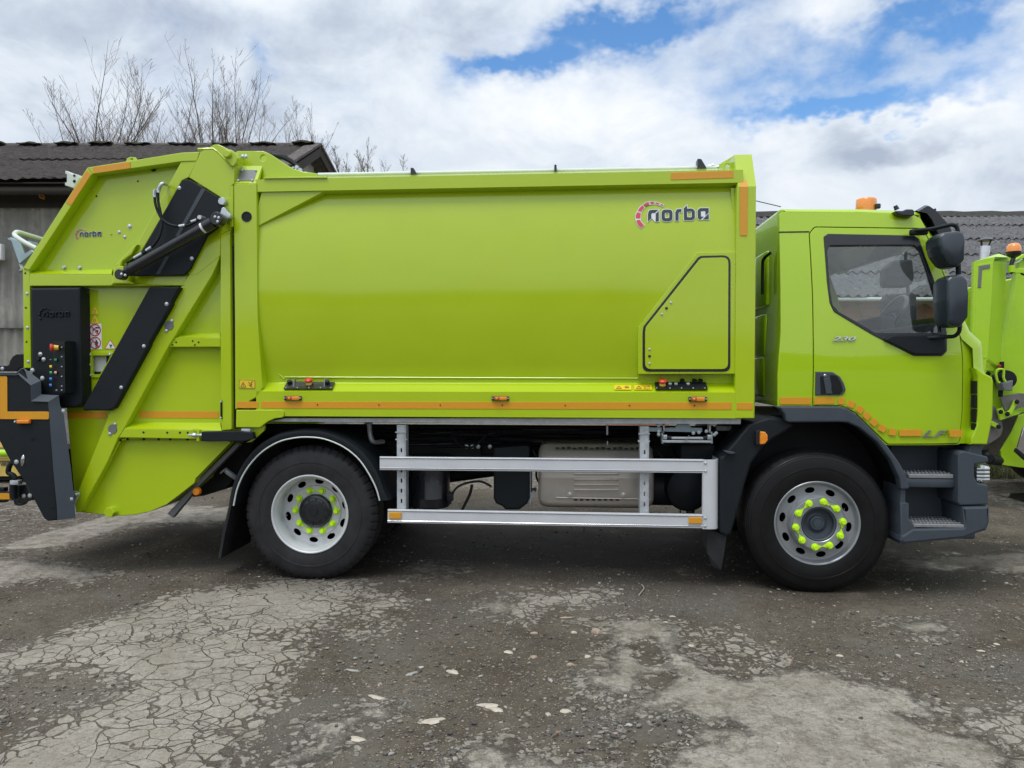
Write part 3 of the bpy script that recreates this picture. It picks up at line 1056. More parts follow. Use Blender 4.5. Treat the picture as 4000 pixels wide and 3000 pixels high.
    # tail seal and bracket
    pp('rubber_seal', 'B', [(2003, -200), (2022, -200), (2030, 500), (2035, 1290), (2052, 1380), (2035, 1385), (2008, 1300), (1998, 600)], .04, .1, rubber, TR)
    boxp('slot_cover', 'B', 1902, 1138, 1920, 1298, -.006, .01, blackmt, TR, .002)
    bolt('B', 1908, 1148, -.006, TR, .006)
    bolt('B', 1908, 1288, -.006, TR, .006)
    # locking arm
    pp('locking_arm', 'B', [(1738, 1408), (2060, 1402), (2180, 1415), (2190, 1470), (2120, 1488), (1800, 1493), (1735, 1490)], -.06, .06, black, TR, bev=.006, r=.006)
    pp('arm_bracket', 'B', [(1660, 1382), (1720, 1392), (1722, 1490), (1695, 1490), (1695, 1410), (1665, 1395)], -.03, .05, lime, TR, bev=.003)
    bm = bmesh.new()
    cyl(bm, P3('B', 1630, 1437, -.03), P3('B', 1757, 1437, -.03), .010, seg=10)
    cyl(bm, P3('B', 1672, 1437, -.03), P3('B', 1697, 1437, -.03), .019, seg=6)
    cyl(bm, P3('B', 1740, 1437, -.03), P3('B', 1757, 1437, -.03), .014, seg=6)
    fin('tension_bolt', bm, zinc, TR, 30)
    boxp('hinge_block', 'E', 313, 608, 390, 650, -.02, .15, galv, TR, .004)
    pp('body_foot', 'E', [(380, 600), (500, 570), (518, 590), (510, 625), (400, 722), (355, 728), (420, 690)], .03, .03, lime, TR, bev=.003)
    # small window frame and what stands behind it
    fr = rnd(P2('S', [(805, 735), (860, 720), (1160, 722), (1195, 745), (1195, 790), (985, 1145), (870, 1145), (805, 1090)], YP - .012), .012)
    hole = rnd(P2('S', [(870, 785), (1150, 785), (1150, 830), (1000, 1080), (985, 1090), (890, 1090), (872, 1070)], YP - .012), .006)
    wf = plate('window_frame', [fr, hole], YP - .012, .012, lime, TR, .004)
    for x, y in ((838, 770), (1155, 765), (835, 932), (845, 1100)):
        bolt('S', x, y, YP - .012, wf, .009)
    bm = bmesh.new()
    a = P3('S', 1010, 900, .14)
    bx(bm, a.x - .12, a.x + .045, .14, .155, a.z - .07, a.z + .15)
    fin('inner_panel', bm, whitem, TR)
    return near


build_tailgate()


# black side box with raised emblem, push button panel
def build_side_box():
    lo = [(262, 165), (690, 160), (712, 1155), (690, 1180), (650, 1200), (575, 1200), (300, 1200), (270, 860)]
    b = pp('side_box', 'B', lo, -.03, .13, black, TR, bev=.016)
    pp('box_flange', 'B', [(700, 182), (744, 180), (756, 1112), (735, 1150), (700, 1170)], .045, .05, blackgl, TR, bev=.004)
    for x, y in ((730, 216), (733, 508), (738, 801), (741, 1092)):
        bolt('B', x, y, .045, TR, .008)
    emblem('B', 470, 392, .49, -.029, False, b, .010)
    # control panel box, wedge standing off the side box
    a, c = P3('B', 440, 622, -.15), P3('B', 640, 1072, -.03)
    l = P3('B', 412, 650, -.15).x
    m = P3('B', 560, 650, -.15).x
    r = P3('B', 640, 650, -.03).x
    bm = bmesh.new()
    pr = [(l + .01, -.02), (l, -.10), (m, -.145), (r, -.125), (r + .012, -.02)]
    A = [bm.verts.new((x, y, c.z)) for x, y in pr]
    B = [bm.verts.new((x, y, a.z)) for x, y in pr]
    for k in range(5):
        bm.faces.new((A[k], A[(k + 1) % 5], B[(k + 1) % 5], B[k]))
    bm.faces.new(A)
    bm.faces.new(B)
    bmesh.ops.bevel(bm, geom=list(bm.edges), offset=.006, segments=2, affect='EDGES')
    cp = fin('control_panel', bm, black, TR, 35)
    Yb = -.125
    for x, y, mm, r_ in ((441, 790, blackgl, .013), (481, 788, green, .014), (440, 846, yellow, .015), (441, 898, green, .015), (481, 898, peach, .014), (440, 953, blue, .016), (438, 1006, blue, .015)):
        c_ = P3('B', x, y, Yb)
        bm = bmesh.new()
        r_ *= .78
        lathe(bm, [(0, -.010), (r_ * .85, -.009), (r_, -.005), (r_, .006)], (0, 0, 0), 20)
        bmesh.ops.transform(bm, matrix=Matrix.Translation(c_) @ Matrix.Rotation(R(-52), 4, 'Z'), verts=bm.verts)
        fin('push_button', bm, mm, cp, 40)
    c_ = P3('B', 450, 682, -.15)
    bm = bmesh.new()
    lathe(bm, [(0, -.006), (.024, -.006), (.030, 0), (.030, .010), (.022, .018), (0, .018)], (0, 0, 0), 28)
    bmesh.ops.transform(bm, matrix=Matrix.Translation(c_ + Vector((0, -.015, 0))) @ Matrix.Rotation(R(-52), 4, 'Z'), verts=bm.verts)
    es = fin('emergency_stop', bm, redm, cp, 40)
    bm = bmesh.new()
    cyl(bm, c_ + Vector((.004, .005, 0)), c_ + Vector((.040, .02, .0)), .023, .018, 20)
    fin('button_collar', bm, yellowp, es, 40)
    for x, y in ((535, 678), (535, 760), (535, 846), (535, 930), (535, 1014), (535, 1048), (490, 1048)):
        bolt('B', x, y, -.148, cp, .004)
    for x, y in ((350, 738), (378, 783)):
        bolt('B', x, y, -.034, TR, .013, chrome)
    bm = bmesh.new()
    lathe(bm, [(0, -.016), (.016, -.016), (.020, 0)], P3('B', 335, 775, -.03), 20)
    fin('key_lock', bm, blackgl, TR, 40)


build_side_box()


# ------------------------------------------------------------------ signs on the tailgate and body
def stroke(name, paths, w, Y, m, parent, th=.0012):
    """flat line drawing: each path a list of (x, z)"""
    bm = bmesh.new()
    for pth in paths:
        for a, b in zip(pth[:-1], pth[1:]):
            a, b = Vector((a[0], 0, a[1])), Vector((b[0], 0, b[1]))
            d = (b - a)
            if d.length < 1e-6:
                continue
            d.normalize()
            n = Vector((-d.z, 0, d.x)) * w / 2
            q = [a - d * w * .3 + n, b + d * w * .3 + n, b + d * w * .3 - n, a - d * w * .3 - n]
            f = [bm.verts.new((p.x, Y, p.z)) for p in q]
            k = [bm.verts.new((p.x, Y - th, p.z)) for p in q]
            bm.faces.new(k)
            for i in range(4):
                bm.faces.new((f[i], f[(i + 1) % 4], k[(i + 1) % 4], k[i]))
    return fin(name, bm, m, parent, 0)


def circle(c, r, n=32):
    return [(c[0] + r * math.cos(2 * math.pi * k / n), c[1] + r * math.sin(2 * math.pi * k / n)) for k in range(n)]


def signs():
    Y = YP - .002
    for pts in ([(912, -12), (972, 105), (852, 108)], [(913, 120), (980, 258), (850, 260)]):
        s = pp('warning_triangle', 'S', pts, Y, .002, yellow, TR, bev=.0005)
        c = P2('S', [(sum(p[0] for p in pts) / 3, sum(p[1] for p in pts) / 3)], Y)[0]
        plate('pictogram', [[(c[0] - .008, c[1] - .009), (c[0] + .008, c[1] - .009), (c[0] + .008, c[1] + .011), (c[0] - .008, c[1] + .011)],
                            [(c[0] - .005, c[1] - .006), (c[0] + .005, c[1] - .006), (c[0] + .005, c[1] + .008), (c[0] - .005, c[1] + .008)]], Y - .001, .0015, greyp, s, .0002, 0)
        e = .010
        stroke('printed_border', [[(c[0] - .03, c[1] - .028), (c[0] + .03, c[1] - .028)]], .002, Y, greyp, s)
    w = pp('prohibition_sign', 'S', [(817, 268), (1020, 266), (1028, 682), (825, 682)], Y, .002, whitem, TR, bev=.0005)
    for (cx, cy) in ((919, 371), (922, 578)):
        c = P2('S', [(cx, cy)], Y)[0]
        rr = (P3('S', cx + 94, cy, Y) - P3('S', cx, cy, Y)).x
        plate('red_ring', [circle(c, rr), circle(c, rr * .83)], Y - .002, .002, redsign, w, .0002, 0)
        stroke('red_bar', [[(c[0] - rr * .62, c[1] + rr * .62), (c[0] + rr * .62, c[1] - rr * .62)]], rr * .15, Y - .0022, redsign, w)
    def sp(pts):
        return P2('S', pts, Y)
    plate('pictogram', [sp([(915, 345), (930, 318), (985, 322), (1000, 345), (960, 365), (930, 362)]), sp([(878, 355), (884, 355), (886, 430), (878, 430)]),
                        sp([(888, 352), (915, 340), (925, 360), (905, 365), (895, 390), (886, 388)]), sp([(915, 408), (940, 370), (968, 372), (975, 395), (945, 440), (938, 438), (955, 395), (925, 412)])],
          Y - .0012, .0015, navy, w, .0002, 0)
    plate('pictogram', [sp([(930, 530), (948, 530), (952, 552), (966, 560), (970, 600), (962, 602), (958, 660), (945, 662), (942, 610), (936, 660), (926, 655), (926, 610), (912, 606), (914, 562), (928, 555)]),
                        sp([(850, 560), (862, 560), (862, 615), (850, 608)]), sp([(866, 570), (885, 548), (888, 556), (868, 578)]), sp([(893, 510), (903, 508), (905, 520), (895, 522)]), sp([(920, 505), (932, 512), (928, 524), (918, 520)])],
          Y - .0012, .0015, navy, w, .0002, 0)
    t = pp('warning_triangle', 'S', [(1162, 520), (1262, 678), (1070, 678)], Y, .002, redsign, TR, bev=.0005, label='white warning triangle with red border')
    pp('white_field', 'S', [(1162, 540), (1246, 670), (1086, 670)], Y - .001, .0015, whitem, t, bev=.0002)
    plate('pictogram', [sp([(1150, 600), (1170, 610), (1195, 600), (1198, 625), (1180, 632), (1190, 650), (1165, 656), (1160, 632)])], Y - .002, .0015, navy, t, .0002, 0)
    # yellow rectangular labels
    def tri(zf, cx, cy, s, Y_, par):
        c = P2(zf, [(cx, cy)], Y_)[0]
        k = (P3(zf, cx + s, cy, Y_) - P3(zf, cx, cy, Y_)).x
        p = [(c[0] - k, c[1] - k * .85), (c[0] + k, c[1] - k * .85), (c[0], c[1] + k * .95)]
        stroke('pictogram', [[p[0], p[1], p[2], p[0]], [(c[0], c[1] + k * .35), (c[0], c[1] - k * .45)]], k * .16, Y_, navy, par)
    l1 = pp('warning_label', 'E', [(296, 182), (436, 185), (436, 262), (296, 260)], -.003, .003, yellow, TR, bev=.0005)
    tri('E', 332, 228, 22, -.0035, l1)
    stroke('pictogram', [P2('E', [(418, 200), (404, 205), (398, 238)], 0), P2('E', [(380, 205), (395, 222)], 0), P2('E', [(382, 228), (398, 240), (408, 222)], 0), P2('E', [(400, 245), (415, 247)], 0)], .004, -.0035, navy, l1)
    stroke('printed_border', [P2('E', [(299, 185), (433, 188), (433, 259), (299, 257), (299, 185)], 0)], .002, -.0032, navy, l1)
    for (xa, xb) in ((315, 525), (560, 775)):
        # these lie on the sloping ledge
        def L_(x, y):
            t_ = min(max((568 - y) / (568 - 455), 0), 1)
            return P3('J', x, y, .10 * t_)
        bm = bmesh.new()
        q = [L_(xa, 548), L_(xb, 549), L_(xb, 492), L_(xa, 490)]
        off = Vector((0, -.0035, .003))
        v = [bm.verts.new(p + off) for p in q]
        bm.faces.new(v)
        s = fin('warning_label', bm, yellow, TR, 0)
        bm = bmesh.new()
        off2 = off * 1.5
        def ln(x0, y0, x1, y1, w=4.0):
            n = Vector((y1 - y0, -(x1 - x0)))
            n = n / max(n.length, 1e-6) * w / 2
            bm.faces.new([bm.verts.new(L_(x, y) + off2) for x, y in ((x0 + n.x, y0 + n.y), (x1 + n.x, y1 + n.y), (x1 - n.x, y1 - n.y), (x0 - n.x, y0 - n.y))])
        cx = xa + 57
        for e in ((cx - 33, 536, cx + 33, 536), (cx + 33, 536, cx, 506), (cx, 506, cx - 33, 536), (cx, 515, cx, 530)):
            ln(*e)
        cx = xa + 150
        if xa < 400:
            for e in ((cx - 25, 516, cx + 28, 516), (cx - 20, 527, cx + 28, 527), (cx + 28, 527, cx + 20, 522), (cx - 5, 503, cx + 8, 503)):
                ln(*e, 5)
        else:
            for e in ((cx - 35, 503, cx - 5, 535), (cx - 30, 532, cx, 503), (cx + 5, 505, cx + 40, 505), (cx + 40, 505, cx + 38, 540), (cx - 38, 540, cx + 38, 540), (cx + 5, 520, cx + 30, 512)):
                ln(*e, 3)
        fin('pictogram', bm, navy, s, 0)


signs()


# ------------------------------------------------------------------ control strips on the ledge
def ledge_panel(zf, pts, ys, label=None):
    bm = bmesh.new()
    q = [P3(zf, x, y, Y) + Vector((0, -.012, .008)) for (x, y), Y in zip(pts, ys)]
    q2 = [p + Vector((0, .014, -.010)) for p in q]
    A = [bm.verts.new(p) for p in q]
    B = [bm.verts.new(p) for p in q2]
    bm.faces.new(A)
    for k in range(len(A)):
        bm.faces.new((A[k], B[k], B[(k + 1) % len(A)], A[(k + 1) % len(A)]))
    return fin('control_strip', bm, blackgl, TR, 0, label)


def knob(name, zf, x, y, Y, r, h, m, parent, seg=20, taper=1.0):
    c = P3(zf, x, y, Y)
    ax = Vector((0, -.55, .83))
    bm = bmesh.new()
    cyl(bm, c, c + ax * h, r, r * taper, seg)
    bmesh.ops.bevel(bm, geom=[e for e in bm.edges], offset=r * .12, segments=2, affect='EDGES')
    return fin(name, bm, m, parent, 40)


def emergency(zf, x, y, Y, parent, s=1.0):
    c = P3(zf, x, y, Y)
    ax = Vector((0, -.35, .94)).normalized()
    bm = bmesh.new()
    cyl(bm, c, c + ax * .022 * s, .026 * s, .020 * s, 24)
    k = fin('button_collar', bm, yellowp, parent, 40)
    bm = bmesh.new()
    lathe(bm, [(0, .046), (.020, .045), (.030, .036), (.031, .028), (.024, .020), (0, .018)], (0, 0, 0), 28, 'z')
    m = ax.to_track_quat('Z', 'Y').to_matrix().to_4x4()
    bmesh.ops.scale(bm, vec=(s, s, s), verts=bm.verts)
    bmesh.ops.transform(bm, matrix=Matrix.Translation(c) @ m, verts=bm.verts)
    fin('emergency_stop', bm, redm, parent, 40)


s1 = ledge_panel('E', [(685, 268), (1103, 268), (1126, 212), (718, 205)], (.01, .01, .085, .085))
emergency('E', 902, 222, .055, s1)
for x in (735, 1062):
    knob('push_button', 'E', x, 218, .055, .019, .028, blackgl, s1)
for x in (768, 1032):
    c = P3('E', x, 250, .02)
    t = P3('E', x + 10, 170, .07)
    bm = bmesh.new()
    vs = [c + Vector((-.003, -.004, .0)), c + Vector((-.003, .055, .03)), t + Vector((-.003, .01, 0)), t + Vector((-.003, -.015, -.006))]
    v2 = [p + Vector((.005, 0, 0)) for p in vs]
    A = [bm.verts.new(p) for p in vs]
    B = [bm.verts.new(p) for p in v2]
    bm.faces.new(A)
    bm.faces.new(B[::-1])
    for k in range(4):
        bm.faces.new((A[k], B[k], B[(k + 1) % 4], A[(k + 1) % 4]))
    fin('guard_plate', bm, greyp, s1, 0)
for x in (702, 800, 900, 1000, 1090):
    bolt('E', x, 253, .0, s1, .004)
s2 = ledge_panel('J', [(822, 546), (1466, 545), (1440, 462), (815, 462)], (.01, .01, .085, .085))
emergency('J', 910, 488, .045, s2)
for x, y in ((1002, 479), (1076, 479), (1226, 479)):
    knob('push_button', 'J', x, y, .05, .0135, .010, galv, s2)
for x in (1150, 1301, 1375):
    knob('push_button', 'J', x, 462, .07, .018, .030, blackgl, s2)
for x in (838, 1002, 1145, 1288, 1432):
    bolt('J', x, 524, .0, s2, .004)


# ------------------------------------------------------------------ bin lift at the tail
def build_lift():
    Yl = -.16
    side = [(0, 540), (310, 540), (400, 465), (560, 700), (575, 740), (575, 1045), (880, 1045), (925, 1200), (100, 1659)]
    lo = P2('U', [(-260, 505), (300, 505), (380, 430), (560, 690), (580, 1030), (890, 1030), (905, 1180)], Yl)
    low = P2('P', [(665, 0), (690, 420), (720, 820), (775, 1490), (640, 1503), (590, 1470), (330, 975), (135, 690), (40, 520), (0, 440), (-120, 250)], Yl)
    s = plate('lift_side_plate', [lo + low], Yl, .04, black, TR, .008)
    # raised rim that wraps back to the truck
    bm = bmesh.new()
    rim = [('U', -260, 500), ('U', 305, 500), ('U', 385, 425), ('U', 440, 412), ('U', 760, 650), ('U', 765, 905), ('U', 1090, 920), ('U', 1110, 1100), ('P', 860, 60), ('P', 905, 400), ('P', 960, 800), ('P', 1010, 1300), ('P', 1018, 1462)]
    inn = [('U', -260, 545), ('U', 320, 545), ('U', 345, 530), ('U', 350, 545), ('U', 565, 735), ('U', 570, 1030), ('U', 890, 1040), ('U', 905, 1190), ('P', 665, 60), ('P', 690, 420), ('P', 720, 820), ('P', 765, 1300), ('P', 775, 1495)]
    ys = [-.10] * 13
    yb = [.10] * 13
    A = [bm.verts.new(P3(*p, Yl - .012)) for p in inn]
    B = [bm.verts.new(P3(*p, -.115)) for p in rim]
    B2 = [bm.verts.new(P3(*p, .09)) for p in rim]
    for k in range(len(A) - 1):
        bm.faces.new((A[k], A[k + 1], B[k + 1], B[k]))
        bm.faces.new((B[k], B[k + 1], B2[k + 1], B2[k]))
    fin('lift_rim', bm, slate, TR, 20)
    bm = bmesh.new()
    q = [('P', 1018, 1462), ('P', 775, 1495), ('P', 640, 1503)]
    facet(bm, [('P', 1018, 1462, -.115), ('P', 775, 1495, Yl - .01), ('P', 640, 1503, Yl + .03), ('P', 700, 1460, .1), ('P', 1018, 1440, .09)])
    fin('rim_base', bm, slate, TR, 0)
    # orange reflective corner tape
    tape = P2('U', [(-10, 565), (110, 565), (130, 585), (133, 1222), (885, 1222), (905, 1240), (905, 1350), (885, 1368), (10, 1362), (-5, 1350)], Yl - .006)
    plate('reflective_strip', [tape], Yl - .006, .006, orange, TR, .002)
    lm = boxp('marker_lamp', 'U', 297, 1370, 533, 1446, Yl - .03, .03, amber, TR, .006)
    for x in (278, 556):
        bolt('U', x, 1410, Yl, lm, .007)
    for zf, x, y, Y, r in (('U', 1170, 1212, -.115, .012), ('P', 853, 20, -.115, .0), ('U', 600, 455, -.11, .013), ('U', 785, 602, -.11, .013), ('P', 962, 1208, -.12, .013), ('P', 222, 706, Yl, .014)):
        if r:
            bolt(zf, x, y, Y, TR, r)
    for x, y, r in ((434, 388, .015), (712, 1318, .013)):
        bolt('P', x, y, Yl, TR, r, blackmt, 'drain_hole', .003)
    bm = bmesh.new()
    c = P3('P', 308, 690, Yl)
    bmesh.ops.create_uvsphere(bm, u_segments=16, v_segments=10, radius=1.0)
    bmesh.ops.transform(bm, matrix=Matrix.Translation(c) @ Matrix.Rotation(R(8), 4, 'Y') @ Matrix.Diagonal((.016, .012, .046, 1)), verts=bm.verts)
    fin('slotted_pin', bm, chrome, TR, 50)
    # lower pivot plate
    hole = circle(P2('P', [(1050, 1138)], .0)[0], .012, 16)
    lo = rnd(P2('P', [(1000, 1085), (1085, 1085), (1112, 1120), (1105, 1180), (1030, 1340), (1012, 1320)], .03), .018)
    plate('pivot_plate', [lo], -.03, .02, galv, TR, .003)
    bolt('P', 1050, 1138, -.03, TR, .014, zinc, 'bolt', .04)
    # rear arms and lamp board
    pp('rear_lift_arm', 'U', [(-150, 470), (-150, 378), (20, 370), (130, 372), (165, 350), (175, 290), (230, 200), (300, 160), (440, 155), (440, 420), (380, 410), (300, 480)], .1, .04, blackmt, TR, bev=.006)
    bolt('U', 45, 425, .1, TR, .012)
    bm = bmesh.new()
    tube(bm, [P3('P', 215, 930, .05), P3('P', 170, 880, .05), P3('P', 115, 850, .05), P3('P', 125, 770, .05), P3('P', 160, 715, .05)], .020, 8, 5)
    tube(bm, [P3('P', 185, 1200, .05), P3('P', 180, 1080, .05), P3('P', 190, 960, .05)], .028, 8, 3)
    fin('hydraulic_hose', bm, black, TR, 60)
    boxp('hose_clamp', 'P', 130, 957, 245, 1018, .02, .05, galv, TR, .004)
    pp('rear_hook', 'P', [(160, 1020), (360, 1010), (440, 1190), (440, 1225), (340, 1250), (300, 1295), (250, 1305), (190, 1285), (172, 1220), (165, 1100)], .1, .05, blackgl, TR, bev=.006, r=.01,
       holes=[circle(P2('P', [(260, 1252)], .1)[0], .006, 10)])
    bolt('P', 322, 1165, .1, TR, .013)
    bolt('P', 403, 1160, .1, TR, .013, whitep)
    boxp('rear_bar', 'P', -300, 1112, 165, 1228, .12, .06, blackmt, TR, .003)
    boxp('rear_bar', 'P', -300, 1050, 52, 1112, .16, .05, blackmt, TR, .003)
    boxp('rear_bar', 'P', -300, 1228, 60, 1255, .16, .05, blackmt, TR, .003)
    pp('reflective_strip', 'P', [(-300, 1130), (160, 1130), (160, 1212), (-300, 1215)], .114, .006, orange, TR, bev=.001)
    boxp('hopper_sill', 'U', -150, 380, 130, 470, .3, 1.8, blackmt, TR, .004)
    bm = bmesh.new()
    bx(bm, P3('P', 560, 0, .4).x, P3('P', 1000, 0, .4).x, .3, 2.2, .62, .98)
    fin('lift_mechanism', bm, blackmt, TR)


build_lift()

# handle, bracket and work lamp behind the tail
bm = bmesh.new()
tube(bm, [P3('K', 680, 350, .9), P3('K', 480, 290, .55), P3('K', 300, 238, .30), P3('K', 250, 250, .22), P3('K', 240, 285, .20), P3('K', 300, 340, .15), P3('K', 450, 430, .12), P3('K', 590, 500, .12)], .019, 12, 5)
fin('grab_handle', bm, whitep, TR, 60)
pp('bluegrey_bracket', 'K', [(110, 345), (170, 320), (290, 375), (300, 400), (375, 600), (500, 520), (540, 560), (320, 745), (300, 730), (180, 380)], .3, .03, bluegrey, TR, bev=.004)
pp('bluegrey_bracket', 'K', [(450, 370), (590, 405), (590, 450), (460, 420)], .6, .02, bluegrey, TR, bev=.003)
pp('bracket_foot', 'K', [(300, 740), (355, 815), (355, 850), (290, 880), (330, 830)], .3, .03, galv, TR, bev=.003)
lamp = pp('work_lamp', 'A', [(560, 370), (572, 368), (610, 388), (680, 405), (690, 430), (640, 520), (560, 495), (558, 470), (575, 470), (575, 400), (562, 395)], .5, .12, whitep, TR, bev=.006)
bolt('A', 643, 412, .5, lamp, .008, blackmt)
bolt('A', 643, 460, .5, lamp, .010, blackmt)


# ------------------------------------------------------------------ wheels
WR = .528


def tyre_mesh(m, notch=True):
    prof = [(.290, .030), (.300, .006), (.330, -.002), (.385, -.007), (.400, -.006), (.402, -.009), (.412, -.009), (.414, -.006), (.455, -.002), (.486, .008), (.505, .022), (.517, .036), (WR, .046),
            (WR, .086), (WR - .012, .088), (WR - .012, .094), (WR, .096), (WR + .001, .138), (WR - .012, .140), (WR - .012, .146), (WR + .001, .148), (WR, .190), (WR - .012, .192), (WR - .012, .198), (WR, .20),
            (WR, .240), (.515, .25), (.486, .28), (.40, .295), (.33, .29), (.290, .26)]
    if not notch:
        prof[9:13] = [(.474, .002), (.476, .006), (.482, .007), (.490, .011), (.492, .015), (.497, .016), (.504, .022), (.506, .026), (.511, .027), (WR - .008, .038), (WR, .052)]
    bm = bmesh.new()
    seg = 300
    n0 = len(prof)
    lathe(bm, prof, (0, 0, 0), seg, 'y', True)
    bm.verts.ensure_lookup_table()
    for i, (r, t) in enumerate(prof):
        deep = 0
        if notch and (0.50 < r and (t < .087 or t > .199)):
            deep = .007
        elif not notch and r > .515 and t < .06:
            deep = .003
        if deep:
            for k in range(0, seg, 6):
                v = bm.verts[i * seg + k]
                d = Vector((v.co.x, 0, v.co.z)).normalized()
                v.co -= d * deep
                if notch and t < .05:
                    v.co.y += .004
    # flattened contact patch
    for v in bm.verts:
        if v.co.z < -.515:
            v.co.z = -.515 - (v.co.z + .515) * -.1
    me = bpy.data.meshes.new('tyre')
    bmesh.ops.recalc_face_normals(bm, faces=bm.faces)
    bm.to_mesh(me)
    bm.free()
    me.materials.append(m)
    finish_mesh(me, 25)
    return me


def obj_at(name, me, parent, loc):
    o = bpy.data.objects.new(name, me)
    COL.objects.link(o)
    o.parent = parent
    o.location = loc
    return o


def mesh_of(bm, m, sm=35):
    me = bpy.data.meshes.new('m')
    bmesh.ops.recalc_face_normals(bm, faces=bm.faces)
    bm.to_mesh(me)
    bm.free()
    me.materials.append(m)
    finish_mesh(me, sm)
    return me


NUT = None


def nut_mesh():
    global NUT
    if NUT is None:
        bm = bmesh.new()
        cyl(bm, (0, 0, 0), (0, -.030, 0), .0185, .0165, 6)
        bmesh.ops.bevel(bm, geom=list(bm.edges), offset=.003, segments=2, affect='EDGES')
        cyl(bm, (0, 0, 0), (0, -.010, 0), .023, .021, 18)
        v = [(.0, -.008, .019), (.045, -.006, .0), (.0, -.008, -.019)]
        f = [bm.verts.new(p) for p in v]
        g = [bm.verts.new((p[0], -.001, p[2])) for p in v]
        bm.faces.new(f)
        for k in range(3):
            bm.faces.new((f[k], f[(k + 1) % 3], g[(k + 1) % 3], g[k]))
        NUT = mesh_of(bm, lime_deep, 30)
    return NUT


def wheel(front, x, y, flip=False, detail=True):
    c = Vector((x, y, .515))
    bm = bmesh.new()
    if front:
        prof = [(.290, .060), (.296, .012), (.306, .006), (.309, .002), (.306, -.001), (.300, .0), (.294, .006), (.290, .030), (.278, .045), (.268, .046)]
        lathe(bm, prof, (0, 0, 0), 80)
        m = rimf
        ring = [(.205, .046), (.200, .015), (.196, -.030), (.190, -.038), (.186, -.034), (.183, -.040), (.130, -.040), (.126, -.036), (.126, .03), (.100, .035)]
        lathe(bm, ring, (0, 0, 0), 80)
        ya = .045
        r0, r1, rh = .203, .271, .240
    else:
        prof = [(.290, .060), (.296, .012), (.304, .006), (.309, .0), (.307, -.004), (.300, -.005), (.292, .0), (.284, .02), (.276, .030), (.270, .05), (.268, .13), (.275, .150), (.275, .158)]
        lathe(bm, prof, (0, 0, 0), 80)
        m = rimm
        ring = [(.205, .160), (.200, .150), (.130, .150), (.130, .17)]
        lathe(bm, ring, (0, 0, 0), 80)
        ya = .158
        r0, r1, rh = .203, .277, .236
    # remove the lathe caps
    for f in [f for f in bm.faces if len(f.verts) > 10]:
        bm.faces.remove(f)
    loops = [circle((0, 0), r1, 80), circle((0, 0), r0, 80)]
    for k in range(10):
        a = R(18 + 36 * k + (10 if front else -6))
        cx, cz = rh * math.cos(a), rh * math.sin(a)
        e = []
        for q in range(20):
            t = 2 * math.pi * q / 20
            rr, tt = .022 * math.cos(t), .036 * math.sin(t)
            e.append((cx + rr * math.cos(a) - tt * math.sin(a), cz + rr * math.sin(a) + tt * math.cos(a)))
        loops.append(e)
    dm = plate_mesh(loops, ya, .010, .001)
    tmp = bmesh.new()
    tmp.from_mesh(dm)
    me2 = bpy.data.meshes.new('t')
    tmp.to_mesh(me2)
    tmp.free()
    bm.from_mesh(me2)
    rim = mesh_of(bm, m, 35)
    w = obj_at('wheel', rim, TR, c - TR.location)
    if flip:
        w.scale = (1, -1, 1)
    obj_at('tyre', tyre_mesh(rubber_new if front else rubber, not front), w, (0, 0, 0))
    bm = bmesh.new()
    lathe(bm, [(.27, .20), (.0, .20)], (0, 0, 0), 32)
    cyl(bm, (0, .16, 0), (0, .55, 0), .19, seg=32)
    obj_at('brake_drum', mesh_of(bm, blackmt), w, (0, 0, 0))
    if not detail:
        return w
    bm = bmesh.new()
    if front:
        lathe(bm, [(.1255, .03), (.1255, -.028), (.118, -.034), (.110, -.028), (.107, .01), (.075, .018), (.060, .012), (.052, -.002), (.044, -.006), (.034, -.004), (.032, -.010), (0, -.012)], (0, 0, 0), 56)
    else:
        lathe(bm, [(.134, .16), (.134, .130), (.126, .116), (.112, .108), (.108, .113), (.085, .108), (.080, .102), (.055, .098), (.030, .098), (.028, .092), (0, .091)], (0, 0, 0), 56)
        for k in range(10):
            a = R(36 * k + 10)
            p = Vector((.098 * math.cos(a), .111, .098 * math.sin(a)))
            cyl(bm, p, p + Vector((0, -.008, 0)), .007, seg=8)
    obj_at('hub_cap', mesh_of(bm, slate if front else blackgl, 30), w, (0, 0, 0))
    pr = [(80, 44), (8, -28), (-64, -100), (-136, -172), (152, 116)] if front else [(0, 36), (72, 108), (144, 180), (216, 252), (288, 324)]
    rn = .168
    for a1, a2 in pr:
        for s, t in ((a1, a2), (a2, a1)):
            a = R(s)
            b = R(t)
            p = Vector((rn * math.cos(a), (-.040 if front else .150), rn * math.sin(a)))
            q = Vector((rn * math.cos(b), p.y, rn * math.sin(b)))
            d = q - p
            o = obj_at('wheel_nut', nut_mesh(), w, p)
            o.rotation_euler = (0, -math.atan2(d.z, d.x), 0)
            o.scale = (1.18, 1.1, 1.18)
    bm = bmesh.new()
    a = R(176 if front else 190)
    rr = .236
    cyl(bm, (rr * math.cos(a), .07 if front else .17, rr * math.sin(a)), ((rr + .0) * math.cos(a), .0 if front else .13, rr * math.sin(a) + .004), .005, seg=8)
    obj_at('tyre_valve', mesh_of(bm, chrome), w, (0, 0, 0))
    return w


xf = P3('I', 840, 1081, .03).x
xr = P3('E', 908, 1325, .09).x
wheel(True, xf, .035)
wheel(False, xr, .085)
w = wheel(False, xr, .72, False, False)          # inner wheel of the twin set
wheel(True, xf, 2.46, True, False)
wheel(False, xr, 2.41, True, False)
w = wheel(False, xr, 1.78, True, False)
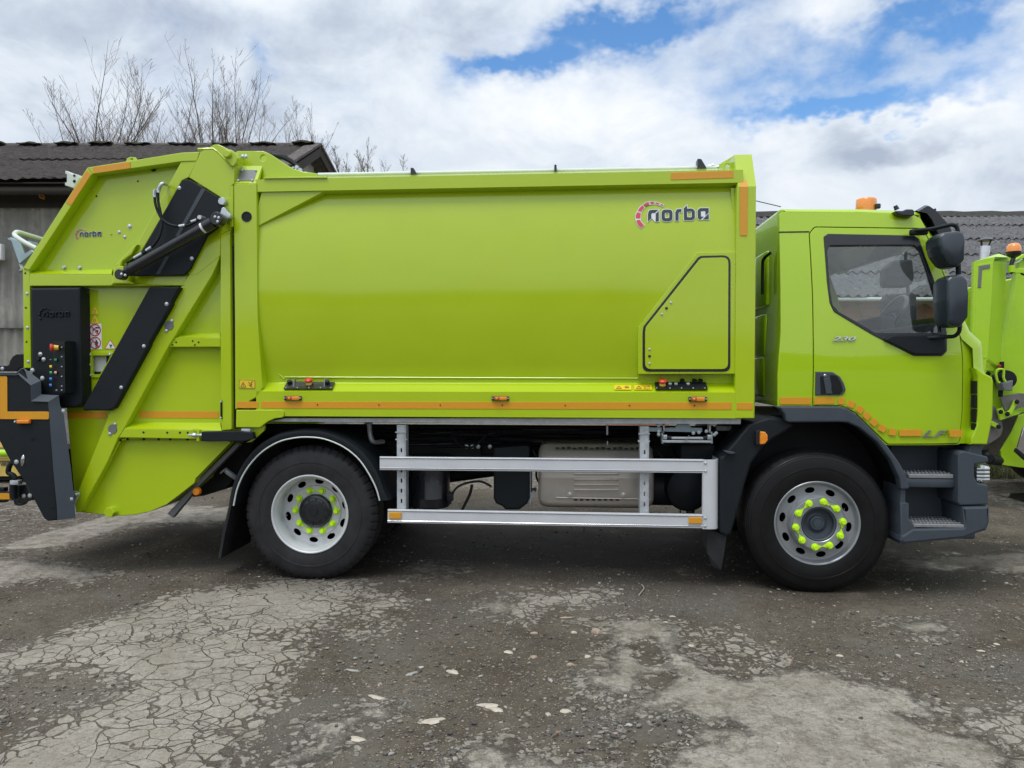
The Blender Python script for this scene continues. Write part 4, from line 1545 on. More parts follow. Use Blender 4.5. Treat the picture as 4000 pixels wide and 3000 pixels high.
# axles
bm = bmesh.new()
for x in (xf, xr):
    cyl(bm, (x, .3, .5), (x, 2.2, .5), .085, seg=16)
lathe(bm, [(0, -.2), (.14, -.16), (.2, -.05), (.2, .05), (.14, .16), (0, .2)], (xr, 1.25, .5), 24)
fin('axle', bm, blackmt, TR, 50)


# ------------------------------------------------------------------ chassis and what hangs on it
def build_chassis():
    x0, x1 = XX(930, .5), XX(3500, .5)
    for y in (.78, 1.64):
        bm = bmesh.new()
        za, zb = ZZ(1790, .8), ZZ(1690, .8)
        za, zb = .90, (1.165 if y < 1 else 1.08)
        bx(bm, x0, x1, y, y + .07, za, zb, .01)
        fin('chassis_rail', bm, blackmt, TR)
    bm = bmesh.new()
    for u in (1250, 1640, 2010, 2280, 2620, 2900):
        x = XX(u, .8)
        bx(bm, x - .05, x + .05, .85, 1.64, .95, 1.07)
    fin('cross_member', bm, blackmt, TR)
    # galvanised strip under the body
    pp('subframe_rail', 'O', [(1046, 1647), (1115, 1633), (2895, 1634), (2893, 1657), (2000, 1654), (1046, 1648)], .05, .12, galv, TR, bev=.003)
    a = ZZ(1655, .8)
    bm = bmesh.new()
    bx(bm, x0, XX(2893, .5), .70, .80, 1.20, 1.30, .004)
    bx(bm, x0, XX(2893, .5), 1.70, 1.80, 1.20, 1.30, .004)
    fin('subframe', bm, blackmt, TR)
    bm = bmesh.new()
    for x in np.arange(x0 + .1, XX(2850, .5), .62):
        bx(bm, x, x + .06, .13, 2.37, 1.235, 1.295)
    fin('body_bearer', bm, blackmt, TR)
    # angled black rear chassis extension and orange lamp
    pp('rear_skid', 'C', [(2000, 285), (2070, 265), (2212, 230), (2180, 330), (1990, 640), (1940, 690), (1760, 745), (1665, 757), (1640, 640)], .40, .5, blackmt, TR, bev=.01)
    pp('tail_prop', 'C', [(2040, 285), (2065, 310), (1725, 650), (1490, 935), (1442, 900), (1690, 640), (1730, 590)], .16, .06, greyp, TR, bev=.006, label='grey painted metal strut')
    bm = bmesh.new()
    lathe(bm, [(0, -.016), (.026, -.013), (.033, 0), (.033, .02)], P3('C', 1698, 708, .13), 28)
    fin('round_reflector', bm, amber, TR, 40)
    bm = bmesh.new()
    tube(bm, [P3('C', 1945, 515, .32), P3('C', 1975, 545, .32), P3('C', 2040, 590, .36)], .022, 10, 4)
    cyl(bm, P3('C', 1905, 550, .30), P3('C', 1945, 512, .30), .008, seg=8)
    fin('mudguard_stay', bm, galv, TR, 50)
    bm = bmesh.new()
    tube(bm, [P3('E', 1420, 560, .35), P3('E', 1428, 650, .35), P3('E', 1455, 720, .35), P3('E', 1540, 720, .5)], .020, 10, 4)
    cyl(bm, P3('E', 1378, 555, .35), P3('E', 1448, 555, .35), .010, seg=8)
    fin('mudguard_stay', bm, galv, TR, 50)
    # rear mudguard: a curved sheet with lip
    pts_o = [(195, 1275), (230, 1100), (310, 920), (430, 770), (600, 660), (760, 620), (900, 612), (1050, 628), (1250, 710), (1400, 830), (1500, 980), (1545, 1100), (1600, 1225)]
    pts_i = [(250, 1272), (285, 1115), (360, 960), (480, 820), (630, 725), (770, 688), (900, 680), (1040, 698), (1200, 765), (1330, 870), (1420, 1000), (1480, 1120), (1512, 1228)]
    lo = P2('E', pts_o, .03)
    li = P2('E', pts_i, .03)
    so = [(p.x, p.y) for p in smooth_path([(a[0], a[1], 0) for a in lo], 4)]
    si = [(p.x, p.y) for p in smooth_path([(a[0], a[1], 0) for a in li], 4)]
    bm = bmesh.new()
    rows = []
    for (xo, zo), (xi, zi) in zip(so, si):
        mx, mz = (xo * .8 + xi * .2), (zo * .8 + zi * .2)
        rows.append([bm.verts.new(p) for p in ((xi, .035, zi), ((xi * 2 + xo) / 3, .022, (zi * 2 + zo) / 3), (mx, .030, mz), (xo, .07, zo), (xo, .62, zo), (xi, .62, zi), (xi, .05, zi))])
    for a, b in zip(rows[:-1], rows[1:]):
        for k in range(7):
            bm.faces.new((a[k], a[(k + 1) % 7], b[(k + 1) % 7], b[k]))
    bm.faces.new(rows[0])
    bm.faces.new(rows[-1][::-1])
    mg = fin('mudguard', bm, black, TR, 50)
    bm = bmesh.new()
    tube(bm, [(x, .028, z) for x, z in si], .0065, 6, 0)
    fin('edge_trim', bm, whitep, mg, 60)
    # mud flaps
    bm = bmesh.new()
    q = [P3('C', 1975, 840, .10), P3('C', 1920, 1080, .10), P3('C', 1885, 1285, .10)]
    for k in range(2):
        a, b = q[k], q[k + 1]
        d = Vector((.022, 0, .004))
        bm.faces.new([bm.verts.new(p) for p in (a, b, b + d, a + d)])
        bm.faces.new([bm.verts.new(p) for p in (a, b, b + Vector((0, .55, 0)), a + Vector((0, .55, 0)))])
        bm.faces.new([bm.verts.new(p) for p in (a + d, b + d, b + d + Vector((0, .55, 0)), a + d + Vector((0, .55, 0)))])
    bm.faces.new([bm.verts.new(p) for p in (q[2], q[2] + Vector((.022, 0, 0)), q[2] + Vector((.022, .55, 0)), q[2] + Vector((0, .55, 0)))])
    fin('mud_flap', bm, rubber, TR, 0)
    bm = bmesh.new()
    q = [P3('I', 108, 1135, .10), P3('I', 105, 1290, .10), P3('I', 145, 1385, .10), P3('I', 198, 1405, .07), P3('I', 215, 1320, .07), P3('I', 236, 1180, .07)]
    A = [bm.verts.new(p) for p in q]
    B = [bm.verts.new(p + Vector((.03, .42, 0))) for p in q]
    bm.faces.new(A)
    bm.faces.new(B)
    for k in range(6):
        bm.faces.new((A[k], B[k], B[(k + 1) % 6], A[(k + 1) % 6]))
    fin('mud_flap', bm, rubber, TR, 0)
    # side guard: two rails, curved end, uprights
    g1 = pp('guard_rail', 'O', [(1483, 1784), (2749, 1795), (2749, 1848), (1483, 1836)], .02, .03, alu, TR, bev=.003)
    g2 = pp('guard_rail', 'O', [(1514, 1990), (2749, 2010), (2749, 2064), (1514, 2042)], .02, .03, alu, TR, bev=.003)
    for yL, yR, g in ((1788.5, 1800, g1), (1828.5, 1840, g1), (1995, 2016, g2), (2034, 2055, g2)):
        bm = bmesh.new()
        tube(bm, [P3('O', 1484 if g is g1 else 1515, yL, .018), P3('O', 2748, yR, .018)], .0045, 6, 0)
        fin('rail_groove', bm, chrome, g, 60)
    # end piece
    bm = bmesh.new()
    zt, zb_ = P3('J', 1415, 1408, .015).z, P3('F', 2105, 1140, .015).z
    xa = P3('J', 1415, 1408, .015).x
    xe = P3('J', 1612, 1408, .06).x
    row = []
    for k, (f, y) in enumerate(((0, .015), (.4, .015), (.62, .018), (.8, .032), (.93, .058), (1.0, .10), (1.0, .30))):
        x = xa + (xe - xa) * f
        row.append([bm.verts.new((x, y, zb_)), bm.verts.new((x, y, zt))])
    for a, b in zip(row[:-1], row[1:]):
        bm.faces.new((a[0], b[0], b[1], a[1]))
    e = bmesh.ops.extrude_face_region(bm, geom=list(bm.faces))
    for v in e['geom']:
        if isinstance(v, bmesh.types.BMVert):
            v.co += Vector((-.012, .02, 0)) * (1 if v.co.x > xa + .15 else .6)
    ge = fin('guard_end', bm, alu, TR, 40)
    for x, y in ((2123, 622), (2123, 684), (2121, 1053), (2120, 1116)):
        bolt('F', x, y, .015, ge, .009)
    for u0, u1, zf in ((1551, 1581, 'E'), (2501, 2532, 'F')):
        xa, xb = XX(u0, .07), XX(u1, .07)
        zt, zb_ = ZZ(1662, .07), ZZ(2000, .07)
        holes = []
        for k in range(7):
            zc = ZZ(1762 + 40 * k, .07)
            xm = (xa + xb) / 2 + .004
            holes.append(rnd([(xm - .006, zc - .016), (xm + .006, zc - .016), (xm + .006, zc + .016), (xm - .006, zc + .016)], .005, 3))
        up = plate('guard_upright', [[(xa, zb_), (xb, zb_), (xb, zt), (xa, zt)]] + holes, .06, .008, galv, TR, .001)
        bm = bmesh.new()
        bx(bm, xa - .002, xa + .006, .066, .16, zb_, zt - .001)
        bx(bm, xb - .006, xb + .008, .066, .16, zb_, zt - .001)
        fin('channel_flange', bm, galv, up, 0)
        bm = bmesh.new()
        za = ZZ(1690, .06)
        bx(bm, xa - .012, xb + .012, .052, .060, za - .006, za + .003)
        cyl(bm, (xa - .015, .08, za - .06), (xb + .015, .08, za - .06), .006, seg=8)
        fin('safety_clip', bm, zinc, up, 0)
    for zf, p in (('E', [(1590, 1333), (1696, 1333), (1696, 1386), (1590, 1386)]), ('F', [(1992, 1048), (2094, 1050), (2094, 1098), (1992, 1096)])):
        pp('side_reflector', zf, p, .006, .014, orange, TR, bev=.003, label='small orange rectangular reflector')
    # exhaust silencer box
    a, b = P3('F', 808, 478, .30), P3('F', 1722, 1000, .30)
    prof = rnd([(.30, b.z + .03), (.28, (a.z + b.z) / 2), (.30, a.z - .10), (.42, a.z), (.85, a.z), (.88, b.z + .05), (.80, b.z), (.42, b.z)], .07, 5)
    bm = bmesh.new()
    n = len(prof)
    rings = []
    cy_, cz_ = .58, (a.z + b.z) / 2
    for x, s in ((a.x, .80), (a.x + .012, .90), (a.x + .035, .965), (a.x + .08, 1.0), (b.x - .08, 1.0), (b.x - .035, .965), (b.x - .012, .90), (b.x, .80)):
        rings.append([bm.verts.new((x, cy_ + (y - cy_) * s, cz_ + (z - cz_) * s)) for y, z in prof])
    for A, B in zip(rings[:-1], rings[1:]):
        for k in range(n):
            bm.faces.new((A[k], A[(k + 1) % n], B[(k + 1) % n], B[k]))
    bm.faces.new(rings[0][::-1])
    bm.faces.new(rings[-1])
    ex = fin('exhaust_silencer', bm, steelex, TR, 40)
    Yx = .283
    for y in (706, 749, 791, 831):
        q = P2('F', [(1090, y - 8), (1443, y - 8), (1443, y + 8), (1090, y + 8)], Yx)
        plate('louvre', [rnd(q, .006)], Yx - .010, .02, steelex, ex, .006)
    for k in range(8):
        x = 1103 + 47 * k
        pp('vent_slot', 'F', [(x - 14, 905), (x + 14, 905), (x + 14, 916), (x - 14, 916)], Yx + .002, .004, blackmt, ex, bev=.0005)
    for x, y in ((1057, 866), (1478, 870)):
        bolt('F', x, y, Yx, ex, .019, steelex, 'bolt', .006)
        bolt('F', x, y, Yx - .006, ex, .009, zinc)
    bm = bmesh.new()
    tube(bm, [P3('F', 950, 893, Yx + .004), P3('F', 1690, 905, Yx + .004)], .004, 6, 0)
    fin('weld_seam', bm, steelex, ex, 0)
    bm = bmesh.new()
    c = P3('F', 1280, 490, .5)
    for k in range(16):
        x = c.x - .34 + .045 * k
        bx(bm, x, x + .028, .33, .37, c.z - .006, c.z + .004 + .004 * (k % 3), .002)
    fin('cable_loom', bm, blackgl, TR)
    # air and brake lines clipped along the chassis
    for k in range(5):
        bm = bmesh.new()
        zc = 1.13 - .032 * k
        rg = random.Random(k)
        pts = [(XX(u, .74), .765 - .012 * (k % 2) + rg.uniform(-.008, .004), zc + rg.uniform(-.012, .012)) for u in range(1400, 2900, 150)]
        tube(bm, pts, .009, 6, 3)
        fin('air_line', bm, blackgl, TR, 60)
    for pth in ([(1760, 1700), (1800, 1740), (1850, 1745), (1900, 1700), (1935, 1690)], [(2080, 1760), (2100, 1800), (2095, 1860), (2115, 1900)], [(2570, 1760), (2600, 1800), (2640, 1790), (2700, 1830)], [(1750, 1960), (1790, 1900), (1870, 1880), (1920, 1900)]):
        bm = bmesh.new()
        tube(bm, [P3('O', x, y, .42) for x, y in pth], .010, 6, 5)
        fin('rubber_hose', bm, blackgl, TR, 60)
    # air cylinder upright left
    def can(name, zf, x0, y0, x1, y1, Y, m=blackgl, ax='z'):
        p, q = P3(zf, x0, y0, Y), P3(zf, x1, y1, Y)
        bm = bmesh.new()
        r = abs(q.x - p.x) / 2
        lathe(bm, [(0, 0), (r * .93, 0), (r, .012), (r, (p.z - q.z) * .18), (r * 1.01, (p.z - q.z) * .19), (r, (p.z - q.z) * .2), (r, p.z - q.z - .012), (r * .93, p.z - q.z), (0, p.z - q.z)], ((p.x + q.x) / 2, Y + r, q.z), 36, 'z')
        return fin(name, bm, m, TR, 40)
    can('air_tank', 'E', 1745, 850, 2090, 1310, .34)
    bm = bmesh.new()
    c = P3('E', 2115, 1200, .4)
    bx(bm, c.x - .02, c.x + .03, .38, .44, c.z - .03, c.z + .03, .004)
    bx(bm, c.x - .01, c.x + .015, .39, .42, c.z - .055, c.z + .05, .004)
    fin('air_valve', bm, blackgl, TR)
    a, b = P3('F', 457, 480, .36), P3('F', 740, 965, .36)
    lo = rnd(P2('F', [(457, 500), (740, 480), (742, 900), (725, 940), (660, 990), (550, 990), (530, 965), (475, 940), (457, 900)], .36), .02)
    plate('filter_housing', [lo], .36, .35, black, TR, .02)
    pp('heat_shield', 'F', [(738, 690), (752, 690), (752, 850), (775, 840), (790, 850), (770, 880), (740, 960)], .40, .2, galv, TR, bev=.002)
    pp('frame_bracket', 'F', [(0, 500), (220, 500), (225, 460), (350, 460), (360, 560), (860, 560), (860, 600), (0, 600)], .72, .05, blackmt, TR, bev=.004)
    for x in (247, 292, 338, 430):
        bolt('F', x, 492, .71, TR, .013)
    bm = bmesh.new()
    tube(bm, [P3('F', 290, 790, .5), P3('F', 270, 870, .5), P3('F', 210, 990, .5)], .012, 8, 5)
    fin('rubber_hose', bm, rubber, TR, 60)
    # propshaft
    bm = bmesh.new()
    cyl(bm, (xr + .2, 1.25, .55), (XX(2150, 1.2), 1.25, .80), .06, seg=20)
    cyl(bm, (XX(2150, 1.2), 1.25, .80), (xf - .5, 1.25, .85), .06, seg=20)
    cyl(bm, (XX(1830, .9), .9, .78), (XX(2010, .9), .9, .80), .075, seg=20)
    fin('propshaft', bm, blackmt, TR, 50)
    # round tank near the front
    c = P3('F', 1990, 830, .42)
    bm = bmesh.new()
    lathe(bm, [(0, -.03), (.10, -.02), (.165, .02), (.18, .07), (.18, .30), (0, .32)], (c.x, .40, c.z), 40)
    cyl(bm, (P3('F', 1700, 900, .5).x, .62, c.z - .03), (c.x, .62, c.z - .03), .13, seg=32)
    fin('air_tank', bm, black, TR, 40)
    bm = bmesh.new()
    cyl(bm, P3('F', 2005, 940, .5), P3('F', 2005, 1030, .5), .035, seg=16)
    cyl(bm, P3('F', 1925, 960, .5), P3('F', 1925, 1025, .5), .006, seg=8)
    fin('drain_valve', bm, blackgl, TR, 40)
    # battery box
    boxp('battery_box', 'F', 1928, 470, 2200, 592, .30, .5, black, TR, .02)
    boxp('battery_box', 'F', 1500, 600, 1930, 760, .70, .3, blackmt, TR, .02)
    # ladder bracket (bright zinc parts)
    st = pp('step_bracket', 'J', [(735, 1008), (900, 1010), (900, 1062), (735, 1060)], .16, .02, bluegrey, TR, bev=.002)
    pp('step_bracket', 'J', [(940, 1012), (1060, 1012), (1095, 970), (1240, 970), (1265, 1012), (1400, 1015), (1402, 1060), (1400, 1070), (940, 1062)], .18, .02, bluegrey, TR, bev=.002)
    for pth in ([(850, 972), (925, 975), (932, 1062), (908, 1070), (908, 1200)], [(1570, 975), (1498, 978), (1494, 1065), (1520, 1075), (1520, 1200)]):
        bm = bmesh.new()
        ps = [P3('J', x, y, .15) for x, y in pth]
        for a, b in zip(ps[:-1], ps[1:]):
            d = (b - a).normalized()
            n = Vector((-d.z, 0, d.x)) * .0055
            q = [a + n - d * .005, b + n + d * .005, b - n + d * .005, a - n - d * .005]
            A = [bm.verts.new(p) for p in q]
            B = [bm.verts.new(p + Vector((0, .08, 0))) for p in q]
            bm.faces.new(A)
            bm.faces.new(B)
            for k in range(4):
                bm.faces.new((A[k], B[k], B[(k + 1) % 4], A[(k + 1) % 4]))
        fin('hanger_bracket', bm, zinc, TR, 0)
    lad = boxp('folding_step', 'J', 910, 1168, 1512, 1203, .13, .10, zinc, TR, .003)
    boxp('step_bar', 'J', 1020, 1125, 1415, 1158, .135, .03, alu, lad, .004)
    for x in (975, 1415):
        boxp('rubber_block', 'J', x, 1118, x + 45, 1165, .13, .05, blackgl, lad, .003)
    for x in (918, 1465):
        boxp('step_end', 'J', x, 1102, x + 50, 1160, .12, .07, zinc, lad, .003)
    bm = bmesh.new()
    tube(bm, [P3('J', 1235, 1108, .12), P3('J', 1225, 1150, .11), P3('J', 1190, 1175, .11), P3('J', 1205, 1192, .11), P3('J', 1240, 1185, .12)], .004, 6, 5)
    fin('safety_ring', bm, zinc, lad, 60)
    for x, y in ((862, 1060), (862, 1098), (860, 985), (1550, 975), (1572, 1080), (1550, 1100), (1360, 1070), (1452, 1058), (1290, 1080)):
        bolt('J', x, y, .15, TR, .010)
    bm = bmesh.new()
    cyl(bm, P3('J', 228, 975, .3), P3('J', 228, 1100, .3), .009, seg=8)
    cyl(bm, P3('J', 230, 1180, .3), P3('J', 230, 1225, .3), .005, seg=8)
    fin('threaded_rod', bm, zinc, TR, 50)
    # front wheel inner guard (rear half) with side lamp
    lo = P2('I', [(520, 392), (610, 398), (690, 440), (640, 480), (540, 540), (470, 600), (400, 700), (360, 830), (320, 980), (290, 1090), (265, 1170), (235, 1185), (190, 1160), (188, 660), (215, 640), (300, 540), (380, 440), (450, 410)], .03)
    fg = plate('mudguard', [rnd(lo, .02)], .03, .42, black, TR, .018)
    pp('guard_fin', 'I', [(215, 612), (285, 622), (295, 632), (270, 637), (240, 632)], -.01, .05, slate, fg, bev=.004)
    bm = bmesh.new()
    lo = P2('I', [(432, 480), (470, 480), (470, 578), (432, 575)], -.03)
    ml = plate('marker_lamp', [rnd(lo, .01)], -.02, .06, blackgl, TR, .003)
    lo = P2('I', [(458, 484), (490, 488), (507, 510), (507, 545), (490, 567), (455, 573)], -.035)
    plate('lens', [rnd(lo, .01)], -.045, .03, amber, ml, .006)
    bm.free()
    # chassis front and engine
    bm = bmesh.new()
    bx(bm, XX(2850, .5), XX(3740, .5), .45, 2.05, .55, 1.28, .03)
    fin('engine_block', bm, blackmt, TR)
    boxp('gearbox_housing', 'I', 130, 300, 420, 560, .75, .8, blackmt, TR, .02)
    bm = bmesh.new()
    for k in range(5):
        tube(bm, [P3('I', 150 + 30 * k, 470 - 9 * k, .45), P3('I', 230 + 30 * k, 455 + 12 * k, .5), P3('I', 330 + 20 * k, 440, .5), P3('I', 420, 400 - 4 * k, .5)], .011, 6, 4)
    fin('air_line', bm, black, TR, 60)
    bm = bmesh.new()
    c = P3('I', 210, 465, .42)
    bx(bm, c.x - .05, c.x + .07, .42, .5, c.z - .02, c.z + .02, .005)
    fin('air_filter_bracket', bm, galv, TR)


build_chassis()


# ------------------------------------------------------------------ cab
def add_to(o, bm):
    """merge more faces into the mesh of an object"""
    b2 = bmesh.new()
    b2.from_mesh(o.data)
    t = bpy.data.meshes.new('t')
    bm.to_mesh(t)
    bm.free()
    b2.from_mesh(t)
    b2.to_mesh(o.data)
    b2.free()
    finish_mesh(o.data, 30)


def bisect_grid(bm, xs=(), zs=(), ys=()):
    for x in xs:
        bmesh.ops.bisect_plane(bm, geom=bm.verts[:] + bm.edges[:] + bm.faces[:], plane_co=(x, 0, 0), plane_no=(1, 0, 0))
    for z in zs:
        bmesh.ops.bisect_plane(bm, geom=bm.verts[:] + bm.edges[:] + bm.faces[:], plane_co=(0, 0, z), plane_no=(0, 0, 1))
    for y in ys:
        bmesh.ops.bisect_plane(bm, geom=bm.verts[:] + bm.edges[:] + bm.faces[:], plane_co=(0, y, 0), plane_no=(0, 1, 0))


Z_ROOF = P3('H', 700, 222, .1).z
Z_WAIST = P3('H', 800, 1300, 0).z
X_FRONT = P3('H', 1900, 1400, .1).x


def cab_warp(o):
    """side of the cab: slightly crowned, leans in above the waist, wraps round at the front corner"""
    me = o.data
    for v in me.vertices:
        x, y, z = v.co
        s = 1.0 if y < 1.15 else -1.0
        d = 0.0
        if z > Z_WAIST - .15:
            t = (z - Z_WAIST + .15)
            d += .055 * t * t / .9
        d += .035 * max(0.0, (Z_WAIST - .1 - z)) ** 2
        f = max(0.0, x - (X_FRONT - .45))
        d += .55 * f * f
        v.co.y = y + s * d
    me.update()


def cab_plate(name, loops, y0, depth, m, parent, bev=.003, smooth=30, warp=True, label=None):
    me = plate_mesh(loops, y0, depth, bev)
    bm = bmesh.new()
    bm.from_mesh(me)
    xs = [v.co.x for v in bm.verts]
    zs = [v.co.z for v in bm.verts]
    nx = np.arange(min(xs), max(xs), .08)[1:]
    nz = np.arange(min(zs), max(zs), .08)[1:]
    if warp:
        bisect_grid(bm, nx, nz)
    bm.to_mesh(me)
    bm.free()
    me.name = name
    o = link(name, me, m, parent, smooth, label)
    if warp:
        cab_warp(o)
        finish_mesh(o.data, smooth)
    return o


def build_cab():
    Yc = .004
    door_pts = [(548, 420), (590, 366), (1432, 378), (1475, 440), (1607, 770), (1660, 980), (1722, 1190), (1748, 1380), (1752, 1500), (1822, 150, 'I'), (1822, 350, 'I'), (1806, 568, 'I'),
                (1310, 570, 'I'), (1180, 445, 'I'), (1095, 360, 'I'), (1030, 325, 'I'), (985, 313, 'I'), (812, 313, 'I'), (562, 1500), (560, 900)]
    rads = [.03, .03, .05, .0, .0, .0, .0, .0, .0, .0, .0, .03, .03, 0, 0, 0, 0, .005, 0, 0]
    D0 = rnd(P2('H', door_pts, Yc), rads, 4)
    frame_pts = [(655, 440), (690, 418), (1375, 432), (1412, 460), (1450, 590), (1520, 800), (1580, 1030), (1612, 1215), (1612, 1350), (1570, 1390), (1345, 1390), (1160, 1295), (1020, 1222), (800, 1090), (720, 1040), (688, 970), (670, 800)]
    FR = rnd(P2('H', frame_pts, Yc), [.02, .02, .02, 0, 0, 0, 0, 0, .02, .03, .03, .0, 0, .03, .04, .03, 0], 4)
    glass_pts = [(680, 560), (700, 514), (1255, 510), (1370, 512), (1410, 560), (1460, 720), (1520, 950), (1562, 1195), (1545, 1207), (1040, 1205), (950, 1150), (760, 1040), (712, 985), (694, 880)]
    GL = rnd(P2('H', glass_pts, Yc), [.01, .02, .0, .03, .03, 0, 0, .01, .01, .02, .0, .04, .03, 0], 4)
    # outer skin with door opening
    skin_pts = [(575, 318, 'I'), (575, 100, 'I'), (302, 1200), (306, 700), (308, 400), (312, 262), (330, 241), (900, 243), (1372, 258), (1436, 296), (1500, 430), (1560, 610), (1650, 800), (1712, 1000), (1775, 1180), (1850, 1262), (1870, 1320), (1882, 1450),
                (1890, 150, 'I'), (1890, 400, 'I'), (1885, 570, 'I'), (1845, 572, 'I'), (1808, 572, 'I'),
                (1800, 577, 'I'), (1300, 577, 'I'), (1180, 455, 'I'), (1090, 370, 'I'), (1030, 332, 'I'), (985, 320, 'I')]
    SK = P2('H', skin_pts, Yc)
    def grow(lp, d):
        n = len(lp)
        out = []
        ar = sum(lp[i][0] * lp[(i + 1) % n][1] - lp[(i + 1) % n][0] * lp[i][1] for i in range(n))
        sg = 1 if ar > 0 else -1
        for i in range(n):
            a, b, c = Vector(lp[i - 1]), Vector(lp[i]), Vector(lp[(i + 1) % n])
            e1, e2 = (b - a), (c - b)
            if e1.length < 1e-7 or e2.length < 1e-7:
                out.append(lp[i])
                continue
            e1.normalize()
            e2.normalize()
            nn = Vector((e1.y, -e1.x)) + Vector((e2.y, -e2.x))
            if nn.length < 1e-6:
                out.append(lp[i])
                continue
            nn.normalize()
            out.append((b.x + nn.x * d * sg, b.y + nn.y * d * sg))
        return out
    backing = cab_plate('cab_frame', [grow(SK, -.03), grow(FR, .01)], Yc + .022, .02, blackmt, TR, .001)
    bottom_trim = grow(D0, .006)
    # keep the skin opening inside the skin outline at the bottom edge
    lim = min(p[1] for p in SK) + .003
    OP = [(p[0], max(p[1], lim)) for p in bottom_trim]
    skin = cab_plate('cab_side', [SK, OP], Yc, .02, lime_cab, TR, .003)
    door = cab_plate('door', [D0, grow(FR, -.004)], Yc - .002, .022, lime_cab, TR, .004)
    # black frame round the glass
    wf = cab_plate('window_frame', [FR, GL], Yc - .008, .030, blackgl, door, .004)
    # sun visor strip and sill blister
    sill = rnd(P2('H', [(1100, 1262), (1180, 1222), (1600, 1222), (1606, 1350), (1565, 1380), (1350, 1380), (1160, 1290)], Yc - .02), .03)
    cab_plate('window_sill', [sill], Yc - .028, .03, black, door, .012)
    cab_plate('window_pane', [grow(GL, .006)], Yc + .014, .004, glass, door, .0005, warp=True)
    # groove line between roof and rear quarter
    bm = bmesh.new()
    a, b = P3('H', 306, 404, Yc), P3('H', 545, 404, Yc)
    bx(bm, a.x, b.x, Yc + .001, Yc + .02, a.z - .005, a.z + .004)
    g = fin('panel_gap', bm, blackmt, TR)
    cab_warp(g)
    g.data.transform(Matrix.Translation((0, -.0035, 0)))
    # lettering
    for txt, zf, x0, y1, x1, y0 in (('230', 'H', 702, 1268, 888, 1236), ('LF', 'I', 1536, 523, 1716, 480)):
        cu = bpy.data.curves.new('t', 'FONT')
        cu.body = txt
        cu.shear = .35
        cu.extrude = .002
        cu.bevel_depth = .002
        cu.offset = .012
        cu.size = 1.0
        ob = bpy.data.objects.new('t', cu)
        me = bpy.data.meshes.new_from_object(ob)
        bpy.data.objects.remove(ob)
        co = np.empty(len(me.vertices) * 3)
        me.vertices.foreach_get('co', co)
        co = co.reshape(-1, 3)
        mn, mx = co.min(0), co.max(0)
        p, q = P3(zf, x0, y1, Yc), P3(zf, x1, y0, Yc)
        sx, sz = (q.x - p.x) / (mx[0] - mn[0]), (q.z - p.z) / (mx[1] - mn[1])
        new = np.stack([p.x + (co[:, 0] - mn[0]) * sx, Yc - .006 - (co[:, 2] - mn[2]) * 1.0, p.z + (co[:, 1] - mn[1]) * sz], 1)
        me.vertices.foreach_set('co', new.ravel())
        o = link('badge_lettering', me, chrome, door, 30)
        cab_warp(o)
        finish_mesh(o.data, 30)
    # door handle
    dh = cab_plate('door_handle', [rnd(P2('I', [(824, 88), (935, 90), (985, 120), (1012, 165), (1026, 210), (1005, 240), (985, 245), (822, 245)], Yc), [.0, .03, .02, .02, .02, .01, .01, .0], 4)],
                   Yc - .014, .016, slate, door, .006)
    def dull(pts, y, dep, m, par, r=.01, name='handle_recess', bev=.002):
        cab_plate(name, [rnd(P2('I', pts, Yc), r)], y, dep, m, par, bev)
    dull([(852, 118), (875, 118), (892, 235), (858, 238)], Yc - .0165, .004, blackmt, dh)
    dull([(915, 108), (965, 115), (990, 160), (1005, 215), (985, 236), (925, 236), (930, 180)], Yc - .0165, .004, blackmt, dh)
    dull([(872, 130), (905, 130), (935, 236), (890, 236)], Yc - .024, .010, slate, dh, .008, 'handle_grip', .004)
    bolt('I', 888, 113, Yc - .016, door, .008, chrome, 'door_lock')
    # recessed joint shadow of the wheel arch swage
    # ---- shell: roof, rear wall, front, floor
    prof = [(575, 318, 'I'), (575, 0, 'I'), (299, 1000), (300, 400), (301, 250), (306, 232), (322, 222), (900, 224), (1340, 240), (1400, 252), (1448, 285), (1540, 440), (1650, 720), (1745, 1060), (1800, 1180), (1885, 1258), (1905, 1320), (1912, 1480), (1972, 100, 'I'),
            (1975, 300, 'I'), (1960, 480, 'I'), (1930, 572, 'I'), (1300, 572, 'I')]
    SP = P2('H', prof, .12)
    n = len(SP)
    fr_i = set(range(10, 22))
    stations = [(0.035, .035, .13), (.045, .018, .085), (.07, .006, .045), (.11, 0.0, .02), (.2, 0, .0), (1.15, 0, -.06)]
    bm = bmesh.new()
    rings = []
    inset_cache = {}
    def inset(lp, dr, df):
        g1 = grow(lp, -1.0)
        out = []
        for i in range(n):
            d = df if i in fr_i else dr
            v = Vector(g1[i]) - Vector(lp[i])
            out.append((lp[i][0] + v.x * d, lp[i][1] + v.y * d))
        return out
    def lean(y, z):
        return 0.055 * max(0, z - Z_WAIST + .15) ** 2 / .9
    ys = []
    for y, dr, df in stations:
        q = inset(SP, dr, df)
        ys.append((y, q))
    ring_pts = [[(x, y + (lean(y, z) * (1 - min(1, y / 1.15))), z) for x, z in q] for y, q in ys]
    full = ring_pts + [[(x, 2.30 - y, z) for x, y, z in rp] for rp in ring_pts[:-1][::-1]]
    # roof/rear/floor shell and separate windscreen
    ws = set((11, 12))                       # edges i -> i+1 that are glass
    A = [[bm.verts.new(p) for p in rp] for rp in full]
    gl = bmesh.new()
    G = [[gl.verts.new(p) for p in rp] for rp in full]
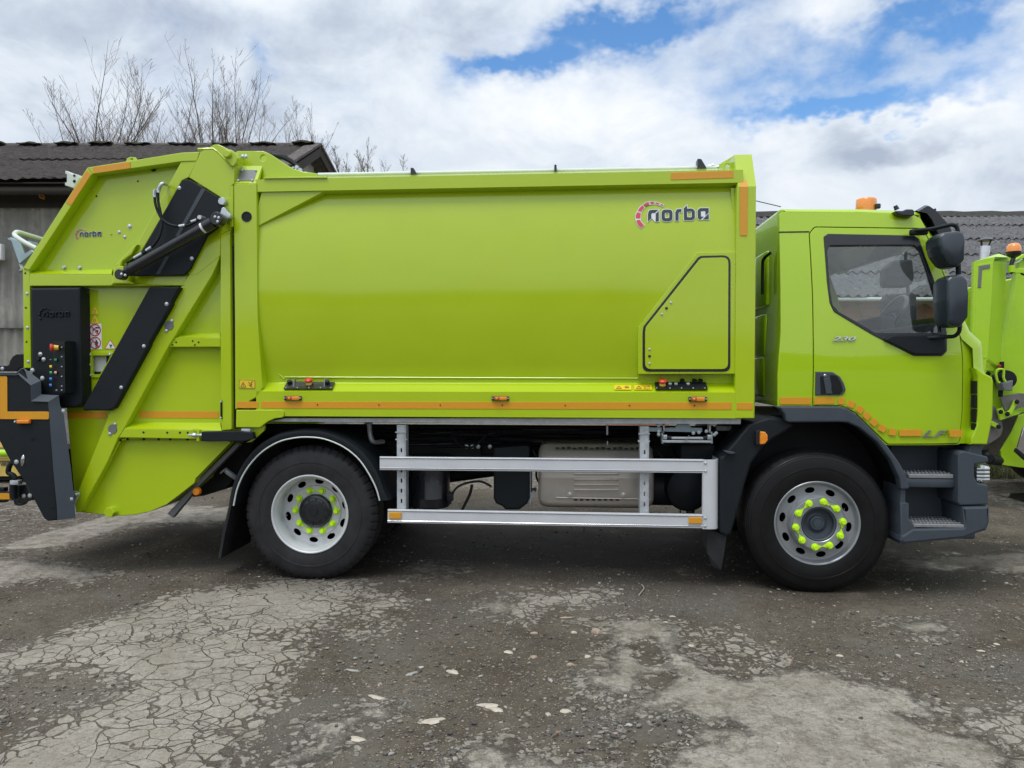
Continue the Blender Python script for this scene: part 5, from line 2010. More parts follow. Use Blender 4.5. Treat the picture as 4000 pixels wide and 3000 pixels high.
    for a in range(len(A) - 1):
        for i in range(n):
            j = (i + 1) % n
            mid = 1 <= a < len(A) - 2
            if i in ws and mid:
                gl.faces.new((G[a][i], G[a][j], G[a + 1][j], G[a + 1][i]))
            elif i in (22,) or (i == 21):
                continue
            else:
                bm.faces.new((A[a][i], A[a][j], A[a + 1][j], A[a + 1][i]))
    for v in [v for v in gl.verts if not v.link_faces]:
        gl.verts.remove(v)
    for v in [v for v in bm.verts if not v.link_faces]:
        bm.verts.remove(v)
    fin('cab_shell', bm, lime_cab, TR, 50)
    fin('windscreen', gl, glass, TR, 50)
    # inner lining so the cab is not green inside
    bm = bmesh.new()
    q = inset(SP, .05, .05)
    B0 = [bm.verts.new((x, .16, z)) for x, z in q]
    B1 = [bm.verts.new((x, 2.14, z)) for x, z in q]
    for i in list(range(1, 9)) + [15, 16, 17, 18, 19, 20]:
        j = (i + 1) % n
        bm.faces.new((B0[i], B0[j], B1[j], B1[i]))
    fin('cab_lining', bm, greyp, TR, 30)
    # far side with its window
    far = [grow(SK, -.004), grow(FR, .0)]
    o = cab_plate('cab_side', far, 2.276, .02, lime_cab, TR, .003)
    cab_plate('window_pane', [grow(FR, .004)], 2.284, .004, glass, o, .0005)
    # rear wall pressings
    X0 = P3('H', 301, 600, .12).x
    for (ya, yb, va, vb) in ((.45, .95, 1010, 1180), (.50, .95, 1270, 1390), (.5, .95, 1450, 1560), (1.2, 1.7, 1010, 1180), (1.2, 1.7, 1270, 1390), (1.2, 1.7, 1450, 1560)):
        z1_, z0_ = ZZ(va - 60, .12, 3047), ZZ(vb, .12, 3047)
        bm = bmesh.new()
        bx(bm, X0 - .022, X0 + .02, ya, yb, z0_, z1_, .018, 3)
        fin('rear_wall_pressing', bm, lime_cab, TR, 40)
    bm = bmesh.new()
    za = ZZ(1000, .12, 3047)
    tube(bm, [(X0 - .03, .30, za + .05), (X0 - .05, .42, za + .02), (X0 - .05, .45, za - .05), (X0 - .05, .45, za - .25)], .012, 8, 4)
    fin('rear_hand_rail', bm, black, TR, 60)
    # cab interior
    def inb(name, x0, x1, y0, y1, z0, z1, m, b=.03):
        bm = bmesh.new()
        bx(bm, x0, x1, y0, y1, z0, z1, b, 3)
        return fin(name, bm, m, TR, 40)
    xs0 = P3('H', 760, 900, .7).x
    for y in (.38, 1.50):
        s = inb('seat', xs0 - .18, xs0 + .34, y, y + .5, Z_WAIST - .32, Z_WAIST - .18, seatm, .05)
        bm = bmesh.new()
        bx(bm, -.07, .07, -.25, .25, -.35, .35, .05, 3)
        bmesh.ops.transform(bm, matrix=Matrix.Translation((xs0 - .24, y + .25, Z_WAIST + .10)) @ Matrix.Rotation(R(-8), 4, 'Y'), verts=bm.verts)
        fin('seat_back', bm, seatm, s, 40)
    zd = P3('H', 1400, 1150, .5).z
    inb('dashboard', P3('H', 1330, 1100, .4).x, X_FRONT - .12, .14, 2.16, zd - .30, zd + .0, seatm, .05)
    inb('dash_binnacle', P3('H', 1330, 1100, .6).x, P3('H', 1480, 1100, .6).x, 1.25, 1.8, zd - .05, zd + .13, seatm, .04)
    bm = bmesh.new()
    c = P3('H', 1170, 1060, 1.5)
    N_ = 28
    ring_ = []
    for k in range(N_ + 1):
        a = 2 * math.pi * k / N_
        ring_.append(c + Vector((.17 * math.cos(a) * .55, .22 * math.sin(a), .17 * math.cos(a) * .95)))
    tube(bm, ring_, .016, 8, 0)
    tube(bm, [c, c + Vector((.10, 0, -.25))], .03, 8, 0)
    fin('steering_wheel', bm, blackgl, TR, 60)
    # far side mirrors seen through the cab
    for zf, pts in (('H', [(1125, 700), (1200, 635), (1340, 628), (1352, 760), (1340, 820), (1300, 845), (1130, 845), (1120, 800)]), ('H', [(1120, 950), (1150, 905), (1350, 890), (1372, 920), (1375, 1170), (1340, 1200), (1190, 1205), (1125, 1150)])):
        lo = rnd(P2(zf, pts, 2.42), .03)
        plate('mirror_housing', [lo], 2.42, .16, black, TR, .02)
    bm = bmesh.new()
    tube(bm, [P3('H', 1290, 500, 2.4), P3('H', 1282, 640, 2.45), P3('H', 1300, 860, 2.45), P3('H', 1300, 920, 2.45)], .016, 8, 3)
    fin('mirror_arm', bm, black, TR, 60)
    # roof beacon, marker, visor
    c = P3('H', 973, 228, .95)
    bm = bmesh.new()
    r = (P3('H', 1053, 228, .95).x - P3('H', 893, 228, .95).x) / 2
    h = P3('H', 973, 152, .95).z - c.z
    lathe(bm, [(r * .99, -.06), (r, 0), (r * .99, h * .8), (r * .93, h * .93), (r * .75, h), (0, h * 1.03)], (c.x, c.y, c.z - .0), 40, 'z')
    be = fin('roof_beacon', bm, amber, TR, 50)
    bm = bmesh.new()
    lathe(bm, [(r * 1.02, -.30), (r * 1.04, -.06), (r * 1.0, -.055)], (c.x, c.y, c.z), 40, 'z')
    fin('beacon_base', bm, blackgl, be, 50)
    bm = bmesh.new()
    bx(bm, c.x + r * .5, c.x + r * 1.02, c.y - r * 1.1, c.y - r * .7, c.z - .02, c.z + .02, .006)
    fin('beacon_clip', bm, blackgl, be)
    lo = rnd(P2('H', [(1200, 250), (1215, 246), (1260, 246), (1290, 234), (1340, 234), (1356, 250), (1354, 280), (1330, 292), (1250, 288), (1215, 275)], .02), .012)
    plate('roof_marker_lamp', [lo], .02, .10, blackgl, TR, .01)
    bm = bmesh.new()
    cyl(bm, P3('H', 1200, 208, .9), P3('H', 1215, 240, .9), .016, .022, 8)
    cyl(bm, P3('H', 1500, 236, 1.6), P3('H', 1510, 252, 1.6), .02, .02, 8)
    fin('roof_aerial', bm, blackgl, TR)
    # sun visor over the windscreen
    vz = [(1365, 245), (1430, 205), (1450, 205), (1500, 240), (1600, 350), (1635, 430), (1600, 440), (1540, 450), (1520, 420), (1470, 310), (1430, 260)]
    lo = P2('H', vz, .14)
    bm = bmesh.new()
    st = [(.10, 0.0, -.015), (.14, 0.0, 0), (.35, .02, 0), (1.15, .05, 0), (1.95, .02, 0), (2.16, .0, 0), (2.2, 0, -.015)]
    rg = [[bm.verts.new((x + dx, y, z + dz)) for x, z in lo] for y, dx, dz in st]
    for a, b in zip(rg[:-1], rg[1:]):
        for k in range(len(lo)):
            bm.faces.new((a[k], a[(k + 1) % len(lo)], b[(k + 1) % len(lo)], b[k]))
    bm.faces.new(rg[0])
    bm.faces.new(rg[-1])
    fin('sun_visor', bm, blackgl, TR, 35)
    # mirrors on the near side
    def mirror_body(pts, Y, dep, r):
        lo = rnd(P2('H', pts, Y), r, 5)
        cx = sum(p[0] for p in lo) / len(lo)
        cz = sum(p[1] for p in lo) / len(lo)
        bm = bmesh.new()
        R_ = []
        for y, s in ((Y, .84), (Y + dep * .05, .93), (Y + dep * .14, .98), (Y + dep * .5, 1.0), (Y + dep * .8, .97), (Y + dep, .86)):
            R_.append([bm.verts.new((cx + (x - cx) * s, y, cz + (z - cz) * s)) for x, z in lo])
        m = len(lo)
        for a, b in zip(R_[:-1], R_[1:]):
            for k in range(m):
                bm.faces.new((a[k], a[(k + 1) % m], b[(k + 1) % m], b[k]))
        bm.faces.new(R_[0])
        bm.faces.new(R_[-1])
        return fin('mirror_housing', bm, mirpl, TR, 60), lo
    m1, l1 = mirror_body([(1540, 440), (1580, 412), (1700, 398), (1748, 410), (1762, 470), (1755, 640), (1700, 690), (1640, 685), (1570, 590), (1545, 520)], -.26, .22, .03)
    m2, l2 = mirror_body([(1608, 775), (1640, 748), (1735, 738), (1775, 775), (1788, 900), (1782, 1090), (1725, 1165), (1665, 1162), (1622, 1145), (1604, 950)], -.26, .22, .03)
    for mm, pts in ((m1, [(1548, 450), (1560, 560), (1625, 665)]), (m2, [(1612, 790), (1614, 950), (1628, 1130)])):
        a, b, c_ = [P3('H', x, y, -.22) for x, y in pts]
        bm = bmesh.new()
        for p, q in ((a, b), (b, c_)):
            o1 = Vector((-.008, .06, 0))
            o2 = Vector((.035, .16, 0))
            o0 = Vector((.018, -.02, 0))
            bm.faces.new([bm.verts.new(v) for v in (p + o0, q + o0, q + o2, p + o2)])
        fin('mirror_face', bm, mirror, mm, 30)
    bm = bmesh.new()
    tube(bm, [P3('H', 1320, 430, -.0), P3('H', 1355, 405, -.02), P3('H', 1480, 392, -.08), P3('H', 1590, 368, -.13), P3('H', 1640, 358, -.15), P3('H', 1680, 372, -.15), P3('H', 1695, 420, -.15)], .014, 10, 4)
    fin('mirror_arm', bm, black, TR, 60)
    bm = bmesh.new()
    tube(bm, [P3('H', 1695, 650, -.15), P3('H', 1697, 760, -.15)], .017, 10, 0)
    fin('mirror_arm', bm, black, TR, 60)
    bm = bmesh.new()
    tube(bm, [P3('H', 1708, 1140, -.15), P3('H', 1702, 1195, -.15), P3('H', 1665, 1232, -.12), P3('H', 1600, 1238, -.07), P3('H', 1420, 1250, -.0), P3('H', 1300, 1262, .0)], .014, 10, 4)
    fin('mirror_arm', bm, black, TR, 60)
    bm = bmesh.new()
    c_ = P3('H', 1375, 415, -.01)
    bx(bm, c_.x - .05, c_.x + .07, -.03, .02, c_.z - .022, c_.z + .02, .012, 2)
    fin('mirror_mount', bm, black, TR)
    # front corner air deflector
    lo = P2('R', [(150, 240), (165, 262), (190, 330), (192, 380), (192, 700), (180, 870), (140, 960), (118, 1000), (118, 1068), (298, 1068), (330, 900), (355, 760), (362, 400), (350, 340), (310, 320), (262, 300), (215, 262), (180, 240)], .0)
    dfl = plate('air_deflector', [lo], .0, .20, lime_cab, TR, .010)
    for y0, y1 in ((382, 520), (532, 675), (687, 830), (842, 950)):
        pp('deflector_vent', 'R', [(160, y0), (189, y0), (188 - (y1 > 900) * 12, y1), (158 - (y1 > 900) * 8, y1)], .008, .05, blackmt, dfl, bev=.001)
    # wheel arch moulding
    arch = P2('I', [(558, 318), (985, 319), (1040, 332), (1100, 372), (1190, 460), (1310, 588), (1390, 700), (1432, 780), (1450, 850), (1450, 870), (1395, 872), (1385, 800), (1330, 680), (1240, 560), (1120, 462), (1045, 428), (985, 424), (650, 426), (632, 418), (622, 375), (600, 345)], -.03)
    ar = plate('wheel_arch', [rnd(arch, .012)], -.03, .09, slate, TR, .012)
    bm = bmesh.new()
    inn = P2('I', [(1385, 872), (1385, 800), (1330, 680), (1240, 560), (1120, 462), (1045, 428), (985, 424), (650, 426), (560, 470)], .05)
    a = [bm.verts.new((x, .05, z)) for x, z in inn]
    b = [bm.verts.new((x, .75, z)) for x, z in inn]
    for k in range(len(inn) - 1):
        bm.faces.new((a[k], a[k + 1], b[k + 1], b[k]))
    fin('arch_liner', bm, blackmt, TR, 50)
    # step unit
    Ys = .02
    bm = bmesh.new()
    a, b = P3('I', 1320, 577, .30), P3('I', 1800, 1200, .30)
    bx(bm, a.x, b.x + .1, .30, .34, b.z, a.z, .01)
    su = fin('step_housing', bm, slate, TR)
    pp('step_side', 'I', [(1305, 572), (1790, 575), (1745, 640), (1745, 720), (1668, 590), (1330, 590)], .25, .05, slate, su, bev=.006)
    boxp('step_riser', 'I', 1430, 795, 1755, 862, .04, .24, slate, su, .012)
    t1 = P3('I', 1445, 795, .04)
    t1b = P3('I', 1742, 795, .04)
    bm = bmesh.new()
    bx(bm, t1.x, t1b.x, .036, .27, t1.z - .0, t1.z + .028, .004)
    tr1 = fin('step_tread', bm, treadm, TR)
    pp('step_side', 'I', [(1395, 852), (1425, 860), (1425, 955), (1448, 965), (1448, 1070), (1478, 1130), (1478, 1215), (1390, 1235), (1388, 960)], .0, .32, slate, TR, bev=.008)
    pp('bumper_corner', 'I', [(1385, 1215), (1392, 1180), (1475, 1128), (1812, 1122), (1800, 985), (1985, 980), (1987, 1090), (1965, 1145), (1890, 1168), (1815, 1198), (1410, 1236)], -.01, .34, slate, TR, bev=.02, r=.012)
    pp('bumper_corner', 'I', [(1388, 960), (1425, 955), (1440, 965), (1448, 1070), (1500, 1128), (1480, 1140), (1395, 1230)], -.004, .2, slate, TR, bev=.01)
    t2 = P3('I', 1478, 1122, .0)
    t2b = P3('I', 1812, 1122, .0)
    bm = bmesh.new()
    bx(bm, t2.x, t2b.x, -.006, .30, t2.z, t2.z + .024, .004)
    tr2 = fin('step_tread', bm, treadm, TR)
    bm = bmesh.new()
    for k in range(14):
        x = t2.x + (t2b.x - t2.x) * (k + .5) / 14
        for yy in (.04, .11, .18, .25):
            bx(bm, x - .008, x + .008, yy - .012, yy + .012, t2.z + .024, t2.z + .032, .003)
    add_to(tr2, bm)
    bm = bmesh.new()
    for k in range(12):
        x = t1.x + (t1b.x - t1.x) * (k + .5) / 12
        for yy in (.08, .15, .22):
            bx(bm, x - .008, x + .008, yy - .012, yy + .012, t1.z + .028, t1.z + .036, .003)
    add_to(tr1, bm)
    # headlamp pod
    pod = rnd(P2('I', [(1772, 640), (1782, 622), (1820, 615), (1975, 655), (1980, 690), (1885, 705), (1885, 790), (1905, 830), (1975, 842), (1975, 972), (1790, 978), (1772, 960)], -.005), [.01, .01, .02, .02, .01, 0.005, .02, .03, .01, .01, .01, .02])
    plate('headlamp_housing', [pod], -.005, .34, slate, TR, .010)
    hl = rnd(P2('I', [(1885, 710), (1955, 710), (1957, 760), (1952, 820), (1905, 826), (1888, 790)], .03), .012)
    h = plate('headlight', [hl], .03, .25, clearlens, TR, .012)
    bm = bmesh.new()
    for y in (735, 760, 785, 805):
        c_ = P3('I', 1922, y, .08)
        lathe(bm, [(0, -.03), (.022, -.03), (.030, .02), (.02, .06)], c_ + Vector((-.005, 0, 0)), 16, 'x')
    fin('lamp_reflector', bm, chrome, h, 50)
    pp('bumper_upper', 'I', [(1862, 572), (1930, 572), (1935, 655), (1840, 625)], .03, .25, slate, TR, bev=.006)
    pp('number_plate_light', 'I', [(1788, 572), (1840, 572), (1840, 592), (1788, 590)], .2, .05, whitem, TR, bev=.002)
    bm = bmesh.new()
    bx(bm, P3('I', 1790, 700, .3).x, X_FRONT - .01, .3, 2.0, .42, 1.28, .03)
    fin('front_bumper', bm, slate, TR)


build_cab()

# cable from body to the cab
bm = bmesh.new()
tube(bm, [P3('G', 1440, 518, 1.0), P3('G', 1660, 570, 1.0)], .004, 6, 0)
fin('aerial_wire', bm, blackgl, TR)

# ================================================================== SETTING
RV = Vector((math.cos(R(4.5)), math.sin(R(4.5)), 0))
FV = Vector((-math.sin(R(4.5)), math.cos(R(4.5)), 0))
H0 = 1444.0


def CW(X, d, z):
    return Vector((CAM.x, CAM.y, 0)) + RV * X + FV * d + Vector((0, 0, z))


def UX(u, d):
    return (u - 2000.0) / FPX * d


def VZ(v, d):
    return CAM.z + (H0 - v) / FPX * d


def noise_nodes(nt, scale, detail=8, rough=.6, dist=0.0, coord='Object', vec=None, dim='3D'):
    N, L = nt.nodes, nt.links
    n = N.new('ShaderNodeTexNoise')
    n.inputs['Scale'].default_value = scale
    n.inputs['Detail'].default_value = detail
    n.inputs['Roughness'].default_value = rough
    n.inputs['Distortion'].default_value = dist
    if vec is None:
        tc = nt.nodes.get('TC') or N.new('ShaderNodeTexCoord')
        tc.name = 'TC'
        vec = tc.outputs[coord]
    L.new(vec, n.inputs['Vector'])
    return n.outputs['Fac']


class NT:
    """small helper round a material's node tree"""
    def __init__(self, name):
        self.m = bpy.data.materials.new(name)
        self.m.use_nodes = True
        self.nt = self.m.node_tree
        self.b = self.nt.nodes['Principled BSDF']
        self.tc = self.nt.nodes.new('ShaderNodeTexCoord').outputs['Object']

    def math(self, op, a, b=None, clamp=False, c=None):
        n = self.nt.nodes.new('ShaderNodeMath')
        n.operation = op
        n.use_clamp = clamp
        for i, s in enumerate((a, b, c)):
            if s is None:
                continue
            if isinstance(s, (int, float)):
                n.inputs[i].default_value = s
            else:
                self.nt.links.new(s, n.inputs[i])
        return n.outputs[0]

    def noise(self, scale, detail=8, rough=.6, dist=0.0, vec=None):
        n = self.nt.nodes.new('ShaderNodeTexNoise')
        n.inputs['Scale'].default_value = scale
        n.inputs['Detail'].default_value = detail
        n.inputs['Roughness'].default_value = rough
        n.inputs['Distortion'].default_value = dist
        self.nt.links.new(vec or self.tc, n.inputs['Vector'])
        return n.outputs['Fac']

    def noisec(self, scale, detail=4, vec=None):
        n = self.nt.nodes.new('ShaderNodeTexNoise')
        n.inputs['Scale'].default_value = scale
        n.inputs['Detail'].default_value = detail
        self.nt.links.new(vec or self.tc, n.inputs['Vector'])
        return n.outputs['Color']

    def vor(self, scale, feature='F1', vec=None, rnd_=1.0, out='Distance'):
        n = self.nt.nodes.new('ShaderNodeTexVoronoi')
        n.feature = feature
        n.inputs['Scale'].default_value = scale
        n.inputs['Randomness'].default_value = rnd_
        self.nt.links.new(vec or self.tc, n.inputs['Vector'])
        return n.outputs[out]

    def smooth(self, v, a, b, lo=0.0, hi=1.0):
        n = self.nt.nodes.new('ShaderNodeMapRange')
        n.interpolation_type = 'SMOOTHSTEP'
        n.inputs['From Min'].default_value = a
        n.inputs['From Max'].default_value = b
        n.inputs['To Min'].default_value = lo
        n.inputs['To Max'].default_value = hi
        self.nt.links.new(v, n.inputs['Value'])
        return n.outputs[0]

    def mix(self, f, a, b, typ='MIX'):
        n = self.nt.nodes.new('ShaderNodeMix')
        n.data_type = 'RGBA'
        n.blend_type = typ
        for s, i in ((f, 0), (a, 6), (b, 7)):
            if isinstance(s, (int, float)):
                n.inputs[i].default_value = s
            elif isinstance(s, tuple):
                n.inputs[i].default_value = s + (1,)
            else:
                self.nt.links.new(s, n.inputs[i])
        return n.outputs[2]

    def ramp(self, v, stops):
        n = self.nt.nodes.new('ShaderNodeValToRGB')
        e = n.color_ramp.elements
        while len(e) < len(stops):
            e.new(.5)
        for k, (p, c) in enumerate(stops):
            e[k].position = p
            e[k].color = c + (1,)
        self.nt.links.new(v, n.inputs[0])
        return n.outputs[0]

    def mapv(self, sc=(1, 1, 1), loc=(0, 0, 0), vec=None):
        n = self.nt.nodes.new('ShaderNodeMapping')
        n.inputs['Scale'].default_value = sc
        n.inputs['Location'].default_value = loc
        self.nt.links.new(vec or self.tc, n.inputs[0])
        return n.outputs[0]

    def warp(self, amt, scale):
        c = self.noisec(scale)
        s = self.nt.nodes.new('ShaderNodeVectorMath')
        s.operation = 'SUBTRACT'
        self.nt.links.new(c, s.inputs[0])
        s.inputs[1].default_value = (.5, .5, .5)
        k = self.nt.nodes.new('ShaderNodeVectorMath')
        k.operation = 'SCALE'
        self.nt.links.new(s.outputs[0], k.inputs[0])
        k.inputs['Scale'].default_value = amt
        a = self.nt.nodes.new('ShaderNodeVectorMath')
        a.operation = 'ADD'
        self.nt.links.new(self.tc, a.inputs[0])
        self.nt.links.new(k.outputs[0], a.inputs[1])
        return a.outputs[0]

    def attr(self, name):
        n = self.nt.nodes.new('ShaderNodeAttribute')
        n.attribute_name = name
        return n.outputs['Fac']

    def set(self, sock, v):
        if isinstance(v, (int, float)):
            self.b.inputs[sock].default_value = v
        else:
            self.nt.links.new(v, self.b.inputs[sock])

    def bump(self, h, strength=.5, dist=.01, prev=None):
        n = self.nt.nodes.new('ShaderNodeBump')
        n.inputs['Strength'].default_value = strength
        n.inputs['Distance'].default_value = dist
        self.nt.links.new(h, n.inputs['Height'])
        if prev is not None:
            self.nt.links.new(prev, n.inputs['Normal'])
        return n.outputs[0]


# ------------------------------------------------------------------ ground
def ground_material():
    g = NT('cracked_yard')
    con = g.attr('concrete')
    smo = g.attr('smooth_dirt')
    wv = g.warp(.10, 3.0)
    edge = g.math('ADD', g.math('MULTIPLY', g.math('SUBTRACT', g.noise(3.4, 12, .76), .5), 1.15), g.math('MULTIPLY', g.math('SUBTRACT', g.vor(9, vec=wv), .4), -.30))
    rag = g.math('MULTIPLY', g.math('SUBTRACT', g.noise(11, 14, .86), .5), g.math('SUBTRACT', 1.9, g.math('MULTIPLY', g.attr('cracks'), 1.3)))
    f0 = g.math('ADD', g.math('ADD', con, edge), rag)
    # crazing: broad and fine cracks, edges of the slab break into islands
    big = g.vor(3.6, 'DISTANCE_TO_EDGE', g.warp(.30, 2.6))
    wsm = g.warp(.13, 4.5)
    sml = g.vor(10.5, 'DISTANCE_TO_EDGE', wsm)
    zone = g.smooth(g.noise(1.1, 3, .5), .45, .58)
    cw = g.noise(2.7, 4)
    crk_b = g.smooth(g.math('SUBTRACT', big, g.math('MULTIPLY', g.smooth(cw, .3, .7), .012)), -.002, .010)
    wid = g.math('MULTIPLY', g.math('SUBTRACT', 1.0, g.smooth(f0, .45, .9)), .10)
    crk_s = g.smooth(g.math('SUBTRACT', sml, g.math('ADD', wid, g.math('MULTIPLY', g.smooth(g.noise(6, 4), .35, .65), .026))), -.010, .020)
    crk_s2 = g.math('MAXIMUM', crk_s, g.math('MULTIPLY', zone, g.smooth(f0, .75, 1.0)))
    hasc = g.attr('cracks')
    cr = g.math('MULTIPLY', crk_b, crk_s2)
    cr = g.math('MAXIMUM', cr, g.math('SUBTRACT', 1.0, hasc, clamp=True))
    fs = g.math('ADD', g.math('MULTIPLY', g.smooth(f0, .30, .72), g.math('SUBTRACT', 1.0, hasc, clamp=True)), g.math('MULTIPLY', g.smooth(f0, .42, .56), hasc))
    slab = g.math('MULTIPLY', fs, cr)
    # loose fragments where the slab breaks up into the dirt
    rim_ = g.math('SUBTRACT', 1.0, g.smooth(f0, .48, .62))
    for fsc, lo_, hi_, amt in ((13.0, .02, .60, .75), (27.0, -.15, .55, .60)):
        fv = g.warp(.06, 9.0)
        fe = g.vor(fsc, 'DISTANCE_TO_EDGE', fv)
        fc = g.vor(fsc, out='Color', vec=fv)
        fsp = g.nt.nodes.new('ShaderNodeSeparateColor')
        g.nt.links.new(fc, fsp.inputs[0])
        pk = g.math('LESS_THAN', fsp.outputs[0], g.math('MULTIPLY', g.smooth(f0, lo_, hi_), amt))
        slab = g.math('MAXIMUM', slab, g.math('MULTIPLY', g.math('MULTIPLY', g.math('MULTIPLY', pk, rim_), g.smooth(fe, .05, .14)), .85))
    tint = g.vor(10.5, out='Color', vec=wsm)
    # dirt
    d1 = g.noise(1.3, 8, .65, .4)
    d2 = g.noise(14, 8, .7)
    dirt = g.ramp(d1, [(.28, (.064, .051, .038)), (.48, (.115, .096, .074)), (.72, (.175, .155, .125))])
    dirt = g.mix(g.smooth(d2, .35, .7), dirt, g.mix(.5, dirt, (.045, .037, .028)))
    dirt = g.mix(g.smooth(g.noise(.9, 6, .6, 0, g.mapv((1, 1, 1), (7, 3, 0))), .48, .62), dirt, g.mix(.55, dirt, (.122, .116, .106)))
    # embedded pebbles of three sizes
    out = dirt
    hb = []
    for sc, dens, r in ((34, .38, .40), (70, .42, .42), (130, .5, .45)):
        col = g.vor(sc, out='Color', vec=wv)
        sp = g.nt.nodes.new('ShaderNodeSeparateColor')
        g.nt.links.new(col, sp.inputs[0])
        dist = g.vor(sc, vec=wv)
        cov = g.smooth(g.noise(2.3 + sc * .01, 5, .6, 0, g.mapv((1, 1, 1), (sc, 0, 0))), .38, .62, .15, 1.0)
        pick = g.math('LESS_THAN', sp.outputs[0], g.math('MULTIPLY', cov, dens))
        pick = g.math('MULTIPLY', pick, g.math('SUBTRACT', 1.0, g.math('MULTIPLY', smo, .85)))
        m = g.math('MULTIPLY', pick, g.math('SUBTRACT', 1.0, g.smooth(dist, r * .8, r)))
        pc = g.ramp(sp.outputs[1], [(0.0, (.065, .058, .05)), (.35, (.13, .118, .10)), (.7, (.20, .18, .15)), (.92, (.32, .30, .265)), (1.0, (.24, .13, .08))])
        out = g.mix(m, out, pc)
        hb.append(g.math('MULTIPLY', m, 1.0 - dist_scale(sc)))
    # concrete colour
    c1 = g.noise(2.0, 9, .6)
    c2 = g.noise(45, 5, .7)
    conc = g.ramp(c1, [(.3, (.30, .272, .228)), (.55, (.375, .345, .30)), (.75, (.44, .41, .36))])
    conc = g.mix(g.smooth(c2, .42, .70), conc, g.mix(.5, conc, (.135, .125, .11)))
    tsp = g.nt.nodes.new('ShaderNodeSeparateColor')
    g.nt.links.new(tint, tsp.inputs[0])
    conc = g.mix(g.math('MULTIPLY', tsp.outputs[0], .30), conc, (.235, .205, .165))
    grit = g.vor(95, vec=wv)
    gc = g.vor(95, out='Color', vec=wv)
    sp = g.nt.nodes.new('ShaderNodeSeparateColor')
    g.nt.links.new(gc, sp.inputs[0])
    gm = g.math('MULTIPLY', g.math('LESS_THAN', sp.outputs[0], .22), g.math('SUBTRACT', 1.0, g.smooth(grit, .3, .42)))
    conc = g.mix(gm, conc, g.ramp(sp.outputs[1], [(0, (.12, .115, .105)), (.6, (.26, .25, .23)), (1, (.48, .46, .43))]))
    stain = g.smooth(g.noise(1.7, 6, .6, .5, g.mapv((1, 1.6, 1), (4, 2, 0))), .55, .75)
    dust = g.math('MULTIPLY', g.smooth(g.noise(7, 12, .82), .46, .60), g.math('SUBTRACT', .85, g.math('MULTIPLY', hasc, .55)))
    conc = g.mix(dust, conc, g.mix(.45, dirt, (.21, .19, .155)))
    conc = g.mix(g.math('MULTIPLY', stain, .45), conc, (.20, .175, .135))
    tshade = g.attr('truck_shade')  # shade under the truck, painted into the ground colour
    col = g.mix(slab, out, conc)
    shade_f = g.math('MULTIPLY', tshade, g.smooth(g.noise(3.1, 7, .6), .22, .48), clamp=True)
    col = g.mix(g.math('MULTIPLY', shade_f, .88), col, g.mix(.85, col, (.012, .0105, .0095)))
    g.set('Base Color', col)
    g.set('Roughness', g.math('SUBTRACT', .92, g.math('MULTIPLY', shade_f, .12)))
    g.set('Specular IOR Level', .14)
    h = g.math('ADD', g.math('MULTIPLY', slab, 1.0), g.math('MULTIPLY', g.math('ADD', g.math('ADD', hb[0], hb[1]), hb[2]), .45))
    h = g.math('ADD', h, g.math('MULTIPLY', g.noise(60, 8, .7), .55))
    g.set('Normal', g.bump(h, .9, .012, ))
    return g.m


def dist_scale(sc):
    return .25 if sc < 50 else (.5 if sc < 100 else .7)


def ground_pt(z, x, y, gz=0.0):
    o = ZF[z]
    u, v = o[0] + x / o[2], o[1] + y / o[2]
    r = ray(u, v)
    t = (gz - CAM.z) / r.z
    p = CAM + r * t
    return (p.x, p.y)


def sdist(P, poly):
    """signed distance (positive inside), vectorised"""
    x, y = P[:, 0], P[:, 1]
    d = np.full(len(P), 1e9)
    ins = np.zeros(len(P), bool)
    n = len(poly)
    for i in range(n):
        ax, ay = poly[i]
        bx_, by = poly[(i + 1) % n]
        ex, ey = bx_ - ax, by - ay
        t = np.clip(((x - ax) * ex + (y - ay) * ey) / max(ex * ex + ey * ey, 1e-12), 0, 1)
        d = np.minimum(d, np.hypot(x - ax - t * ex, y - ay - t * ey))
        c = ((ay > y) != (by > y)) & (x < (bx_ - ax) * (y - ay) / ((by - ay) if abs(by - ay) > 1e-12 else 1e-12) + ax)
        ins ^= c
    return np.where(ins, d, -d)


def wob(x, y):
    return (np.sin(x * 1.7 + y * .6) * np.cos(y * 1.3 - x * .4) * .012 + np.sin(x * 4.1 + 1.3) * np.sin(y * 3.7 + .5) * .006 + np.sin(x * 9.3 + y * 5.1) * np.cos(y * 8.1 - x * 3.3) * .003)


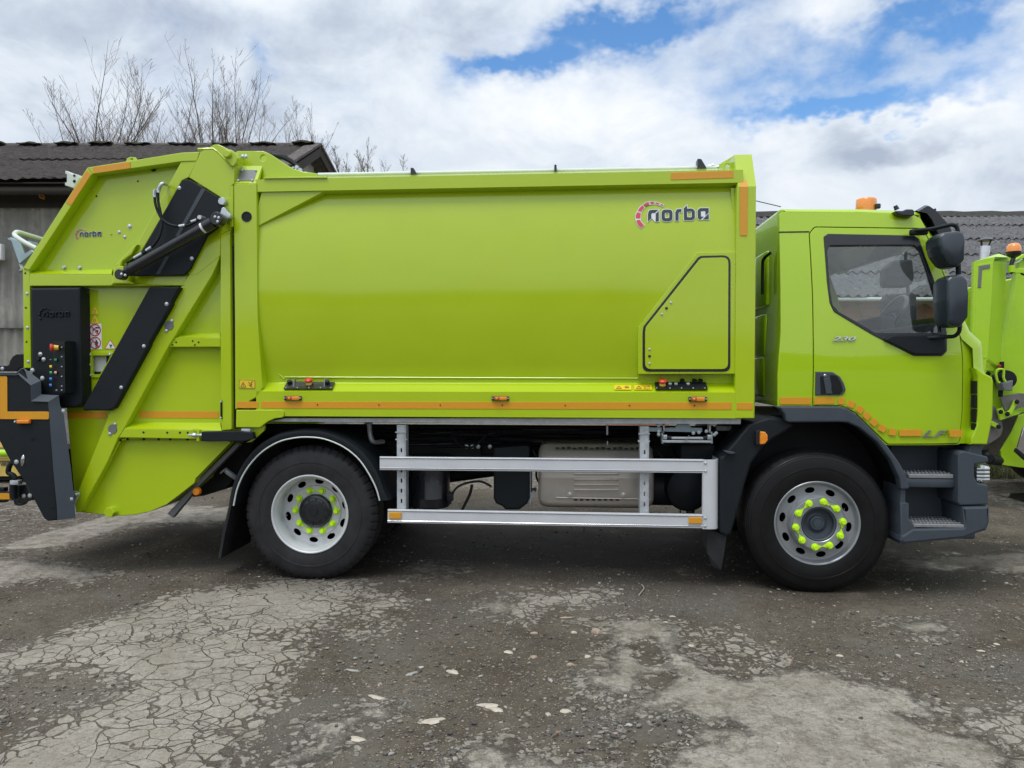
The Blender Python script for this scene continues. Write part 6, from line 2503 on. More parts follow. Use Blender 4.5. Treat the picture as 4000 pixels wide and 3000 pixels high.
def build_ground():
    def axis(a, b, st, ext):
        mid = list(np.arange(a, b, st))
        lo, hi = [], []
        s, p = st, a
        while p > -ext:
            s *= 1.22
            p -= s
            lo.append(p)
        s, p = st, mid[-1]
        while p < ext:
            s *= 1.22
            p += s
            hi.append(p)
        return np.array(lo[::-1] + mid + hi)
    xs = axis(-4.6, 4.6, .032, 900)
    ys = axis(-3.3, 3.6, .032, 900)
    X, Y = np.meshgrid(xs, ys)
    P = np.stack([X.ravel(), Y.ravel()], 1)
    patches = [
        ('V', [(-200, 600), (0, 600), (140, 590), (350, 492), (480, 462), (620, 432), (720, 372), (850, 345), (1060, 330), (1180, 290), (1580, 292), (1600, 340), (1550, 400), (1440, 480), (1330, 530), (1300, 560), (1290, 650),
               (1170, 740), (1175, 850), (1080, 950), (1020, 1010), (960, 1106), (940, 1300), (0, 1300), (-300, 1200), (-50, 1050), (130, 960), (330, 870), (470, 790), (500, 720), (370, 690), (150, 690), (0, 720), (-200, 760)], 1.0),
        ('V', [(-300, 20), (0, 15), (560, 10), (470, 60), (330, 95), (230, 150), (0, 170), (-300, 170)], 0.3),
        ('M', [(-300, 1085), (0, 1078), (330, 1085), (540, 1102), (490, 1128), (300, 1134), (210, 1162), (120, 1190), (-300, 1205)], .0),
        ('V', [(-300, 200), (0, 205), (250, 225), (480, 262), (380, 310), (200, 290), (0, 318), (-300, 320)], 0.3),
        ('V', [(1740, 240), (1850, 215), (2020, 235), (1900, 270), (1760, 290)], .8),
        ('V', [(1240, 1080), (1290, 1010), (1360, 960), (1330, 910), (1500, 890), (1560, 840), (1700, 850), (1640, 910), (1510, 930), (1510, 1010), (1400, 1060), (1270, 1100)], 0.0),
        ('V', [(1990, 1106), (2050, 1020), (2212, 990), (2212, 1200), (1990, 1200)], 0.0),
        ('X', [(-20, 400), (0, 345), (140, 338), (230, 360), (380, 335), (400, 385), (250, 405), (120, 420), (60, 470), (-20, 440)], 0.9),
        ('X', [(250, 475), (420, 455), (600, 470), (720, 500), (745, 560), (700, 590), (760, 610), (850, 640), (960, 690), (1180, 680), (1260, 660), (1500, 730), (1700, 760), (1860, 850), (2000, 930), (2180, 1060), (2300, 1300), (640, 1300), (690, 1060), (780, 990),
               (800, 920), (700, 865), (600, 880), (470, 900), (460, 850), (540, 800), (400, 800), (290, 745), (300, 710), (400, 690), (420, 640), (440, 580), (390, 540), (400, 500)], 0.15),
        ('X', [(880, 520), (960, 510), (1000, 570), (1120, 600), (1190, 660), (1040, 650), (960, 620), (900, 600)], 1.0),
        ('X', [(1650, 470), (1850, 480), (1880, 520), (1750, 530), (1650, 500)], 0.2),
        ('X', [(2000, 900), (2212, 830), (2350, 900), (2350, 1100), (2150, 1060)], 0.9),
        ('X', [(-20, 1060), (60, 1070), (200, 1090), (420, 1110), (420, 1300), (-20, 1300)], 0.3),
        ('V', [(1550, 400), (1700, 350), (1760, 380), (1650, 470), (1560, 470)], .9),
        ('V', [(1540, 520), (1600, 480), (1700, 470), (1640, 540), (1560, 540)], 1.0),
        ('V', [(2080, 395), (2212, 370), (2212, 440), (2120, 450)], .4),
        ('X', [(420, 1010), (430, 980), (500, 990), (510, 1030), (460, 1040)], .0),
        ('X', [(1640, 200), (2212, 180), (2400, 180), (2400, 300), (2000, 250), (1700, 260)], .0),
    ]
    holes = [('X', [(540, 560), (600, 545), (660, 600), (660, 660), (580, 665), (520, 620)]), ('X', [(560, 700), (680, 690), (720, 710), (640, 760), (540, 770)]),
             ('X', [(480, 900), (640, 890), (790, 905), (800, 960), (740, 1010), (560, 1080), (440, 1040), (460, 960)]), ('X', [(870, 910), (1000, 920), (990, 945), (880, 935)]),
             ('V', [(1120, 530), (1210, 535), (1200, 560), (1130, 555)]), ('X', [(840, 660), (1050, 690), (980, 720), (870, 690)]), ('X', [(1700, 870), (2000, 900), (1950, 950), (1780, 920)])]
    con = np.full(len(P), -.35)
    crk = np.zeros(len(P))
    for z, poly, ck in patches:
        pl = [ground_pt(z, x, y) for x, y in poly]
        s = sdist(P, pl)
        v = np.clip(.5 + s / .30, -.35, 1.15)
        hit = v > con
        con = np.where(hit, v, con)
        crk = np.where(hit, ck, crk)
    smo = np.zeros(len(P))
    for z, poly in holes:
        pl = [ground_pt(z, x, y) for x, y in poly]
        s = sdist(P, pl)
        v = 1 - np.clip(.5 + s / .16, -.1, 1.4)
        con = np.minimum(con, v)
        smo = np.maximum(smo, np.clip(.5 + s / .25, 0, 1))
    pl = [ground_pt('V', x, y) for x, y in [(1330, 560), (1700, 560), (1850, 640), (1800, 700), (1450, 660), (1330, 640)]]
    smo = np.maximum(smo, np.clip(.4 + sdist(P, pl) / .4, 0, 1) * .8)
    # beyond the detailed zone the yard is mostly worn tarmac with pale areas
    far = (np.abs(P[:, 0]) > 5.2) | (P[:, 1] > 4.5)
    con = np.where(far, np.where(P[:, 1] > 2.5, .52, .34) + .18 * np.sin(P[:, 0] * .37 + 1) * np.cos(P[:, 1] * .31), con)
    truck_shade = np.zeros(len(P))  # outline of the painted shade below the truck
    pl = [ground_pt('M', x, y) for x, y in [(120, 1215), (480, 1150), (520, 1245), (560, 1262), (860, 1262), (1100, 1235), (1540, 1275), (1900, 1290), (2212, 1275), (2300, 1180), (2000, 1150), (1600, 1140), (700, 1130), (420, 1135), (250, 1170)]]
    truck_shade = np.maximum(truck_shade, np.clip(.5 + sdist(P, pl) / .7, 0, 1))
    Z = wob(P[:, 0], P[:, 1])
    near = np.clip(1 - np.maximum(np.abs(P[:, 0]) / 8, np.abs(P[:, 1]) / 8), 0, 1)
    Z = Z * np.where(np.hypot(P[:, 0], P[:, 1]) < 12, 1, 0)
    Z += np.clip(con, 0, 1) * .008 - smo * .008
    # level pads where the tyres stand
    for tx in (xf, xr):
        for ty in (.2, 2.3):
            w_ = np.exp(-(((P[:, 0] - tx) / .35) ** 2 + ((P[:, 1] - ty) / .45) ** 2))
            Z = Z * (1 - w_) - .002 * w_
    ny, nx = len(ys), len(xs)
    me = bpy.data.meshes.new('ground')
    idx = np.arange(nx * ny).reshape(ny, nx)
    q = np.stack([idx[:-1, :-1], idx[:-1, 1:], idx[1:, 1:], idx[1:, :-1]], -1).reshape(-1, 4)
    me.vertices.add(nx * ny)
    me.vertices.foreach_set('co', np.stack([P[:, 0], P[:, 1], Z], 1).ravel())
    me.loops.add(len(q) * 4)
    me.loops.foreach_set('vertex_index', q.ravel())
    me.polygons.add(len(q))
    me.polygons.foreach_set('loop_start', np.arange(len(q)) * 4)
    me.polygons.foreach_set('loop_total', np.full(len(q), 4))
    me.update(calc_edges=True)
    for nm, arr in (('concrete', con), ('cracks', crk), ('smooth_dirt', smo), ('truck_shade', truck_shade)):
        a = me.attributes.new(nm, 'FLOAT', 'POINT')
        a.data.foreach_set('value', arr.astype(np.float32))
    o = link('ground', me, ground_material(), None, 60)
    o['kind'] = 'structure'
    return P, con, smo


GP, GCON, GSMO = build_ground()


def stone_mesh(rng, a, b, c, m, sub=2):
    bm = bmesh.new()
    bmesh.ops.create_icosphere(bm, subdivisions=sub, radius=1)
    k = [rng.uniform(1.5, 3) for _ in range(6)]
    for v in bm.verts:
        n = 1 + .16 * math.sin(v.co.x * k[0] + k[3] * 3) + .14 * math.sin(v.co.y * k[1] + k[4] * 5) + .1 * math.sin(v.co.z * k[2] * 2 + k[5])
        ang = math.atan2(v.co.y, v.co.x)
        n *= 1 + .18 * math.sin(ang * 3 + k[3] * 4) + .08 * math.sin(ang * 5 + k[2] * 2)
        v.co = Vector((v.co.x * a * n, v.co.y * b * n, max(-.3, min(.62, v.co.z)) * c))
    me = bpy.data.meshes.new('stone')
    bm.to_mesh(me)
    bm.free()
    me.materials.append(m)
    finish_mesh(me, 38)
    return me


def build_stones():
    ms = pm('pale_stone', (.47, .42, .35), .85, var=.22, scale=25, bump=.4, bscale=60)
    mr = pm('brown_stone', (.35, .27, .21), .8, var=.12, scale=25, bump=.2, bscale=60)
    mg = pm('grey_stone', (.32, .31, .28), .85, var=.2, scale=25, bump=.4, bscale=60)
    rng = random.Random(5)
    S = [  # frame, x, y, half length m, half width, height, turn, material, label
        ('V', 1875, 915, .058, .034, .012, 20, ms, 'largest pale jagged stone flake, near the bottom middle of the yard'),
        ('V', 1545, 990, .034, .020, .010, -20, ms, 'pale triangular stone flake beside the grey concrete patch at bottom centre'),
        ('V', 2110, 852, .050, .018, .012, -15, ms, 'long split pale stone to the right of the largest flake'),
        ('V', 2145, 868, .040, .014, .012, -10, ms, 'lower thin slab lying against the long split pale stone'),
        ('V', 1958, 692, .034, .020, .012, -10, ms, 'pale wedge shaped stone above the long split one in brown dirt'),
        ('V', 1812, 672, .020, .013, .010, 40, ms, 'small upright pale chip at the top of a leaning pair'),
        ('V', 1775, 700, .036, .014, .010, 45, mg, 'greyish long chip at the lower end of a leaning pair'),
        ('V', 1630, 808, .040, .020, .012, -15, ms, 'layered pale stone left of the largest flake'),
        ('V', 1522, 688, .038, .012, .008, -5, mg, 'low grey stone set flat in the brown dirt beside the cracked slab'),
        ('V', 2195, 605, .030, .020, .012, -25, ms, 'pale chip in dirt near the centre line of the yard'),
        ('X', 367, 522, .030, .024, .042, 0, mr, 'smooth round brown pebble above the pale concrete patch'),
        ('X', 228, 452, .042, .018, .008, -15, mr, 'flat pinkish stone just behind the brown pebble'),
        ('X', 95, 522, .020, .012, .016, 0, mr, 'small pinkish pebble farthest left in the middle dirt'),
        ('X', 265, 521, .017, .012, .016, 0, ms, 'small round pale pebble left of the smooth brown one'),
        ('X', 95, 634, .022, .014, .018, 0, mr, 'domed brown pebble in front of the small pinkish one'),
        ('X', 250, 667, .019, .013, .016, 0, mr, 'little brown pebble near the jagged edge of the concrete patch'),
        ('X', 772, 578, .020, .012, .012, 10, ms, 'single cream pebble on the rear edge of the right concrete patch'),
        ('X', 228, 866, .024, .018, .012, 20, ms, 'cream flake standing alone in dark dirt at the bottom middle'),
        ('X', 1950, 646, .022, .011, .010, 0, ms, 'yellowish pebble in front of the cab step on brown ground'),
        ('X', 2025, 603, .022, .009, .008, -8, ms, 'thin pale pebble farthest right near the frame edge'),
        ('X', 2092, 576, .018, .011, .008, 0, ms, 'whitish stone chip behind the thin pale pebble'),
        ('X', 325, 632, .022, .014, .012, 60, ms, 'yellow white chip left of the hollow in the concrete patch'),
        ('X', 692, 458, .020, .008, .006, -5, ms, 'thin cream chip lying behind the concrete patch in brown dirt'),
        ('X', 470, 340, .016, .010, .010, 0, mg, 'grey stone chip beside the bent twig near the mud flap'),
        ('X', 1415, 620, .020, .013, .010, 10, ms, 'pale stone lying on dirt between the front wheel and the frame bottom'),
    ]
    for z, x, y, a, b, c, t, m, lab in S:
        px, py = ground_pt(z, x, y)
        o = bpy.data.objects.new('stone', stone_mesh(rng, a, b, c, m))
        COL.objects.link(o)
        o.location = (px, py, float(wob(np.array([px]), np.array([py]))[0]) + .002)
        o.rotation_euler = (R(rng.uniform(-8, 8)), R(rng.uniform(-8, 8)), R(t))
        tag(o, lab, 'stone', 'stones lying on the yard')
    # twig
    bm = bmesh.new()
    pp_ = [ground_pt('X', x, y) for x, y in ((548, 372), (562, 355), (570, 340), (560, 325))]
    tube(bm, [(p[0], p[1], .02) for p in pp_], .005, 6, 4)
    o = fin('twig', bm, mg, None, 60)
    tag(o, 'short bent pale twig lying on the ground under the side guard', 'twig')


build_stones()


def build_gravel():
    rng = np.random.default_rng(7)
    n = 46000
    bm = bmesh.new()
    bmesh.ops.create_icosphere(bm, subdivisions=1, radius=1)
    base = np.array([v.co[:] for v in bm.verts])
    faces = np.array([[v.index for v in f.verts] for f in bm.faces])
    bm.free()
    # in view area: sample positions by pixel density on the ground
    d = 3.0 / rng.uniform(.16, 1.0, n) ** .9
    s = rng.uniform(-.75, .75, n)
    px = s * d * math.cos(R(4.5)) - math.sin(R(4.5)) * d
    py = CAM.y + d * math.cos(R(4.5)) + s * d * math.sin(R(4.5))
    # thin out on the concrete
    from_x = np.clip(((px + 4.6) / .032).astype(int), 0, None)
    P = np.stack([px, py], 1)
    keep = np.ones(n, bool)
    gx = np.unique(GP[:, 0])
    gy = np.unique(GP[:, 1])
    ix = np.clip(np.searchsorted(gx, px), 0, len(gx) - 1)
    iy = np.clip(np.searchsorted(gy, py), 0, len(gy) - 1)
    con = GCON.reshape(len(gy), len(gx))[iy, ix]
    smo = GSMO.reshape(len(gy), len(gx))[iy, ix]
    clus = np.sin(px * 2.1 + 1) * np.cos(py * 2.7) + .6 * np.sin(px * 5.3 + py * 3.1)
    prob = np.where(con > .55, .10, .50 + .55 * clus) * (1 - .9 * smo)
    keep = rng.uniform(0, 1, n) < prob
    px, py, d = px[keep], py[keep], d[keep]
    n = len(px)
    size = .0034 * np.exp(rng.normal(0, .45, n)) + .0012 * (rng.uniform(0, 1, n) < .04) * 8
    size = np.minimum(size, .016)
    ang = rng.uniform(0, 2 * math.pi, n)
    sx = size * rng.uniform(.8, 1.6, n)
    sy = size * rng.uniform(.7, 1.1, n)
    sz = size * rng.uniform(.4, .8, n)
    jit = rng.uniform(.75, 1.25, (n, len(base)))
    bx_ = base[None, :, 0] * jit * sx[:, None]
    by_ = base[None, :, 1] * jit * sy[:, None]
    bz_ = base[None, :, 2] * jit * sz[:, None]
    c, s_ = np.cos(ang)[:, None], np.sin(ang)[:, None]
    X = px[:, None] + bx_ * c - by_ * s_
    Y = py[:, None] + bx_ * s_ + by_ * c
    Z = (wob(px, py) + sz * .35 + .002)[:, None] + bz_
    co = np.stack([X, Y, Z], -1).reshape(-1, 3)
    fc = (faces[None] + (np.arange(n) * len(base))[:, None, None]).reshape(-1, 3)
    me = bpy.data.meshes.new('gravel')
    me.vertices.add(len(co))
    me.vertices.foreach_set('co', co.ravel())
    me.loops.add(len(fc) * 3)
    me.loops.foreach_set('vertex_index', fc.ravel())
    me.polygons.add(len(fc))
    me.polygons.foreach_set('loop_start', np.arange(len(fc)) * 3)
    me.polygons.foreach_set('loop_total', np.full(len(fc), 3))
    me.update(calc_edges=True)
    g = NT('gravel_mix')
    geo = g.nt.nodes.new('ShaderNodeNewGeometry')
    g.set('Base Color', g.ramp(geo.outputs['Random Per Island'], [(0, (.055, .050, .045)), (.3, (.11, .10, .088)), (.6, (.17, .155, .13)), (.88, (.25, .23, .20)), (.98, (.40, .38, .34)), (1.0, (.25, .14, .09))]))
    g.set('Roughness', .85)
    o = link('gravel', me, g.m, None, 0)
    o['kind'] = 'stuff'


build_gravel()


# ------------------------------------------------------------------ corrugated sheets
def asbestos(name, light, dark, moss, mossamt=.5, sc=1.0, bump=.8):
    g = NT(name)
    n1 = g.noise(1.4 * sc, 9, .65, .4)
    n2 = g.noise(9 * sc, 8, .7)
    st = g.noise(3.0, 6, .6, 0, g.mapv((2.5, 2.5, .25)))
    c = g.ramp(n1, [(.3, dark), (.65, light)])
    c = g.mix(g.math('MULTIPLY', g.smooth(st, .45, .75), .55), c, dark)
    mo = g.smooth(g.math('ADD', g.math('MULTIPLY', n2, .6), g.math('MULTIPLY', n1, .4)), .62 - .25 * mossamt, .72 - .25 * mossamt)
    c = g.mix(mo, c, moss)
    n4 = g.noise(40 * sc, 6, .75)
    c = g.mix(g.smooth(n4, .5, .75), c, g.mix(.35, c, (.42, .41, .38)))
    g.set('Base Color', c)
    g.set('Roughness', .95)
    g.set('Normal', g.bump(g.math('ADD', g.math('ADD', n2, n4), g.math('MULTIPLY', mo, .5)), min(bump, 1.0), .02 * max(1.0, bump * 1.5)))
    return g.m


def corrugated(name, A, B, C, m, parent, period=.146, amp=.024, sheet=1.5, lap=.018, seg=7, jag=.05, seed=1, rough=.0):
    """sheet roof or wall: A->B along the eave/base, A->C up the slope; waves run up the slope"""
    rng = random.Random(seed)
    L = (B - A).length
    Hh = (C - A).length
    ex, ez = (B - A) / L, (C - A) / Hh
    nrm = ex.cross(ez).normalized()
    nx = int(L / period * seg)
    rows = max(1, int(round(Hh / sheet)))
    bm = bmesh.new()
    for r in range(rows):
        z0, z1 = Hh * r / rows, Hh * (r + 1) / rows + (.12 if r < rows - 1 else 0)
        jw = {}
        ra, rb = [], []
        for i in range(nx + 1):
            s = L * i / nx
            w = amp * math.cos(2 * math.pi * s / period)
            k = int(s / (period * 7))
            if k not in jw:
                jw[k] = (rng.uniform(-jag, jag), rng.uniform(-.01, .01))
            lo = lap * (1 if r > 0 else 0) + (0 if r == 0 else .004)
            ra.append(bm.verts.new(A + ex * s + ez * (z0 + jw[k][0]) + nrm * (w + lo + jw[k][1] + .012)))
            rb.append(bm.verts.new(A + ex * s + ez * (z1 + rng.uniform(-.02, .02)) + nrm * (w + jw[k][1] + rng.uniform(-rough, rough))))
        for i in range(nx):
            bm.faces.new((ra[i], ra[i + 1], rb[i + 1], rb[i]))
    bmesh.ops.solidify(bm, geom=list(bm.faces), thickness=.008)
    return fin(name, bm, m, parent, 60)


def build_left_shed():
    d1, d2, d3 = 12.5, 16.25, 20.0
    He, Hr = VZ(705, d1), VZ(572, d2)
    Xe, Xf, XL = UX(989, d1) + .0, UX(1443, d3), -13.0
    Xr = UX(1220, d2)
    sh = thing('old_shed', CW((XL + Xe) / 2, d2, 0), 'old grey corrugated sheet shed with mossy roof behind the tail of the truck', 'shed')
    wallm = asbestos('shed_wall_sheet', (.70, .69, .65), (.33, .33, .31), (.52, .51, .46), .25)
    roofm = asbestos('shed_roof_sheet', (.40, .355, .335), (.13, .11, .10), (.15, .125, .09), .42, 3.5, bump=2.0)
    capm = asbestos('mossy_ridge', (.11, .10, .08), (.03, .03, .025), (.055, .060, .025), .8, 2.5, bump=2.0)
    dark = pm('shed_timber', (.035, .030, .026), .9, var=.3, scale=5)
    corrugated('roof', CW(XL, d1, He), CW(Xe, d1, He), CW(XL, d2, Hr), roofm, sh, .176, .014, 2.0, lap=.006, jag=.03, rough=.003)
    bmv = CW(Xr, d2, Hr)
    # the strip that joins the slanting verge to the straight sheets
    bm = bmesh.new()
    for q in ([CW(Xe, d1, He + .02), CW(Xe + .25, d1 - .05, He + .0), CW(Xr + .22, d2, Hr + .05), CW(Xe - .1, d2, Hr + .03)],
              [CW(XL, d2, Hr), CW(Xr + .22, d2, Hr + .05), CW(Xf + .25, d3, He), CW(XL, d3, He)]):
        a = [bm.verts.new(p) for p in q]
        b = [bm.verts.new(p - Vector((0, 0, .05))) for p in q]
        bm.faces.new(a)
        bm.faces.new(b[::-1])
        for k in range(4):
            bm.faces.new((a[k], b[k], b[(k + 1) % 4], a[(k + 1) % 4]))
    fin('roof', bm, roofm, sh, 0)
    # walls
    zl = VZ(1262, d1 + .6)
    corrugated('wall', CW(XL, d1 + .62, 0), CW(Xe - .3, d1 + .62, 0), CW(XL, d1 + .62, zl), wallm, sh, .176, .026, 2.0, jag=.02, seed=3)
    corrugated('wall', CW(XL, d1 + .58, zl - .1), CW(Xe - .3, d1 + .58, zl - .1), CW(XL, d1 + .58, He + .1), wallm, sh, .176, .026, 4.0, jag=.03, seed=4)
    # gable end wall: corrugated, clipped under the verge
    bm = bmesh.new()
    n = 150
    prev = None
    pA, pB = CW(Xe - .35, d1 + .6, 0), CW(Xf - .35, d3 - .5, 0)
    nr = (pB - pA).normalized().cross(Vector((0, 0, 1)))
    for i in range(n + 1):
        t = i / n
        p = pA.lerp(pB, t) + nr * .026 * math.cos(2 * math.pi * t * (pB - pA).length / .176)
        h = He + (Hr - He) * (1 - abs(2 * t - 1)) - .22
        a, b = bm.verts.new(p), bm.verts.new(p + Vector((0, 0, h)))
        if prev:
            bm.faces.new((prev[0], a, b, prev[1]))
        prev = (a, b)
    fin('gable_wall', bm, wallm, sh, 60)
    # dark gutter and verge boards, soffit with painted eave shade
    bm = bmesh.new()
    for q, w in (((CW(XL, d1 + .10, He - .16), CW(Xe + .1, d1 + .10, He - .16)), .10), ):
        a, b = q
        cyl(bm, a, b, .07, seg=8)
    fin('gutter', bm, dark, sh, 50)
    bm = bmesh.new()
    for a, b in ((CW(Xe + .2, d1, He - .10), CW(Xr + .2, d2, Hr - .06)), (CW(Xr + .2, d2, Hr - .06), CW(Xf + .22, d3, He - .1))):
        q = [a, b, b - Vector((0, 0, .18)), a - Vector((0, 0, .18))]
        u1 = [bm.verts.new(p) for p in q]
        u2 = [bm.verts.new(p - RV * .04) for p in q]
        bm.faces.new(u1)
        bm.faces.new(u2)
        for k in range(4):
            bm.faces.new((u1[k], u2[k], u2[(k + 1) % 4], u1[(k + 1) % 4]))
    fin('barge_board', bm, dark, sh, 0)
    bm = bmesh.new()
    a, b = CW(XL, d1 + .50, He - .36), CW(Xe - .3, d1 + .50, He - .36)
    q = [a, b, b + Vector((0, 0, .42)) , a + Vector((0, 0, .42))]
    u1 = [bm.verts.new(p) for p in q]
    bm.faces.new(u1)  # dark sheet on the wall top paints the shade under the eaves
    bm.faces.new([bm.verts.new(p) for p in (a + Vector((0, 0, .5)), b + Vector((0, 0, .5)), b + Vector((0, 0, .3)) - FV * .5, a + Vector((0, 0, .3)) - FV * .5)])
    fin('soffit_and_eave_shade', bm, dark, sh, 0)
    # ridge capping
    rng = random.Random(9)
    x = XL
    k = 0
    while x < Xr + .2:
        w = .50 + rng.uniform(-.06, .06)
        bm = bmesh.new()
        r = .135 + rng.uniform(-.04, .04)
        pts = []
        prof = []
        for i in range(13):
            a = math.pi * i / 12
            prof.append((math.cos(a) * r * 1.7, math.sin(a) * r * .60 - .02))
        prev = None
        for s in range(7):
            t = s / 6
            e = 1 - .55 * abs(2 * t - 1) ** 3 + rng.uniform(-.12, .12)
            ring = [bm.verts.new(CW(x + w * t, d2 + p[0], Hr + p[1] * e + .012 * math.sin(9 * t + k))) for p in prof]
            if prev:
                for i in range(12):
                    bm.faces.new((prev[i], prev[i + 1], ring[i + 1], ring[i]))
            else:
                bm.faces.new(ring)
            prev = ring
        bm.faces.new(prev[::-1])
        fin('ridge_tile', bm, capm, sh, 50)
        x += w + .33 + rng.uniform(-.05, .08)
        k += 1
    bm = bmesh.new()
    cyl(bm, CW(XL, d2, Hr - .03), CW(Xr + .2, d2, Hr - .02), .07, seg=10)
    fin('ridge_capping', bm, roofm, sh, 50)
    # things on the wall
    bm = bmesh.new()
    a, b = CW(UX(-60, 12.9), 12.9, VZ(1018, 12.9)), CW(UX(21, 12.9), 12.9, VZ(956, 12.9))
    m_ = (a + b) / 2
    bx(bm, -.18, .18, -.05, .05, (a.z - b.z) / 2, (b.z - a.z) / 2, .02, 2)
    bmesh.ops.transform(bm, matrix=Matrix.Translation((m_.x, m_.y, m_.z)), verts=bm.verts)
    fin('white_wall_box', bm, whitem, sh)
    bm = bmesh.new()
    p = [CW(UX(u, 12.9), 12.9, VZ(v, 12.9)) for u, v in ((163, 764), (170, 760), (182, 772), (180, 780), (166, 774), (163, 764))]
    tube(bm, p, .016, 6, 0)
    fin('orange_hook', bm, orange, sh, 50)


build_left_shed()


def build_right_shed():
    d1, d2 = 13.2, 20.0
    He, Hr = VZ(1158, d1), VZ(842, d2)
    XL, XR = UX(2560, d1), 17.0
    sh = thing('brick_shed', CW((XL + XR) / 2, d2, 0), 'long brick shed with weathered grey corrugated roof behind the cab', 'shed')
    roofm = asbestos('grey_roof_sheet', (.40, .40, .415), (.20, .20, .21), (.13, .125, .11), .45, 1.8)
    capm = asbestos('dark_ridge', (.075, .073, .075), (.035, .035, .035), (.04, .04, .03), .8, 2.0)
    corrugated('roof', CW(XL, d1, He), CW(XR, d1, He), CW(XL, d2, Hr), roofm, sh, .176, .028, 1.35, jag=.05, seed=12)
    bm = bmesh.new()
    q = [CW(XL, d2, Hr), CW(XR, d2, Hr), CW(XR, d2 + 6.8, He), CW(XL, d2 + 6.8, He)]
    bm.faces.new([bm.verts.new(p) for p in q])
    fin('roof', bm, roofm, sh, 0)
    bm = bmesh.new()
    prof = [(-.32, -.10), (-.18, .0), (-.10, .07), (0, .10), (.10, .07), (.18, .0), (.32, -.10)]
    nseg = 40
    prev = None
    for s in range(nseg + 1):
        x = XL + (XR - XL) * s / nseg
        ring = [bm.verts.new(CW(x, d2 + p[0], Hr + p[1] + .012 * math.sin(s * 2.1))) for p in prof]
        if prev:
            for i in range(len(prof) - 1):
                bm.faces.new((prev[i], prev[i + 1], ring[i + 1], ring[i]))
        prev = ring
    fin('ridge_capping', bm, capm, sh, 50)
    # white eave edge
    bm = bmesh.new()
    a, b = CW(XL, d1 + .02, He - .05), CW(XR, d1 + .02, He - .05)
    cyl(bm, a, b, .035, seg=8)
    fin('eave_edge', bm, whitep, sh, 50)
    g = NT('red_brick')
    br = g.nt.nodes.new('ShaderNodeTexBrick')
    br.inputs['Color1'].default_value = (.46, .19, .10, 1)
    br.inputs['Color2'].default_value = (.33, .14, .08, 1)
    br.inputs['Mortar'].default_value = (.26, .24, .21, 1)
    br.inputs['Scale'].default_value = 1.0
    br.inputs['Brick Width'].default_value = .235
    br.inputs['Row Height'].default_value = .082
    br.inputs['Mortar Size'].default_value = .009
    cb = g.nt.nodes.new('ShaderNodeCombineXYZ')
    sp = g.nt.nodes.new('ShaderNodeSeparateXYZ')
    g.nt.links.new(g.tc, sp.inputs[0])
    g.nt.links.new(sp.outputs[0], cb.inputs[0])
    g.nt.links.new(sp.outputs[2], cb.inputs[1])
    g.nt.links.new(cb.outputs[0], br.inputs['Vector'])
    g.set('Base Color', g.mix(g.smooth(g.noise(3, 8), .4, .7, 0, .4), br.outputs[0], (.12, .09, .07)))
    g.set('Roughness', .9)
    bm = bmesh.new()
    a, b = CW(XL + .3, d1 + .35, 0), CW(XR, d1 + .35, 0)
    for q in ([a, b, b + Vector((0, 0, He + .1)), a + Vector((0, 0, He + .1))], [a, CW(XL + .3, d2 + 6.5, 0), CW(XL + .3, d2 + 6.5, He), CW(XL + .3, d2, Hr - .1), a + Vector((0, 0, He))]):
        bm.faces.new([bm.verts.new(p) for p in q])
    fin('wall', bm, g.m, sh, 0)
    bm = bmesh.new()
    q = [a - FV * .05, b - FV * .05]
    for p, r_ in ((0, 1.45),):
        f = [q[0], q[1], q[1] + Vector((0, 0, r_)), q[0] + Vector((0, 0, r_))]
        bm.faces.new([bm.verts.new(v) for v in f])
        bm.faces.new([bm.verts.new(v) for v in (f[3], f[2], f[2] + FV * .05, f[3] + FV * .05)])
    fin('wall_plinth', bm, asbestos('rendered_plinth', (.42, .40, .37), (.24, .23, .21), (.30, .29, .26), .2), sh, 0)


build_right_shed()


